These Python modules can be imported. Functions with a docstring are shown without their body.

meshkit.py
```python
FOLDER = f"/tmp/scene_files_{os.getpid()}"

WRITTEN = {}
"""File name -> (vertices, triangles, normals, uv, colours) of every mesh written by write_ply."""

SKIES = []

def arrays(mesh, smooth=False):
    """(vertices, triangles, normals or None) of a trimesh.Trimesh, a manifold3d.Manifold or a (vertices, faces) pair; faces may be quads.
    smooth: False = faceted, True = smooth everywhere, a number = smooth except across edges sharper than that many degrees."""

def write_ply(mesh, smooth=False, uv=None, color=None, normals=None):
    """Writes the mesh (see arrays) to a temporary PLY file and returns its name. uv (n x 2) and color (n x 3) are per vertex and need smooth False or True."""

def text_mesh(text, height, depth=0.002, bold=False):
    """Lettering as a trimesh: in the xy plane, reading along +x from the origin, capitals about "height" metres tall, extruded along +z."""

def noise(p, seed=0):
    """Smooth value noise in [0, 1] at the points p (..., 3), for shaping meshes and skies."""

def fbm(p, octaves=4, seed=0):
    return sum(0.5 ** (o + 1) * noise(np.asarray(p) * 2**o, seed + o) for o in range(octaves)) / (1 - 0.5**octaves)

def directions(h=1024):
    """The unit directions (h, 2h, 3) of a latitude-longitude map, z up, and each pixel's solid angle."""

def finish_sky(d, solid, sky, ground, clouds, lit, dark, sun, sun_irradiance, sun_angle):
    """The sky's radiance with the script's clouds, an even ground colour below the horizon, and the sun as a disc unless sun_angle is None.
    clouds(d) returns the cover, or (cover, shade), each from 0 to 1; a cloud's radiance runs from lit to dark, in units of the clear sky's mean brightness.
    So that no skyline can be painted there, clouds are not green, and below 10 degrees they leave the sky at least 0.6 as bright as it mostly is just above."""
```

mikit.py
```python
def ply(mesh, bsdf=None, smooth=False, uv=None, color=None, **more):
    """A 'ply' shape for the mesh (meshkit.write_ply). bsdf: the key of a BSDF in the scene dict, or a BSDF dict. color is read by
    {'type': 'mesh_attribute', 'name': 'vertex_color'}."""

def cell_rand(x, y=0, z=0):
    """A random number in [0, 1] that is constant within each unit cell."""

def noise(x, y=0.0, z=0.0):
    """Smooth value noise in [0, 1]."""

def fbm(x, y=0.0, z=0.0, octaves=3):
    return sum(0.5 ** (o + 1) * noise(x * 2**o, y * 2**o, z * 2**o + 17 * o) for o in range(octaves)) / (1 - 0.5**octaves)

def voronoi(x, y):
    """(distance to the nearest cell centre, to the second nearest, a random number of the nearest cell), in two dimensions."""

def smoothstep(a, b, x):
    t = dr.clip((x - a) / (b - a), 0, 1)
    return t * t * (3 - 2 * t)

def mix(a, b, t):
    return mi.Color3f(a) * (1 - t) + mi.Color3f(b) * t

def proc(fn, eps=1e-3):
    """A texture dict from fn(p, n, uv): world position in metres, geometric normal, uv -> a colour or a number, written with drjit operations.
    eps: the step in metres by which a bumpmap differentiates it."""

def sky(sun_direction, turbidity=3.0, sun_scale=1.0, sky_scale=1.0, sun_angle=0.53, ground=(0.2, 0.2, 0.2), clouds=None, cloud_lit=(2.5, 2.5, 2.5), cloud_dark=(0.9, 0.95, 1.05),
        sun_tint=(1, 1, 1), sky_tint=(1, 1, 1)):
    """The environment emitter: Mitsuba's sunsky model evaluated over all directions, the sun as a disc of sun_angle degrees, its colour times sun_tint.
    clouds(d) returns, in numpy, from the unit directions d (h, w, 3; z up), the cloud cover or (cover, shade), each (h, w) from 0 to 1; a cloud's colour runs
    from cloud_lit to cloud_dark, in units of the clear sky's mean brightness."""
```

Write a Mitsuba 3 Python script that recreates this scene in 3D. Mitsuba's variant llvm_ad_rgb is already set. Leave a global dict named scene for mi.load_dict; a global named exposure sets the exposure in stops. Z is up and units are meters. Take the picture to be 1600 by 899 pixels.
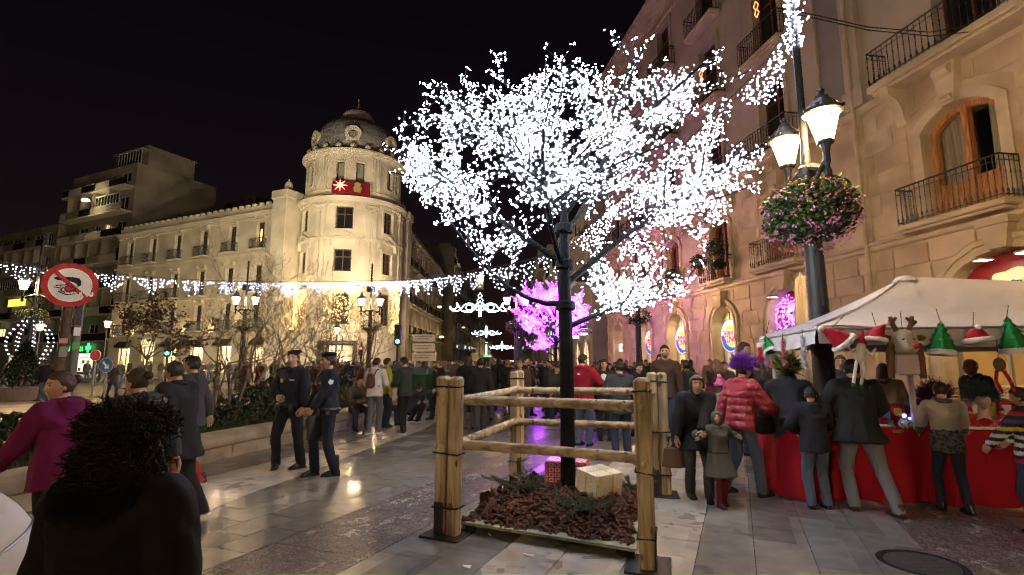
import math, random, numpy as np, trimesh, manifold3d as m3, drjit as dr, mitsuba as mi, mikit, meshkit
from shapely.geometry import Polygon, box as sbox, LineString, Point
from shapely.ops import unary_union
from shapely import affinity
from mikit import fbm, noise, voronoi, cell_rand, smoothstep, mix
T = mi.ScalarTransform4f
scene, labels = {}, {}
rnd = random.Random(7)
R = np.random.default_rng(7)

# ---- camera, sky, exposure -------------------------------------------------
scene['camera'] = {'type': 'perspective', 'fov': 90.0, 'fov_axis': 'x', 'near_clip': 0.05, 'far_clip': 3000.0,
                   'to_world': T().look_at(origin=[0, 0, 1.65], target=[0, math.cos(0.14340), 1.65 + math.sin(0.14340)], up=[0, 0, 1])}
scene['sky'] = {**mikit.sky((0.3, -0.9, 0.06), turbidity=3, sun_scale=0.0, sky_scale=0.12 / 8, sky_tint=(1.1, 0.55, 0.85), ground=(0.02, 0.02, 0.02)), 'sampling_weight': 0.06}
exposure = 3.15
LS = 0.125      # the lamps' values below are written times eight

# ---- mesh helpers ----------------------------------------------------------
def cat(ms):
    vs, fs, n = [], [], 0
    for v, f in ms:
        vs.append(np.asarray(v, float)); fs.append(np.asarray(f, int) + n); n += len(v)
    return (np.vstack(vs), np.vstack(fs)) if vs else (np.zeros((0, 3)), np.zeros((0, 3), int))
_BF = np.array([[0,2,1],[0,3,2],[4,5,6],[4,6,7],[0,1,5],[0,5,4],[1,2,6],[1,6,5],[2,3,7],[2,7,6],[3,0,4],[3,4,7]])
def box(c, s, rz=0.0):
    x, y, z = [k / 2 for k in s]
    v = np.array([[-x,-y,-z],[x,-y,-z],[x,y,-z],[-x,y,-z],[-x,-y,z],[x,-y,z],[x,y,z],[-x,y,z]], float)
    return rotz(v, rz) + np.array(c, float), _BF
def bx(x0, x1, y0, y1, z0, z1):
    return box(((x0+x1)/2, (y0+y1)/2, (z0+z1)/2), (x1-x0, y1-y0, z1-z0))
def rotz(v, a):
    c, s = math.cos(a), math.sin(a); v = np.asarray(v, float)
    return np.stack([v[:,0]*c - v[:,1]*s, v[:,0]*s + v[:,1]*c, v[:,2]], 1)
def mf(m):
    q = m.to_mesh(); return np.array(q.vert_properties[:, :3], float), np.array(q.tri_verts, int)
def hull(p):
    return m3.Manifold.hull_points(np.asarray(p, np.float64))
def cbox(c, s, ch=0.01, rz=0.0):
    x, y, z = [k / 2 for k in s]; p = []
    for a in (-1, 1):
        for b in (-1, 1):
            for d in (-1, 1):
                p += [[a*(x-ch), b*(y-ch), d*z], [a*(x-ch), b*y, d*(z-ch)], [a*x, b*(y-ch), d*(z-ch)]]
    v, f = mf(hull(p)); return rotz(v, rz) + np.array(c, float), f
def tube(pts, rad, n=8, caps=True, closed=False):
    p = np.asarray(pts, float); k = len(p)
    rad = np.broadcast_to(np.asarray(rad, float), (k,))
    t = np.gradient(p, axis=0) if not closed else np.roll(p, -1, 0) - np.roll(p, 1, 0)
    t /= np.linalg.norm(t, axis=1, keepdims=True) + 1e-12
    a = np.cross(t[0], [0, 0, 1.0] if abs(t[0][2]) < .9 else [1.0, 0, 0]); a /= np.linalg.norm(a)
    ang = np.arange(n) * 2 * np.pi / n; v = []
    for i in range(k):
        a = a - t[i] * (a @ t[i]); a /= np.linalg.norm(a) + 1e-12; b = np.cross(t[i], a)
        v.append(p[i] + rad[i] * (np.cos(ang)[:, None] * a + np.sin(ang)[:, None] * b))
    v = np.vstack(v); f = []
    for i in range(k - 1 + closed):
        i2 = (i + 1) % k
        for j in range(n):
            j2 = (j + 1) % n
            f += [[i*n+j, i*n+j2, i2*n+j2], [i*n+j, i2*n+j2, i2*n+j]]
    if caps and not closed:
        v = np.vstack([v, p[0], p[-1]])
        for j in range(n):
            j2 = (j + 1) % n
            f += [[k*n, j2, j], [k*n+1, (k-1)*n+j, (k-1)*n+j2]]
    return v, np.array(f)
def lathe(prof, n=16, c=(0, 0, 0), arc=(0, 2*math.pi)):
    pr = np.asarray(prof, float); full = abs(arc[1]-arc[0]-2*math.pi) < 1e-6
    m = n if full else n + 1
    a = arc[0] + (arc[1]-arc[0]) * np.arange(m) / n
    v = np.stack([pr[None,:,0]*np.cos(a)[:,None], pr[None,:,0]*np.sin(a)[:,None], np.broadcast_to(pr[None,:,1], (m, len(pr)))], -1).reshape(-1, 3)
    k = len(pr); f = []
    for i in range(n):
        i2 = (i + 1) % m
        for j in range(k - 1):
            q = [i*k+j, i2*k+j, i2*k+j+1, i*k+j+1]
            if pr[j,0] > 1e-9: f.append([q[0], q[1], q[2]])
            if pr[j+1,0] > 1e-9: f.append([q[0], q[2], q[3]])
            if pr[j,0] <= 1e-9 and pr[j+1,0] > 1e-9: f[-1] = [q[0], q[2], q[3]]
            if pr[j+1,0] <= 1e-9 and pr[j,0] > 1e-9: f[-1] = [q[0], q[1], q[2]]
    return v + np.array(c, float), np.array(f)
def xf(m, M):
    v, f = m; return np.asarray(v) @ M[:3, :3].T + M[:3, 3], f
def rot(axis, deg):
    return np.array(T().rotate(list(axis), deg).matrix, float)
def mat4(x=(1,0,0), y=(0,1,0), z=(0,0,1), o=(0,0,0)):
    M = np.eye(4); M[:3,0], M[:3,1], M[:3,2], M[:3,3] = x, y, z, o; return M
def tr(x, y, z): return mat4(o=(x, y, z))
def RZ(a): return rot((0,0,1), math.degrees(a))
def extr(poly, y0, y1):
    """polygon in (x, z), extruded in y from y0 to y1"""
    out = []
    for g in (poly.geoms if hasattr(poly, 'geoms') else [poly]):
        if g.is_empty or g.geom_type != 'Polygon' or g.area < 1e-7: continue
        m = trimesh.creation.extrude_polygon(g, y1 - y0, engine='earcut')
        v = np.array(m.vertices); out.append((np.stack([v[:,0], y1 - v[:,2], v[:,1]], 1), np.array(m.faces)))
    return cat(out)
def flat(poly, z0, z1):
    """polygon in (x, y), extruded in z"""
    out = []
    for g in (poly.geoms if hasattr(poly, 'geoms') else [poly]):
        if g.is_empty or g.geom_type != 'Polygon' or g.area < 1e-7: continue
        m = trimesh.creation.extrude_polygon(g, z1 - z0, engine='earcut')
        v = np.array(m.vertices); v[:,2] += z0; out.append((v, np.array(m.faces)))
    return cat(out)
def frame(o, d):
    """x along d, y outward (d turned left), z up"""
    d = np.array([d[0], d[1], 0.0]); d /= np.linalg.norm(d)
    return mat4(d, (-d[1], d[0], 0), (0, 0, 1), (o[0], o[1], o[2] if len(o) > 2 else 0))
def sph(c, r, n=6):
    m = trimesh.creation.icosphere(subdivisions=n if n < 4 else 2, radius=1.0)
    return np.array(m.vertices) * np.asarray(r, float) + np.array(c, float), np.array(m.faces)
def area(m):
    v, f = m; return 0.5 * np.linalg.norm(np.cross(v[f[:,1]]-v[f[:,0]], v[f[:,2]]-v[f[:,0]]), axis=1).sum()

picks = {}      # lamps by group, for how often each is sampled
# ---- entries, names and labels ---------------------------------------------
used = {}
def key(name):
    if name not in used: used[name] = 0; return name
    used[name] += 1; return key('%s_%03d' % (name, used[name]))
def lab(k, label=None, cat=None, group=None, kind=None):
    d = {a: b for a, b in (('label', label), ('category', cat), ('group', group), ('kind', kind)) if b}
    if d: labels.setdefault(k, {}).update(d)
def thing(name, label, cat, group=None):
    k = key(name); lab(k, label, cat, group); return k
def shape(k, mesh, m, smooth=False, L=None, w=1.0, color=None, M=None):
    if M is not None: mesh = xf(mesh, M)
    d = mikit.ply(mesh, m, smooth, color=color)
    if L is not None:
        lum = 0.3*L[0] + 0.6*L[1] + 0.1*L[2]; g = w if isinstance(w, str) else 'misc'
        d['emitter'] = {'type': 'area', 'radiance': {'type': 'rgb', 'value': [float(x) * LS for x in L]}}
        picks.setdefault(g, []).append((d['emitter'], lum * area(mesh)))
    scene[k] = d; return k
def part(parent, name, mesh, m, smooth=False, label=None, kind=None, **kw):
    k = key(parent + '__' + name); shape(k, mesh, m, smooth, **kw); lab(k, label, kind=kind); return k
def solid(name, mesh, m, label, cat=None, group=None, kind=None, smooth=False, **kw):
    k = key(name); shape(k, mesh, m, smooth, **kw); lab(k, label, cat, group, kind); return k

# ---- materials -------------------------------------------------------------
mats = {}
def pm(name, col, rough=0.7, spec=0.4, **kw):
    """a principled material entry; col is a colour or a proc"""
    k = 'mat_' + name
    if k not in scene:
        c = col if isinstance(col, dict) else {'type': 'rgb', 'value': list(map(float, col))}
        scene[k] = {'type': 'twosided', 'b': {'type': 'principled', 'base_color': c, 'roughness': rough, 'specular': spec, **kw}}
    return k
def bumped(name, col, bump, rough=0.7, spec=0.4, scale=1.0, eps=2e-3, **kw):
    k = 'mat_' + name
    c = col if isinstance(col, dict) else {'type': 'rgb', 'value': list(map(float, col))}
    scene[k] = {'type': 'twosided', 'b': {'type': 'bumpmap', 'arbitrary': mikit.proc(bump, eps=eps), 'scale': scale,
                'b': {'type': 'principled', 'base_color': c, 'roughness': rough, 'specular': spec, **kw}}}
    return k
def tinted(lo, hi, sc, oct=3, streak=1.0):
    def fn(p, n, uv):
        return mix(lo, hi, smoothstep(0.25, 0.75, fbm(p.x*sc, p.y*sc, p.z*sc*streak, oct)))
    return fn
VC = {'type': 'mesh_attribute', 'name': 'vertex_color'}
scene['mat_glass'] = {'type': 'thindielectric', 'int_ior': 1.5}
pm('iron', (0.018, 0.018, 0.02), 0.45, 0.5)
pm('dark', (0.012, 0.012, 0.014), 0.6, 0.3)
pm('cable', (0.02, 0.02, 0.022), 0.6, 0.3)
pm('pane', (0.012, 0.013, 0.016), 0.06, 0.5)
pm('lamp', (0.8, 0.8, 0.8), 0.5, 0.3)
pm('white', (0.75, 0.75, 0.73), 0.5, 0.4)
pm('steel', (0.30, 0.31, 0.33), 0.35, 0.5, metallic=0.7)
pm('red', (0.45, 0.02, 0.03), 0.5, 0.4)
pm('green', (0.03, 0.25, 0.06), 0.6, 0.3)
pm('vc', VC, 0.75, 0.3)
pm('vcgloss', VC, 0.35, 0.5)

def arch_poly(x0, x1, z0, z1, rise=None, n=10):
    """opening with an arched head: rise None = semicircle"""
    w = x1 - x0; r = w / 2 if rise is None else rise
    if r <= 0: return sbox(x0, z0, x1, z1)
    a = np.linspace(0, math.pi, n + 1) if abs(r - w/2) < 1e-6 else None
    cx = (x0 + x1) / 2
    if a is not None: top = [(cx + w/2*math.cos(t), z1 - r + r*math.sin(t)) for t in a]
    else:
        rad = (w*w/4 + r*r) / (2*r); h = math.asin(w/2/rad)
        top = [(cx + rad*math.sin(t), z1 - rad + rad*math.cos(t)) for t in np.linspace(h, -h, n + 1)]
    return Polygon([(x0, z0), (x1, z0)] + top)
def ring(poly, t, cut=None):
    """a band of width t round an opening"""
    g = poly.buffer(t, join_style=2).difference(poly)
    return g.intersection(cut) if cut is not None else g
# ---- ground, paving, planter -----------------------------------------------
GA, GB = np.array([.4, .9165]), np.array([.9165, -.4])      # along and across the paving stripes
def st(p): return p.x*GB[0] + p.y*GB[1], p.x*GA[0] + p.y*GA[1]
def slab_tone(p, w, l):
    s, t = st(p); i = dr.floor(s / w); tt = t / l + 0.5 * (i - 2 * dr.floor(i / 2))
    return i, dr.floor(tt), s / w - i, tt - dr.floor(tt)
def grey_col(p, n, uv):
    i, j, a, b = slab_tone(p, .40, .62)
    c = mix((.105, .094, .084), (.195, .178, .162), cell_rand(i, j, 3))
    c = c * (0.75 + 0.5 * fbm(p.x*7, p.y*7, 1.0, 4))
    spots = dr.maximum(smoothstep(.70, .78, noise(p.x*9, p.y*9, 4.0)) * smoothstep(.55, .8, noise(p.x*1.3, p.y*1.3, 9.0)), 0.0)
    c = mix(c, (.045, .04, .036), .35 * spots)
    far = dr.select(dr.sqrt(p.x*p.x + p.y*p.y) > 13.0, 1.0, 0.0)
    e = dr.minimum(dr.minimum(a, 1 - a) * .40, dr.minimum(b, 1 - b) * .62)
    return mix(c, (.035, .03, .028), far * (1 - smoothstep(.004, .012, e)))
def light_col(p, n, uv):
    i, j, a, b = slab_tone(p, .53, .44)
    c = mix((.30, .27, .235), (.44, .40, .35), cell_rand(i, j, 5)) * (0.78 + 0.44 * fbm(p.x*6, p.y*6, 2.0, 4))
    st_ = smoothstep(.66, .76, noise(p.x*11, p.y*11, 7.0)) * smoothstep(.5, .75, noise(p.x*1.9, p.y*1.9, 3.0))
    return mix(c, (.12, .10, .085), .6 * st_)
def mosaic_col(p, n, uv):
    s, t = st(p)
    d1, d2, r = voronoi(s * 22, t * 22)
    q1, q2, q = voronoi(s * 1.7 + 4, t * 1.35)
    star = (1 - smoothstep(.06, .24, q1 + .42 * (fbm(s*11, t*11, 2.0) - .5))) * smoothstep(.3, .5, q)
    c = mix((.115, .082, .074), (.20, .15, .135), r)
    c = mix(c, mix((.30, .27, .24), (.5, .46, .42), r), star * .7 * smoothstep(.35, .7, cell_rand(dr.floor(s*22), dr.floor(t*22), 2) + .2))
    c = mix(c, (.42, .39, .36), .75 * smoothstep(.66, .74, fbm(s*9, t*3.2, 6.0, 3)) * smoothstep(.3, .6, r))
    return mix((.03, .024, .022), c, smoothstep(.02, .16, d2 - d1))
def pave_rough(p, n, uv):
    return .145 + .22 * smoothstep(.3, .75, fbm(p.x*1.7, p.y*1.7, 5.0, 4)) + .05 * noise(p.x*30, p.y*30, 1.0)
def pave_bump(p, n, uv):
    return fbm(p.x*3, p.y*3, 2.0, 3) * .9 + .10 * noise(p.x*45, p.y*45, 3.0)
def mosaic_bump(p, n, uv):
    s, t = st(p); d1, d2, r = voronoi(s * 22, t * 22)
    return smoothstep(0.0, .35, d2 - d1) + .3 * r
for nm, fn in (('pave_grey', grey_col), ('pave_light', light_col)):
    bumped(nm, mikit.proc(fn), pave_bump, mikit.proc(pave_rough), .5, .0022, 4e-3)
bumped('pave_mosaic', mikit.proc(mosaic_col), mosaic_bump, .30, .45, .0035, 3e-3)
bumped('asphalt', mikit.proc(tinted((.04, .037, .035), (.075, .068, .062), 2.0, 4)), lambda p, n, uv: noise(p.x*60, p.y*60, 1.0), .42, .4, .002)
def joint_col(p, n, uv): return mix((.02, .018, .016), (.05, .042, .036), fbm(p.x*20, p.y*20, 1.0, 3))
pm('joint', mikit.proc(joint_col), .85, .2)

# one sheet to the horizon; the near part is joint mortar under the slabs
near = Polygon([(-9, -3), (12, -3), (13, 13), (-9, 13)])
big = Polygon([(-1500, -600), (1500, -600), (1500, 2400), (-1500, 2400)]).difference(near)
solid('plaza_pavement', flat(big, -.5, -.008), 'mat_pave_grey', 'polished grey stone paving of the plaza reflecting coloured lights', kind='structure')
part('plaza_pavement', 'joint_bed', flat(near, -.5, -.011), 'mat_joint')
wall_base = [(-5.95, 4.6), (-5.45, 5.6), (-5.2, 7.2), (-4.98, 8.8), (-4.72, 10), (-4.36, 11.5), (-4.0, 14), (-3.8, 18), (-3.7, 20)]
band_up = [(-4.75, 3), (-4.55, 5), (-4.46, 7.4), (-4.1, 8.6), (-3.6, 10), (-3.25, 11.3), (-2.98, 15.2), (-2.9, 19), (-2.8, 26)]
band_lo = [(-3.55, 3), (-3.42, 5), (-3.3, 6.8), (-3.06, 8), (-2.78, 9.9), (-2.33, 12), (-2.07, 15.2), (-1.95, 20), (-1.8, 26)]
def resample(pl, step):
    from scipy.interpolate import CubicSpline
    p = np.array(pl, float); d = np.r_[0, np.cumsum(np.linalg.norm(np.diff(p, axis=0), axis=1))]
    k = max(2, int(d[-1] / step)); return CubicSpline(d, p)(np.linspace(0, d[-1], k + 1))
bu, bl = resample(band_up, .25), resample(band_lo, .25)
left_pave = Polygon(list(map(tuple, bl)) + [(14, 26), (14, 2), (-3.55, 2)])
pieces = []          # (distance, mesh, material)
def slab(poly, m, top):
    if poly.is_empty or poly.geom_type != 'Polygon' or poly.area < .004: return
    q = poly.buffer(-.0035, join_style=2)
    if q.is_empty or q.geom_type != 'Polygon': return
    v, f = flat(q, -.02, 0.0); c = q.centroid
    tilt = R.normal(0, .0012, 2); v = v.copy()
    v[:, 2] += np.where(v[:, 2] > -.01, top + (v[:, 0]-c.x)*tilt[0] + (v[:, 1]-c.y)*tilt[1], 0)
    pieces.append((math.hypot(c.x, c.y), (v, f), m))
def stP(s, t): return tuple(GB * s + GA * t)
holes_pave = Point(3.39, 4.52).buffer(.313, 16)
def lay(s0, s1, w, l, m, off=0):
    n = max(1, round((s1 - s0) / w)); w = (s1 - s0) / n
    for i in range(n):
        a = s0 + i * w; k0 = math.floor(s0 / w) + i
        for j in range(0, 60):
            t = j * l + (.5 * l if i % 2 else 0) + off
            q = Polygon([stP(a, t), stP(a + w, t), stP(a + w, t + l), stP(a, t + l)])
            c = q.centroid
            if c.y < 2.2 or c.y > 13 or c.x > 7.5 + .3 * c.y or c.x < -8: continue
            if not left_pave.contains(q): q = q.intersection(left_pave)
            if q.intersects(holes_pave): q = q.difference(holes_pave)
            slab(q, m, R.normal(0, .0007))
lay(-12, -4.0, .40, .62, 'mat_pave_grey'); lay(-2.98, -2.0, .49, .62, 'mat_pave_grey', .2)
lay(-2.0, -.42, .527, .44, 'mat_pave_light'); lay(-.42, 1.42, .46, .62, 'mat_pave_grey', .1); lay(2.5, 9, .46, .62, 'mat_pave_grey')
lay(-4.0, -2.98, 1.02, .62, 'mat_pave_mosaic'); lay(1.42, 2.5, 1.08, .62, 'mat_pave_mosaic')
k = len(bu)
for i in range(0, min(k, len(bl)) - 2, 2):
    for a, b in ((0, .5), (.5, 1)):
        P = lambda j, f: tuple(bl[j] * (1-f) + bu[j] * f)
        q = Polygon([P(i, a), P(i, b), P(i+1, b), P(i+2, b), P(i+2, a), P(i+1, a)])
        if q.centroid.y < 24: slab(q, 'mat_pave_light', R.normal(0, .0007))
wb = resample(wall_base, .25)
curb_strip = Polygon(list(map(tuple, bu)) + list(map(tuple, wb[::-1])) + [(-9, 4), (-9, 3)]).buffer(0)
for gx in range(-10, -2):
    for gy in range(4, 28):
        q = sbox(gx * .8, gy * .55, gx * .8 + .8, gy * .55 + .55).intersection(curb_strip)
        for g in (q.geoms if hasattr(q, 'geoms') else [q]): slab(g, 'mat_pave_grey', -.004)
pieces.sort(key=lambda x: x[0])
for d, msh, m in pieces[:300]: part('plaza_pavement', 'paving_slab', msh, m)
for m in ('mat_pave_grey', 'mat_pave_light', 'mat_pave_mosaic'):
    rest = [q for _, q, mm in pieces[300:] if mm == m]
    if rest: part('plaza_pavement', 'far_paving', cat(rest), m, kind='stuff')
# far light band, beyond the slabs
solid('road', flat(Polygon([(-300, 24), (-5.8, 24), (-5.8, 26), (5.2, 30), (4.2, 230), (-11.5, 230), (-11.0, 52), (-21.5, 46.5), (-300, 130)]), -.2, -.002), 'mat_asphalt', 'dark asphalt street with low kerbs leading away between buildings', kind='structure')
solid('side_road', flat(Polygon([(-80, 9), (-7.4, 9), (-7.0, 13.5), (-7, 23.9), (-80, 23.9)]), -.2, .0), 'mat_pave_tan', 'tan paved carriageway behind the planted bed', kind='structure') if False else None
bumped('tan_road', mikit.proc(tinted((.14, .115, .085), (.24, .20, .15), 1.2, 4)), lambda p, n, uv: noise(p.x*30, p.y*30, 1.0), .38, .4, .002)
solid('side_road', flat(Polygon([(-90, 6.5), (-8.2, 6.5), (-8.0, 13.5), (-7.6, 21.5), (-90, 21.5)]), -.2, -.003), 'mat_tan_road', 'tan carriageway beside the plaza lit by street lamps', kind='structure')
# cobbled strip across it
cob = []
for i in range(60):
    for j in range(3): cob.append(cbox((-9 - i*.52, 8.3 + j*.42 + R.normal(0,.01), .0), (.49, .39, .03), .008))
part('side_road', 'cobble', cat(cob), pm('cobble', (.06, .055, .05), .5, .4), kind='stuff')

# ---- the planter: curved stone seat wall, soil, grass, hedge, bare shrubs ----
bumped('seat_stone', mikit.proc(tinted((.26, .22, .165), (.42, .36, .28), 3.0, 4)), lambda p, n, uv: fbm(p.x*14, p.y*14, p.z*14, 4), .55, .35, .012)
K = thing('planter', 'curved pale stone seat wall round a planted bed behind the two police officers', 'planter')
sec = [(0, 0), (0, .20), (.03, .215), (-.03, .235), (-.055, .30), (-.045, .37), (0, .415), (.06, .43), (.40, .43), (.45, .40), (.45, 0)]
wfine = resample(wall_base, .08)
tn = np.gradient(wfine, axis=0); tn /= np.linalg.norm(tn, axis=1, keepdims=True); nn = np.stack([-tn[:,1], tn[:,0]], 1)
def sweep(i0, i1, sec):
    v, f, k = [], [], len(sec)
    for i in range(i0, i1 + 1):
        for a, z in sec: v.append([wfine[i][0] + nn[i][0]*a, wfine[i][1] + nn[i][1]*a, z])
    for i in range(i1 - i0):
        for j in range(k - 1): f += [[i*k+j, (i+1)*k+j, (i+1)*k+j+1], [i*k+j, (i+1)*k+j+1, i*k+j+1]]
    for base in (0, (i1 - i0)*k):
        for j in range(1, k - 1): f.append([base, base+j, base+j+1])
    return np.array(v), np.array(f)
step = 12
for i in range(0, len(wfine) - step, step):
    v, f = sweep(i, i + step, sec); c = v.mean(0); v = c + (v - c) * np.array([.996, .993, 1.0]); part(K, 'coping_stone', (v + [0, 0, R.normal(0, .002)], f), 'mat_seat_stone', 35)
inner = wfine + nn * .45
bed = Polygon(list(map(tuple, inner)) + [(-5.3, 20), (-7.4, 18), (-7.8, 12), (-7.9, 7)]).buffer(0)
pm('soil', mikit.proc(tinted((.02, .014, .009), (.05, .035, .022), 12, 3)), .9, .2)
part(K, 'soil', flat(bed, 0, .33), 'mat_soil')
back = LineString([(-5.3, 20), (-7.4, 18), (-7.8, 12), (-7.9, 7)]).buffer(.14, cap_style=2)
part(K, 'back_kerb', flat(back, 0, .42), 'mat_seat_stone')
def leaves(pts, size, n=3, droop=.3, rs=None):
    """small folded leaf quads at the points"""
    rs = rs or R; k = len(pts)
    d = rs.normal(0, 1, (k, 3)); d[:, 2] = np.abs(d[:, 2]) * .5 - droop * .2; d /= np.linalg.norm(d, axis=1, keepdims=True)
    s = np.cross(d, rs.normal(0, 1, (k, 3))); s /= np.linalg.norm(s, axis=1, keepdims=True) + 1e-9
    L = size * rs.uniform(.7, 1.4, (k, 1)); u = np.cross(d, s)
    p = np.asarray(pts)
    v = np.stack([p, p + d*L*.5 + s*L*.32 + u*L*.08, p + d*L, p + d*L*.5 - s*L*.32 + u*L*.08], 1).reshape(-1, 3)
    b = np.arange(k)[:, None] * 4
    return v, np.concatenate([b + [0, 1, 2], b + [0, 2, 3]])
pm('leaf_dark', (.020, .034, .013), .55, .35); pm('leaf_mid', (.035, .065, .018), .5, .35); pm('leaf_light', (.09, .15, .03), .5, .35)
gp = []
mnx, mny, mxx, mxy = bed.bounds
while len(gp) < 5200:
    q = R.uniform((mnx, mny), (mxx, mxy)); 
    if bed.contains(Point(q)) and q[1] < 16: gp.append(q)
gp = np.array(gp); n = len(gp)
tip = np.c_[R.normal(0, .07, (n, 2)), R.uniform(.08, .26, n)]
side = np.c_[R.normal(0, 1, (n, 2)), np.zeros(n)]; side /= np.linalg.norm(side, axis=1, keepdims=True); base = np.c_[gp, np.full(n, .32)]
gv = np.stack([base - side*.008, base + side*.008, base + tip], 1).reshape(-1, 3)
solid('grass', (gv, np.arange(3*n).reshape(-1, 3)), 'mat_leaf_mid', 'rough green grass growing along the planter edge', 'grass', kind='stuff')
for (hx, hy, sx, sy, hz, lb) in ((-6.6, 9.4, 1.0, 1.0, .75, 'low dark evergreen bush behind the left police officer'), (-5.6, 11.5, .9, 1.1, .8, 'low dark evergreen bush behind the seated youths'),
                                 (-6.3, 14.0, 1.2, 1.2, .9, 'rounded dark bush at the middle of the planted bed'), (-5.3, 16.8, 1.1, 1.3, .95, 'rounded dark bush at the far end of the planted bed'), (-7.0, 7.4, .7, .8, .6, 'small dark bush at the near end of the planted bed')):
    K = thing('bush', lb, 'bush')
    pts = R.normal(0, 1, (900, 3)); pts /= np.linalg.norm(pts, axis=1, keepdims=True)
    rr = .55 + .45 * R.random((900, 1)) ** .4; lump = .75 + .5 * meshkit.fbm(pts * 2.2 + hx, 3)[:, None]
    pts = pts * rr * lump * [sx, sy, hz]; pts[:, 2] = np.abs(pts[:, 2])
    part(K, 'foliage', leaves(pts + [hx, hy, .3], .11), 'mat_leaf_dark')
    part(K, 'stem', cat([tube([(hx, hy, .3), (hx + a*.2, hy + b*.2, .6), (hx + a*.5*sx, hy + b*.5*sy, .35 + hz*.8)], [.03, .02, .008], 5) for a, b in ((1, .3), (-.8, .5), (.1, -1), (-.3, .9), (.6, -.6))]), pm('bark', mikit.proc(tinted((.10, .075, .05), (.24, .19, .14), 9, 3)), .8, .25))

def grow(p, d, L, r, depth, out, twigs, rs, bend=.25, up=.25, kids=(2, 3), shrink=.72):
    n = 4; pts, rad = [np.array(p)], [r]; q, dd = np.array(p, float), np.array(d, float)
    for i in range(n):
        dd = dd + rs.normal(0, bend, 3) * .5 + [0, 0, up * .25]; dd /= np.linalg.norm(dd); q = q + dd * L / n
        pts.append(q.copy()); rad.append(r * (1 - .35 * (i + 1) / n))
    (twigs if r < .009 else out).append((pts, rad))
    if depth <= 0: return
    for k in range(rs.integers(kids[0], kids[1] + 1)):
        i = rs.integers(2, n + 1) if k else n
        nd = dd + rs.normal(0, .55, 3); nd[2] += up * .5; nd /= np.linalg.norm(nd)
        grow(pts[i], nd, L * shrink * rs.uniform(.75, 1.2), rad[i] * .68, depth - 1, out, twigs, rs, bend, up, kids, shrink)
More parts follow.
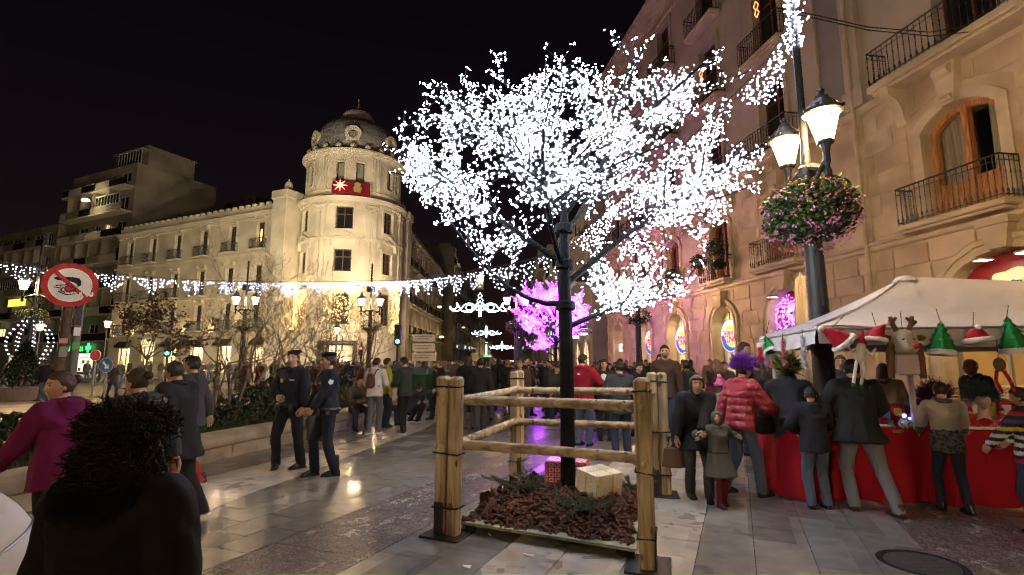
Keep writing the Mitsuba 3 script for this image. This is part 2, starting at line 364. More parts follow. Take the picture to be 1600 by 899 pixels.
def bare_shrub(x, y, h, stems, spread, lb, seed, z=.32):
    rs = np.random.default_rng(seed); K = thing('bare_shrub', lb, 'shrub')
    tw = []
    for i in range(stems):
        a = 2*math.pi*i/stems + rs.uniform(-.3, .3); ob = []
        grow((x + .16*math.cos(a), y + .16*math.sin(a), z), (spread*math.cos(a), spread*math.sin(a), 1.0), h*.42, .042*rs.uniform(.7, 1.2), 5, ob, tw, rs, .38, .30)
        part(K, 'trunk', cat([tube(p, r, 6, False) for p, r in ob]), 'mat_bark', True)
    part(K, 'twig', cat([tube(p, np.maximum(r, .0035), 4, False) for p, r in tw]), 'mat_bark', True, kind='stuff')
bare_shrub(-6.1, 11.2, 3.1, 6, .42, 'leafless many-stemmed shrub rising behind the left police officer, largest in the bed', 3)
bare_shrub(-5.05, 13.3, 2.9, 5, .40, 'leafless shrub with curving stems between the two police officers', 5)
bare_shrub(-4.95, 16.2, 3.2, 5, .45, 'leafless spreading shrub above the youth with the backpack', 8)
bare_shrub(-6.9, 15.2, 3.4, 5, .35, 'leafless shrub farthest back in the planted bed', 12)
# ---- buildings -------------------------------------------------------------
def stone(nm, lo, hi, sc=1.2, bump=.006, rough=.75, stk=.10):
    def col(p, n, uv):
        c = mix(lo, hi, smoothstep(.25, .75, fbm(p.x*sc, p.y*sc, p.z*sc, 4)))
        streak = smoothstep(.55, .85, fbm(p.x*5, p.y*5, p.z*.7, 3))
        return c * (1 - stk * streak)
    bumped(nm, mikit.proc(col), lambda p, n, uv: fbm(p.x*9, p.y*9, p.z*9, 3), rough, .25, bump, 4e-3)
stone('hotel_stone', (.44, .39, .31), (.60, .54, .44), .5)
stone('arcade_stone', (.34, .25, .155), (.52, .40, .265), 1.1, .012)
stone('arcade_stone_pale', (.38, .29, .19), (.56, .44, .30), 1.4, .010)
stone('arcade_stone_pink', (.34, .245, .155), (.48, .365, .245), 1.2, .012)
BLKS = ['mat_arcade_stone', 'mat_arcade_stone_pale', 'mat_arcade_stone', 'mat_arcade_stone_pink']
stone('arcade_plaster', (.34, .28, .215), (.44, .365, .285), .5)
stone('arcade_trim', (.38, .30, .20), (.52, .42, .29), 1.5)
stone('grey_plaster', (.16, .14, .13), (.26, .23, .21), .3)
stone('far_wall', (.17, .145, .12), (.30, .255, .21), .25)
def wood_fn(lo, hi, ax=2, sc=30):
    def fn(p, n, uv):
        g = fbm(p.x*sc, p.y*sc, p.z*2.5, 4) if ax == 2 else fbm(p.x*3, p.y*3, p.z*sc, 4)
        return mix(lo, hi, smoothstep(.25, .75, g))
    return fn
pm('door_wood', mikit.proc(wood_fn((.28, .11, .035), (.48, .22, .08))), .4, .4)
pm('shutter', (.16, .05, .03), .55, .3)
pm('curtain', (.35, .30, .22), .9, .1)
pm('frame_dark', (.03, .025, .022), .5, .4)
pm('roof_slate', mikit.proc(tinted((.17, .17, .175), (.29, .285, .28), 1.0, 4, 3)), .5, .4)
pm('shop_wall', (.62, .58, .45), .7, .3)
pm('shop_warm', (.62, .50, .33), .7, .3)
pm('red_panel', (.25, .012, .02), .4, .4)
pm('plaster_in', (.6, .56, .48), .8, .2)

def bar_rail(K, name, pts, z, h, spacing, M, bar=.012, m='mat_iron', split=True, bulge=True):
    """iron railing along a polyline of (x, y) in the facade frame"""
    k = K + '__' + name if False else None
    p = np.array(pts, float); bars = []
    rk = part(K, name, xf(cat([tube([(*a, z + h), (*b, z + h)], .022, 6) for a, b in zip(p[:-1], p[1:])] + [tube([(*a, z + .08), (*b, z + .08)], .014, 5) for a, b in zip(p[:-1], p[1:])]
             + [tube([(*a, z + h*.86), (*b, z + h*.86)], .010, 5) for a, b in zip(p[:-1], p[1:])]), M), m)
    for a, b in zip(p[:-1], p[1:]):
        L = np.linalg.norm(b - a); n = max(1, int(L / spacing))
        for i in range(n + 1):
            q = a + (b - a) * i / n
            if i == n and not np.allclose(b, p[-1]): continue
            r = [bar, bar*.8, bar*1.9, bar*2.4, bar*.8, bar*.8, bar*1.6, bar*.8, bar] if bulge else [bar, bar]
            zz = z + h*np.array([0, .07, .12, .17, .24, .55, .6, .65, 1.0]) if bulge else [z, z + h]
            bars.append(xf(tube([(q[0], q[1], w) for w in zz], r, 5, False), M))
    if split:
        for b in bars: part(K, name + '_bar', b, m)
    else: part(K, name + '_bars', cat(bars), m, kind='stuff')
def pane_window(K, M, x0, x1, z0, z1, depth=.22, rise=0, fm='mat_frame_dark', pn='mat_pane', mull=1, lit=None, name='window', trans=()):
    """frame and pane set back in an opening; window is a part, pane its sub-part"""
    op = arch_poly(x0, x1, z0, z1, rise)
    fr = ring(op.buffer(-.07, join_style=2), .07, op)
    cx = (x0 + x1) / 2
    ms = [extr(fr, -depth - .06, -depth)]
    if mull: ms.append(extr(sbox(cx - .035, z0 + .07, cx + .035, z1 - .05).intersection(op), -depth - .05, -depth + .015))
    for t in trans: ms.append(extr(sbox(x0 + .07, t - .03, x1 - .07, t + .03), -depth - .05, -depth + .01))
    w = part(K, name, xf(cat(ms), M), fm)
    k = key(w + '__pane')
    shape(k, xf(extr(op.buffer(-.05), -depth - .045, -depth - .04), M), pn, L=lit, w=.5)
    return w
def moulding(x0, x1, z, prof, M):
    """a cornice swept along x; prof: (out, dz) points"""
    k = len(prof); v = np.array([[x, o, z + d] for x in (x0, x1) for o, d in prof])
    f = []
    for j in range(k - 1): f += [[j, j+1, k+j+1], [j, k+j+1, k+j]]
    for j in range(1, k - 1): f += [[0, j+1, j], [k, k+j, k+j+1]]
    return xf((v, np.array(f)), M)
CORN = [(-.1, 0), (.05, 0), (.08, .08), (.22, .14), (.26, .22), (.42, .30), (.46, .42), (.5, .46), (-.1, .5)]
LEDGE = [(-.1, 0), (.06, .0), (.10, .06), (.22, .10), (.24, .2), (-.1, .24)]

# ===== the corner hotel with its domed tower =====
HT = thing('hotel', 'cream corner hotel of four storeys with round domed tower, lit from below at night', 'building')
uplights = []
def wing(o, d, L, xs, shops, lit3=None, wb=1.15, shopL=(.95, .80, .5), far=False):
    M = frame(o, d); holes = []
    for x in xs:
        holes += [sbox(x - wb/2, 13.0, x + wb/2, 15.85), sbox(x - wb/2, 8.62, x + wb/2, 11.35), sbox(x - wb/2*.95, 4.85, x + wb/2*.95, 7.6)]
    for x, w, h in shops: holes.append(sbox(x - w/2, .05, x + w/2, h))
    wall = sbox(0, 0, L, 17.0).difference(unary_union(holes))
    part(HT, 'wall', xf(extr(wall, -.45, 0), M), 'mat_hotel_stone')
    part(HT, 'wall', xf(bx(0, L, -9, -8.8, 0, 17), M), 'mat_hotel_stone', label='plain rear wall of the wing')
    part(HT, 'roof', xf(bx(0, L, -9, -.5, 16.9, 17.1), M), 'mat_roof_slate')
    part(HT, 'cornice', moulding(0, L, 16.4, CORN, M), 'mat_hotel_stone')
    part(HT, 'cornice', moulding(0, L, 12.5, LEDGE, M), 'mat_hotel_stone', label='ledge under the top floor')
    part(HT, 'cornice', moulding(0, L, 8.15, LEDGE, M), 'mat_hotel_stone', label='ledge above the uplights')
    part(HT, 'cornice', moulding(0, L, 4.2, LEDGE, M), 'mat_hotel_stone', label='ledge above the shops')
    part(HT, 'plinth', xf(bx(0, L, -.02, .06, 0, .5), M), 'mat_hotel_stone')
    cren = [bx(0, L, -.4, -.05, 16.9, 17.65)] + [cbox((x, -.22, 17.82), (.5, .42, .36), .08) for x in np.arange(.5, L, 1.02)]
    part(HT, 'parapet', xf(cat(cren), M), 'mat_hotel_stone')
    dent = [bx(x, x + .14, 0, .2, 16.22, 16.4) for x in np.arange(.2, L - .2, .34)]
    part(HT, 'dentil', xf(cat(dent), M), 'mat_hotel_stone', kind='stuff')
    for i, x in enumerate(xs):
        for z0, z1, bal in ((13.0, 15.85, 1), (8.62, 11.35, 1), (4.85, 7.6, 2)):
            lt = (2.2, 1.2, .35) if (lit3 == i and z0 > 12) else None
            pane_window(HT, M, x - wb/2, x + wb/2, z0, z1, .3, mull=1)
            if lt: part(HT, 'window', xf(bx(x + .18, x + .42, -.33, -.325, z0 + .9, z0 + 2.2), M), 'mat_lamp', L=lt, label='top-floor window with a lit curtain')
            tr_ = ring(sbox(x - wb/2, z0, x + wb/2, z1), .16).intersection(sbox(x - 2, z0, x + 2, z1 + 1))
            part(HT, 'casing', xf(extr(tr_, -.02, .07), M), 'mat_hotel_stone')
            if not far or z0 > 8:
                part(HT, 'bracket', xf(cat([cbox((x + s*(wb/2 + .1), .12, z1 + .42), (.2, .3, .42), .06) for s in (-1, 1)] + [cbox((x, .14, z1 + .24), (wb + .5, .32, .14), .04)]), M), 'mat_hotel_stone')
            part(HT, 'balcony', xf(cbox((x, .33, z0 - .09), (wb + .75, .72, .16), .04), M), 'mat_hotel_stone')
            h = .98; e = wb/2 + .3
            rail = []
            pl = [(-e, .02), (-e, .62), (e, .62), (e, .02)]
            for (ax, ay), (bx_, by) in zip(pl[:-1], pl[1:]):
                rail.append(tube([(x+ax, ay, z0 + h), (x+bx_, by, z0 + h)], .03, 4)); rail.append(tube([(x+ax, ay, z0 + .1), (x+bx_, by, z0 + .1)], .02, 4))
                n = int(math.hypot(bx_-ax, by-ay) / .105)
                for j in range(n + 1):
                    q = j / n; rail.append(tube([(x+ax+(bx_-ax)*q, ay+(by-ay)*q, z0), (x+ax+(bx_-ax)*q, ay+(by-ay)*q, z0 + h)], .018, 3, False))
            part(HT, 'railing', xf(cat(rail), M), 'mat_iron')
    for x, w, h in shops:
        room = [bx(x - w/2 - .5, x + w/2 + .5, -3.6, -3.5, 0, 3.9), bx(x - w/2 - .5, x - w/2 - .4, -3.5, -.45, 0, 3.9), bx(x + w/2 + .4, x + w/2 + .5, -3.5, -.45, 0, 3.9), bx(x - w/2 - .4, x + w/2 + .4, -3.5, -.45, 3.8, 3.9)]
        part(HT, 'shop_room', xf(cat(room), M), 'mat_shop_wall')
        part(HT, 'shop_lamp', xf(bx(x - w*.42, x + w*.42, -2.4, -1.4, 3.5, 3.56), M), 'mat_lamp', L=[v * 42 for v in shopL], w='shop')
        goods = [cbox((x + R.uniform(-.4, .4)*w, R.uniform(-1.6, -.8), R.uniform(.4, 1.3)), (R.uniform(.15, .4), .3, R.uniform(.4, 1.2)), .03) for _ in range(7)]
        part(HT, 'shop_goods', xf(cat(goods), M), 'mat_curtain')
        pane_window(HT, M, x - w/2, x + w/2, .05, h, .25, mull=1, pn='mat_glass', name='shop_window', trans=(2.35,))
    return M
ML = wing((-21.9, 49.35), (-48.0 + 22.0, 61.25 - 49.4), 28.7, [4.2, 8.4, 12.9, 17.4, 21.9, 26.3], [(3.0, 2.2, 3.1), (8.3, 2.0, 3.3), (12.6, 2.0, 3.2), (17.0, 1.9, 3.2), (21.0, 2.1, 3.3), (25.4, 2.1, 3.2)], lit3=0)
MR = wing((-12.36, 90), (-.25/31, -1), 32.5, [3, 7, 11, 15, 19, 23, 27, 30.3], [(6, 1.4, 3.4), (12, 1.4, 3.4), (18, 1.4, 3.4), (23.5, 1.4, 3.4), (28.5, 1.4, 3.4)], far=True)
def uplight(M, x, z, y=.42, s=1.0):
    """small fitting on a ledge, shining up the wall"""
    P = part(HT, 'uplight', xf(cat([cbox((x, y, z + .06), (.26, .2, .12), .02), tube([(x, y, z - .3), (x, y, z)], .02, 5)]), M), 'mat_iron')
    v, f = xf((np.array([[-.11, -.08, 0], [.11, -.08, 0], [.11, .08, 0], [-.11, .08, 0]]), np.array([[0, 1, 2], [0, 2, 3]])), rot((1, 0, 0), 25)); k = key(P + '__lens')
    shape(k, xf((v + [x, y, z + .135], f), M), 'mat_lamp', L=(430*s, 295*s, 120*s), w='up')
for x in (2.0, 6.3, 10.6, 15.1, 19.6, 24.2, 27.9): uplight(ML, x, 4.55)
for x in (5, 9, 13, 17, 21, 25, 28.7): uplight(MR, x, 4.55, s=.8)
# advertising fascia and awnings over the shops
SG = part(HT, 'shop_sign', xf(bx(19.9, 22.3, .02, .14, 3.35, 4.05), ML), 'mat_lamp', L=(1.1, .95, .42), w=.3, label='lit yellow shop fascia')
v, f = meshkit.arrays(meshkit.text_mesh('ZCO', .42, .02))[:2]
part(SG.split('__')[0], 'shop_lettering', xf((np.stack([1.15 - v[:, 0], .15 + v[:, 2]*0.5, v[:, 1]], 1) * [-1, 1, 1] + [22.15 - 0, 0, 3.5], f[:, ::-1]), ML) if False else xf((np.stack([21.9 - v[:, 0], .142 + v[:, 2], v[:, 1] + 3.48], 1), f), ML), 'mat_dark')
for x in (12.6, 17.0, 25.4, 8.3, 3.0): part(HT, 'awning', xf((np.array([[x-1.2,.02,3.95],[x+1.2,.02,3.95],[x+1.2,.55,3.45],[x-1.2,.55,3.45],[x-1.2,.55,3.25],[x+1.2,.55,3.25]]), np.array([[0,1,2],[0,2,3],[3,2,5],[3,5,4]])), ML), 'mat_frame_dark')

# the tower
TC, TR = np.array([-16.4, 51.4]), 4.95
def bend(m, r=TR):
    """(arc length, y, z) to the cylinder; x = 0 faces the plaza"""
    v, f = m; a = -math.pi/2 - .05 + v[:, 0] / TR; q = r + v[:, 1]
    return np.stack([TC[0] + q*np.cos(a), TC[1] + q*np.sin(a), v[:, 2]], 1), f[:, ::-1]
def curved(poly, y0, y1, r=TR):
    x0, _, x1, _ = poly.bounds; out = []
    e = np.arange(math.floor(x0/.55)*.55, x1 + .55, .55)
    for a, b in zip(e[:-1], e[1:]):
        q = poly.intersection(sbox(a, -5, b, 60))
        if not q.is_empty: out.append(extr(q, y0, y1))
    return bend(cat(out), r)
half = TR * 2.05
twx = (-6.0, -3.55, .95, 5.2)
holes = []
low_w = [(-3.7, .62), (.95, .8), (5.4, .62)]
for x, w in low_w: holes += [sbox(x - w, 13.95, x + w, 16.1), sbox(x - w, 9.9, x + w, 12.0), sbox(x - w, 5.0, x + w, 8.0)]
holes += [sbox(.95 - 1.0, .05, .95 + 1.0, 3.3)]
part(HT, 'tower_wall', curved(sbox(-half, 0, half, 17.2).difference(unary_union(holes)), -.4, 0), 'mat_hotel_stone', label='round corner tower wall')
uw = [(-5.2, .36), (-3.5, .42), (.3, .42), (2.25, .42), (5.6, .4), (7.0, .36)]
part(HT, 'tower_wall', curved(sbox(-half*1.5, 17.2, half*1.5, 21.6).difference(unary_union([sbox(x - w, 18.5, x + w, 20.6) for x, w in uw])), -.65, -.25), 'mat_hotel_stone', label='drum of the tower below the dome')
def tring(z, prof, k=48): return lathe([(TR + o, z + d) for o, d in prof], k, (TC[0], TC[1], 0))
for z, pr in ((16.55, CORN), (12.95, LEDGE), (8.15, LEDGE), (4.2, LEDGE), (17.75, [(-.4, 0), (-.15, 0), (-.12, .12), (-.4, .14)]), (21.25, [(-.5, 0), (-.15, .0), (-.1, .12), (.06, .2), (.1, .34), (.25, .42), (.25, .56), (-.9, .6)])):
    part(HT, 'tower_cornice', tring(z, pr), 'mat_hotel_stone', 30)
dn = []
for i in range(54):
    x = -half + i * .36; dn.append(curved(sbox(x, 16.33, x + .15, 16.55), 0, .2))
part(HT, 'tower_dentil', cat(dn), 'mat_hotel_stone', kind='stuff')
for x, w in low_w + []:
    for z0, z1 in ((13.95, 16.1), (9.9, 12.0), (5.0, 8.0)):
        W_ = part(HT, 'tower_window', curved(unary_union([ring(sbox(x-w, z0, x+w, z1).buffer(-.09, join_style=2), .09), sbox(x-.04, z0, x+.04, z1), sbox(x-w, z1-.75, x+w, z1-.68)]), -.34, -.22), pm('frame_wood', (.10, .06, .04), .5, .4))
        shape(key(W_ + '__blind'), curved(sbox(x-w+.1, z0+.35*(z1-z0), x+w-.1, z1-.1), -.35, -.345), 'mat_curtain')
        shape(key(W_ + '__pane'), curved(sbox(x-w, z0, x+w, z1), -.36, -.34), 'mat_pane')
        part(HT, 'casing', curved(ring(sbox(x-w, z0, x+w, z1), .17), -.02, .07), 'mat_hotel_stone')
    # pediment
    part(HT, 'pediment', curved(Polygon([(x-w-.75, 12.9), (x+w+.75, 12.9), (x+w+.75, 13.0), (x, 13.72), (x-w-.75, 13.0)]).difference(Polygon([(x-w-.35, 13.0), (x+w+.35, 13.0), (x, 13.5)])), -.02, .3), 'mat_hotel_stone')
    part(HT, 'bracket', curved(unary_union([sbox(x+s*(w+.42)-.15, 12.25, x+s*(w+.42)+.15, 12.9) for s in (-1, 1)]), -.02, .26), 'mat_hotel_stone')
for x, w in uw:
    W_ = part(HT, 'tower_window', curved(ring(sbox(x-w, 18.5, x+w, 20.6).buffer(-.07, join_style=2), .07), -.62, -.5), 'mat_frame_dark')
    shape(key(W_ + '__pane'), curved(sbox(x-w, 18.5, x+w, 20.6), -.62, -.6), pm('pane_blind', (.22, .2, .17), .3, .5))
    part(HT, 'casing', curved(ring(sbox(x-w, 18.5, x+w, 20.6), .13), -.27, -.19), 'mat_hotel_stone')
for x in (-6.2, -1.6, -1.0, 3.1, 3.7, 7.4, 8.0):
    part(HT, 'pilaster', curved(sbox(x - .22, 9.4, x + .22, 16.3), -.02, .14), 'mat_hotel_stone')
    part(HT, 'capital', curved(unary_union([sbox(x - .3, 15.75, x + .3, 15.95), sbox(x - .34, 16.1, x + .34, 16.33)]), -.02, .24), 'mat_hotel_stone')
for x in (-2.2, -1.2, 3.6, 4.2): part(HT, 'pilaster', curved(sbox(x - .14, 17.9, x + .14, 21.2), -.27, -.14), 'mat_hotel_stone')
dome = [(TR*.92*math.cos(t)**.62, 21.9 + 4.6*math.sin(t)) for t in np.linspace(0, 1.34, 14)]
part(HT, 'dome', lathe(dome, 40, (TC[0], TC[1], 0)), 'mat_roof_slate', 40)
ribs = []
for i in range(24):
    a = i * math.pi / 12
    ribs.append(tube([(TC[0] + r*math.cos(a), TC[1] + r*math.sin(a), z) for r, z in dome], .03, 4, False))
part(HT, 'dome_rib', cat(ribs), 'mat_roof_slate', True, kind='stuff')
part(HT, 'lantern', lathe([(r_, z_ + .45) for r_, z_ in [(1.55, 25.7), (1.6, 25.9), (1.1, 26.0), (1.0, 26.2), (1.45, 26.45), (1.6, 26.75), (1.5, 27.05), (1.0, 27.25), (.5, 27.4), (.16, 27.5), (.12, 27.9), (.22, 28.05), (.08, 28.2), (.03, 29.0), (0, 29.0)]], 24, (TC[0], TC[1], 0)), 'mat_hotel_stone', 40)
for a in (-2.35, -1.35, -.4):
    rr = TR*.86; c = np.array([TC[0] + rr*math.cos(a), TC[1] + rr*math.sin(a), 23.6])
    Mo = mat4((math.sin(a), -math.cos(a), 0), (math.cos(a), math.sin(a), 0), (0, 0, 1), c)
    part(HT, 'oculus', xf(cat([extr(Point(0, 0).buffer(.78, 8).difference(Point(0, -.02).buffer(.45, 8)), -.5, .28), extr(sbox(-.62, -1.3, .62, -.5), -.5, .2)]), Mo), 'mat_hotel_stone')
    shape(key(HT + '__oculus_pane'), xf(extr(Point(0, 0).buffer(.5, 8), -.1, 0), Mo), 'mat_pane')
for i in range(22):
    a = i * 2*math.pi/22 + .1; part(HT, 'finial', lathe([(.26, 21.8), (.26, 22.0), (.34, 22.05), (.30, 22.3), (.12, 22.5), (0, 22.62)], 8, (TC[0] + 4.72*math.cos(a), TC[1] + 4.72*math.sin(a), 0)), 'mat_hotel_stone', True)
for (px, py) in ((-22.3, 49.2), (-12.5, 56.6)):
    part(HT, 'pier', cat([cbox((px, py, 8.7), (1.9, 1.9, 17.6), .05, -.43 if px < -15 else 0), cbox((px, py, 17.9), (2.2, 2.2, .9), .1, -.43 if px < -15 else 0), lathe([(.3, 18.3), (.2, 18.5), (.42, 18.9), (.3, 19.3), (.1, 19.5), (0, 19.8)], 10, (px, py, 0))]), 'mat_hotel_stone')
for x in (-5.0, -2.3, 2.4, 4.3): 
    a = -math.pi/2 - .05 + x/TR; Mu = mat4((math.sin(a), -math.cos(a), 0), (math.cos(a), math.sin(a), 0), (0, 0, 1), (TC[0] + TR*math.cos(a), TC[1] + TR*math.sin(a), 0))
    uplight(Mu, 0, 8.45, .5, .55)
for x in (-5.2, -1.3, 3.4, 6.5):
    a = -math.pi/2 - .05 + x/TR; Mu = mat4((math.sin(a), -math.cos(a), 0), (math.cos(a), math.sin(a), 0), (0, 0, 1), (TC[0] + TR*math.cos(a), TC[1] + TR*math.sin(a), 0))
    uplight(Mu, 0, 4.5, .4, .4)
# door canopy and lit entrance
part(HT, 'entrance', curved(ring(sbox(-.3, .05, 2.2, 3.2), .3), 0, .7), 'mat_frame_dark', label='dark entrance porch of the tower')
part(HT, 'entrance_glass', curved(sbox(-.05, .1, 1.95, 3.1), -.35, -.33), 'mat_lamp', L=(1.6, .95, .28), w=.4, label='warmly lit glass of the entrance')
part(HT, 'entrance_bars', cat([curved(sbox(x - .03, .1, x + .03, 3.1), -.3, -.26) for x in np.arange(0, 2.1, .33)] + [curved(sbox(-.05, z, 1.95, z + .06), -.3, -.26) for z in (.9, 1.5, 2.1, 2.6)]), 'mat_frame_dark')
# curtains of warm fairy lights at three windows: each a thing
def light_curtain(x0, x1, z0, z1, lb, n):
    K = thing('light_curtain', lb, 'fairy lights', 'warm light curtains on the tower'); pts = []; st = []
    for x in np.arange(x0, x1, .16):
        st.append(curved(sbox(x-.008, z0 + R.uniform(0, .6), x+.008, z1), .2, .216))
    for _ in range(n):
        x = x0 + (x1-x0)*R.random(); z = z0 + (z1-z0)*R.random()**.8; pts.append((x, .21 + R.uniform(-.05, .1), z))
    v0, f0 = sph((0, 0, 0), .045, 0)
    part(K, 'wire', cat(st), 'mat_cable', kind='stuff')
    part(K, 'bulb', bend(cat([(v0 * R.uniform(.7, 1.3) + p, f0) for p in pts])), 'mat_lamp', kind='stuff', L=(3.6, 2.0, .52), w=.5)
light_curtain(-5.0, -2.3, 4.6, 8.3, 'warm curtain of fairy lights left on the round tower', 420)
light_curtain(-.5, 3.1, 5.2, 8.3, 'warm curtain of fairy lights in the middle of the round tower', 460)
light_curtain(5.9, 7.4, 4.2, 9.0, 'tall narrow warm curtain of fairy lights at the right edge of the tower', 330)
# flag hung from the drum window
K = thing('banner', 'red banner with a glowing star and pale crest hung below the tower windows', 'banner')
fv, ff = [], []
nx_, nz_ = 14, 6
for i in range(nx_ + 1):
    for j in range(nz_ + 1):
        x = -.2 + 3.3 * i / nx_; fv.append((x, .30 + .07*math.sin(x*4 + j*.3), 18.5 - .12*i/nx_ - (1.25 + .25*i/nx_) * j / nz_))
for i in range(nx_):
    for j in range(nz_): a = i*(nz_+1)+j; ff += [[a, a+1, a+nz_+2], [a, a+nz_+2, a+nz_+1]]
part(K, 'cloth', bend((np.array(fv), np.array(ff))), pm('banner_red', (.15, .008, .014), .7, .2), True)
star = Polygon([( (.62 if i % 2 == 0 else .2)*math.sin(i*math.pi/8), (.62 if i % 2 == 0 else .2)*math.cos(i*math.pi/8)) for i in range(16)])
part(K, 'star_light', curved(affinity.translate(star, .55, 17.98), .42, .5), 'mat_lamp', L=(1.5, .10, .04), w=.5, label='glowing red star on cloth')
part(K, 'crest', curved(affinity.translate(Polygon([(-.26, -.45), (.26, -.45), (.36, 0), (.22, .1), (.3, .4), (0, .55), (-.3, .4), (-.22, .1), (-.36, 0)]), 2.0, 17.85), .40, .42), pm('crest', (.30, .22, .10), .6, .3))

# ===== the arcade building on the right =====
AB = thing('arcade_building', 'tall tan stone building with arched shop fronts and iron balconies along the right side', 'building')
k_ = math.hypot(1, .1625)
MA = frame((13.0, 0), (-.1625, 1.0))
def S(y): return y * k_
L0, L1 = S(2.5), S(37.2)
# (centre y, half width, top z, rise) of the ground arches
arches = [(6.6, 1.7, 4.15, None), (11.3, 1.75, 4.2, None), (18.45, 1.05, 4.25, None), (22.5, .86, 4.05, None), (26.8, .95, 4.15, None), (30.7, .85, 4.05, None), (35.0, .9, 4.1, None)]
first = [(6.6, .95), (12.0, .92), (18.5, .85), (22.5, .72), (26.9, .72), (30.9, .7), (35.0, .7)]
up2 = [6.6, 11.5, 18.5, 22.6, 26.9, 31.0, 35.0]
gh = unary_union([arch_poly(S(y) - w, S(y) + w, .0, z, r) for y, w, z, r in arches])
fh = unary_union([arch_poly(S(y) - w, S(y) + w, 5.2, 8.05, .42) for y, w in first])
part(AB, 'wall', xf(extr(sbox(L0, 0, L1, 9.2).difference(unary_union([gh, fh])), -.6, 0), MA), 'mat_arcade_stone', label='lower walls of tan stone')
uh = unary_union([sbox(S(y) - .72, z, S(y) + .72, z + 3.0) for y in up2 for z in (9.45, 13.65, 17.7)])
part(AB, 'wall', xf(extr(sbox(L0, 9.2, L1, 22.0).difference(uh), -.6, -.04), MA), 'mat_arcade_plaster', label='upper walls of pinkish plaster')
part(AB, 'end_wall', xf(bx(L1 - .3, L1, -9, -.6, 0, 22), MA), 'mat_arcade_plaster')
part(AB, 'end_wall', xf(bx(L0, L0 + .3, -9, -.6, 0, 22), MA), 'mat_arcade_plaster')
part(AB, 'roof', xf(bx(L0, L1, -9, .2, 22.0, 22.2), MA), 'mat_roof_slate')
part(AB, 'cornice', moulding(L0, L1, 21.6, [(-.1, 0), (.1, 0), (.14, .14), (.4, .22), (.46, .4), (.8, .5), (.86, .72), (-.1, .76)], MA), 'mat_arcade_trim')
part(AB, 'cornice', moulding(L0, L1, 20.9, [(-.1, 0), (.04, 0), (.1, .1), (-.1, .14)], MA), 'mat_arcade_trim')
part(AB, 'cornice', moulding(L0, L1, 4.82, [(-.1, 0), (.07, .0), (.11, .05), (.11, .13), (.17, .17), (.17, .25), (-.1, .29)], MA), 'mat_arcade_trim', label='string course above the arches')
part(AB, 'cornice', moulding(L0, L1, 9.05, [(-.1, 0), (.05, 0), (.1, .06), (.14, .2), (-.1, .24)], MA), 'mat_arcade_trim')
# rusticated blocks on the piers
avoid = unary_union([arch_poly(S(y) - w - .38, S(y) + w + .38, -1, z + .38, None) for y, w, z, r in arches])
pil = [S(14.75), S(16.3)]
rows = [.35 + .55 * i for i in range(9)]
nblk = 0
for ri, (a, b) in enumerate(zip(rows[:-1], rows[1:])):
    x = L0 + .3 + (.45 if ri % 2 else 0)
    while x < L1 - .2:
        w = .95 + .25 * rnd.random()
        q = sbox(x, a, min(x + w, L1), b).buffer(-.014, join_style=2).difference(avoid)
        x += w
        for g in (q.geoms if hasattr(q, 'geoms') else [q]):
            if g.area < .03: continue
            e = .045 + .008 * rnd.random(); c = g.centroid
            lo = extr(g, -.01, e - .018); hi = extr(g.buffer(-.016, join_style=2), e - .018, e)
            part(AB, 'stone_block', xf(cat([lo, hi]), MA), BLKS[rnd.randrange(4)]); nblk += 1
part(AB, 'plinth', xf(extr(sbox(L0, 0, L1, .35).difference(gh), 0, .09), MA), 'mat_arcade_trim')
# stone blocks of the first floor, nearest part
avoid1 = unary_union([arch_poly(S(y) - w - .42, S(y) + w + .42, 4, 8.5, .42) for y, w in first])
for ri, a in enumerate(np.arange(5.2, 8.9, .62)):
    x = L0 + .3 + (.6 if ri % 2 else 0)
    while x < S(24):
        w = 1.15 + .5 * rnd.random()
        q = sbox(x, a, x + w, a + .62).buffer(-.006, join_style=2).difference(avoid1).difference(sbox(pil[0]-.1, 0, pil[1]+.1, 30))
        x += w
        for g in (q.geoms if hasattr(q, 'geoms') else [q]):
            if g.area < .06: continue
            part(AB, 'stone_block', xf(extr(g, -.01, .012 + .006 * rnd.random()), MA), BLKS[rnd.randrange(4)])
for y, w, z, r in arches:
    s = S(y); op = arch_poly(s - w, s + w, 0, z, r)
    part(AB, 'arch_moulding', xf(cat([extr(ring(op, .20, sbox(s-5, 0, s+5, 9)), -.05, .10), extr(ring(op.buffer(.2, join_style=2), .12, sbox(s-5, z - w, s+5, 9)), -.05, .15), extr(ring(op, .1, sbox(s-5, 0, s+5, 9)), .0, .13)]), MA), 'mat_arcade_trim', 30)
    part(AB, 'keystone', xf(cat([extr(Polygon([(s-.2, z-.03), (s+.2, z-.03), (s+.32, z+.62), (s-.32, z+.62)]), 0, .3), extr(sbox(s-.36, z+.5, s+.36, z+.66), 0, .36)]), MA), 'mat_arcade_trim')
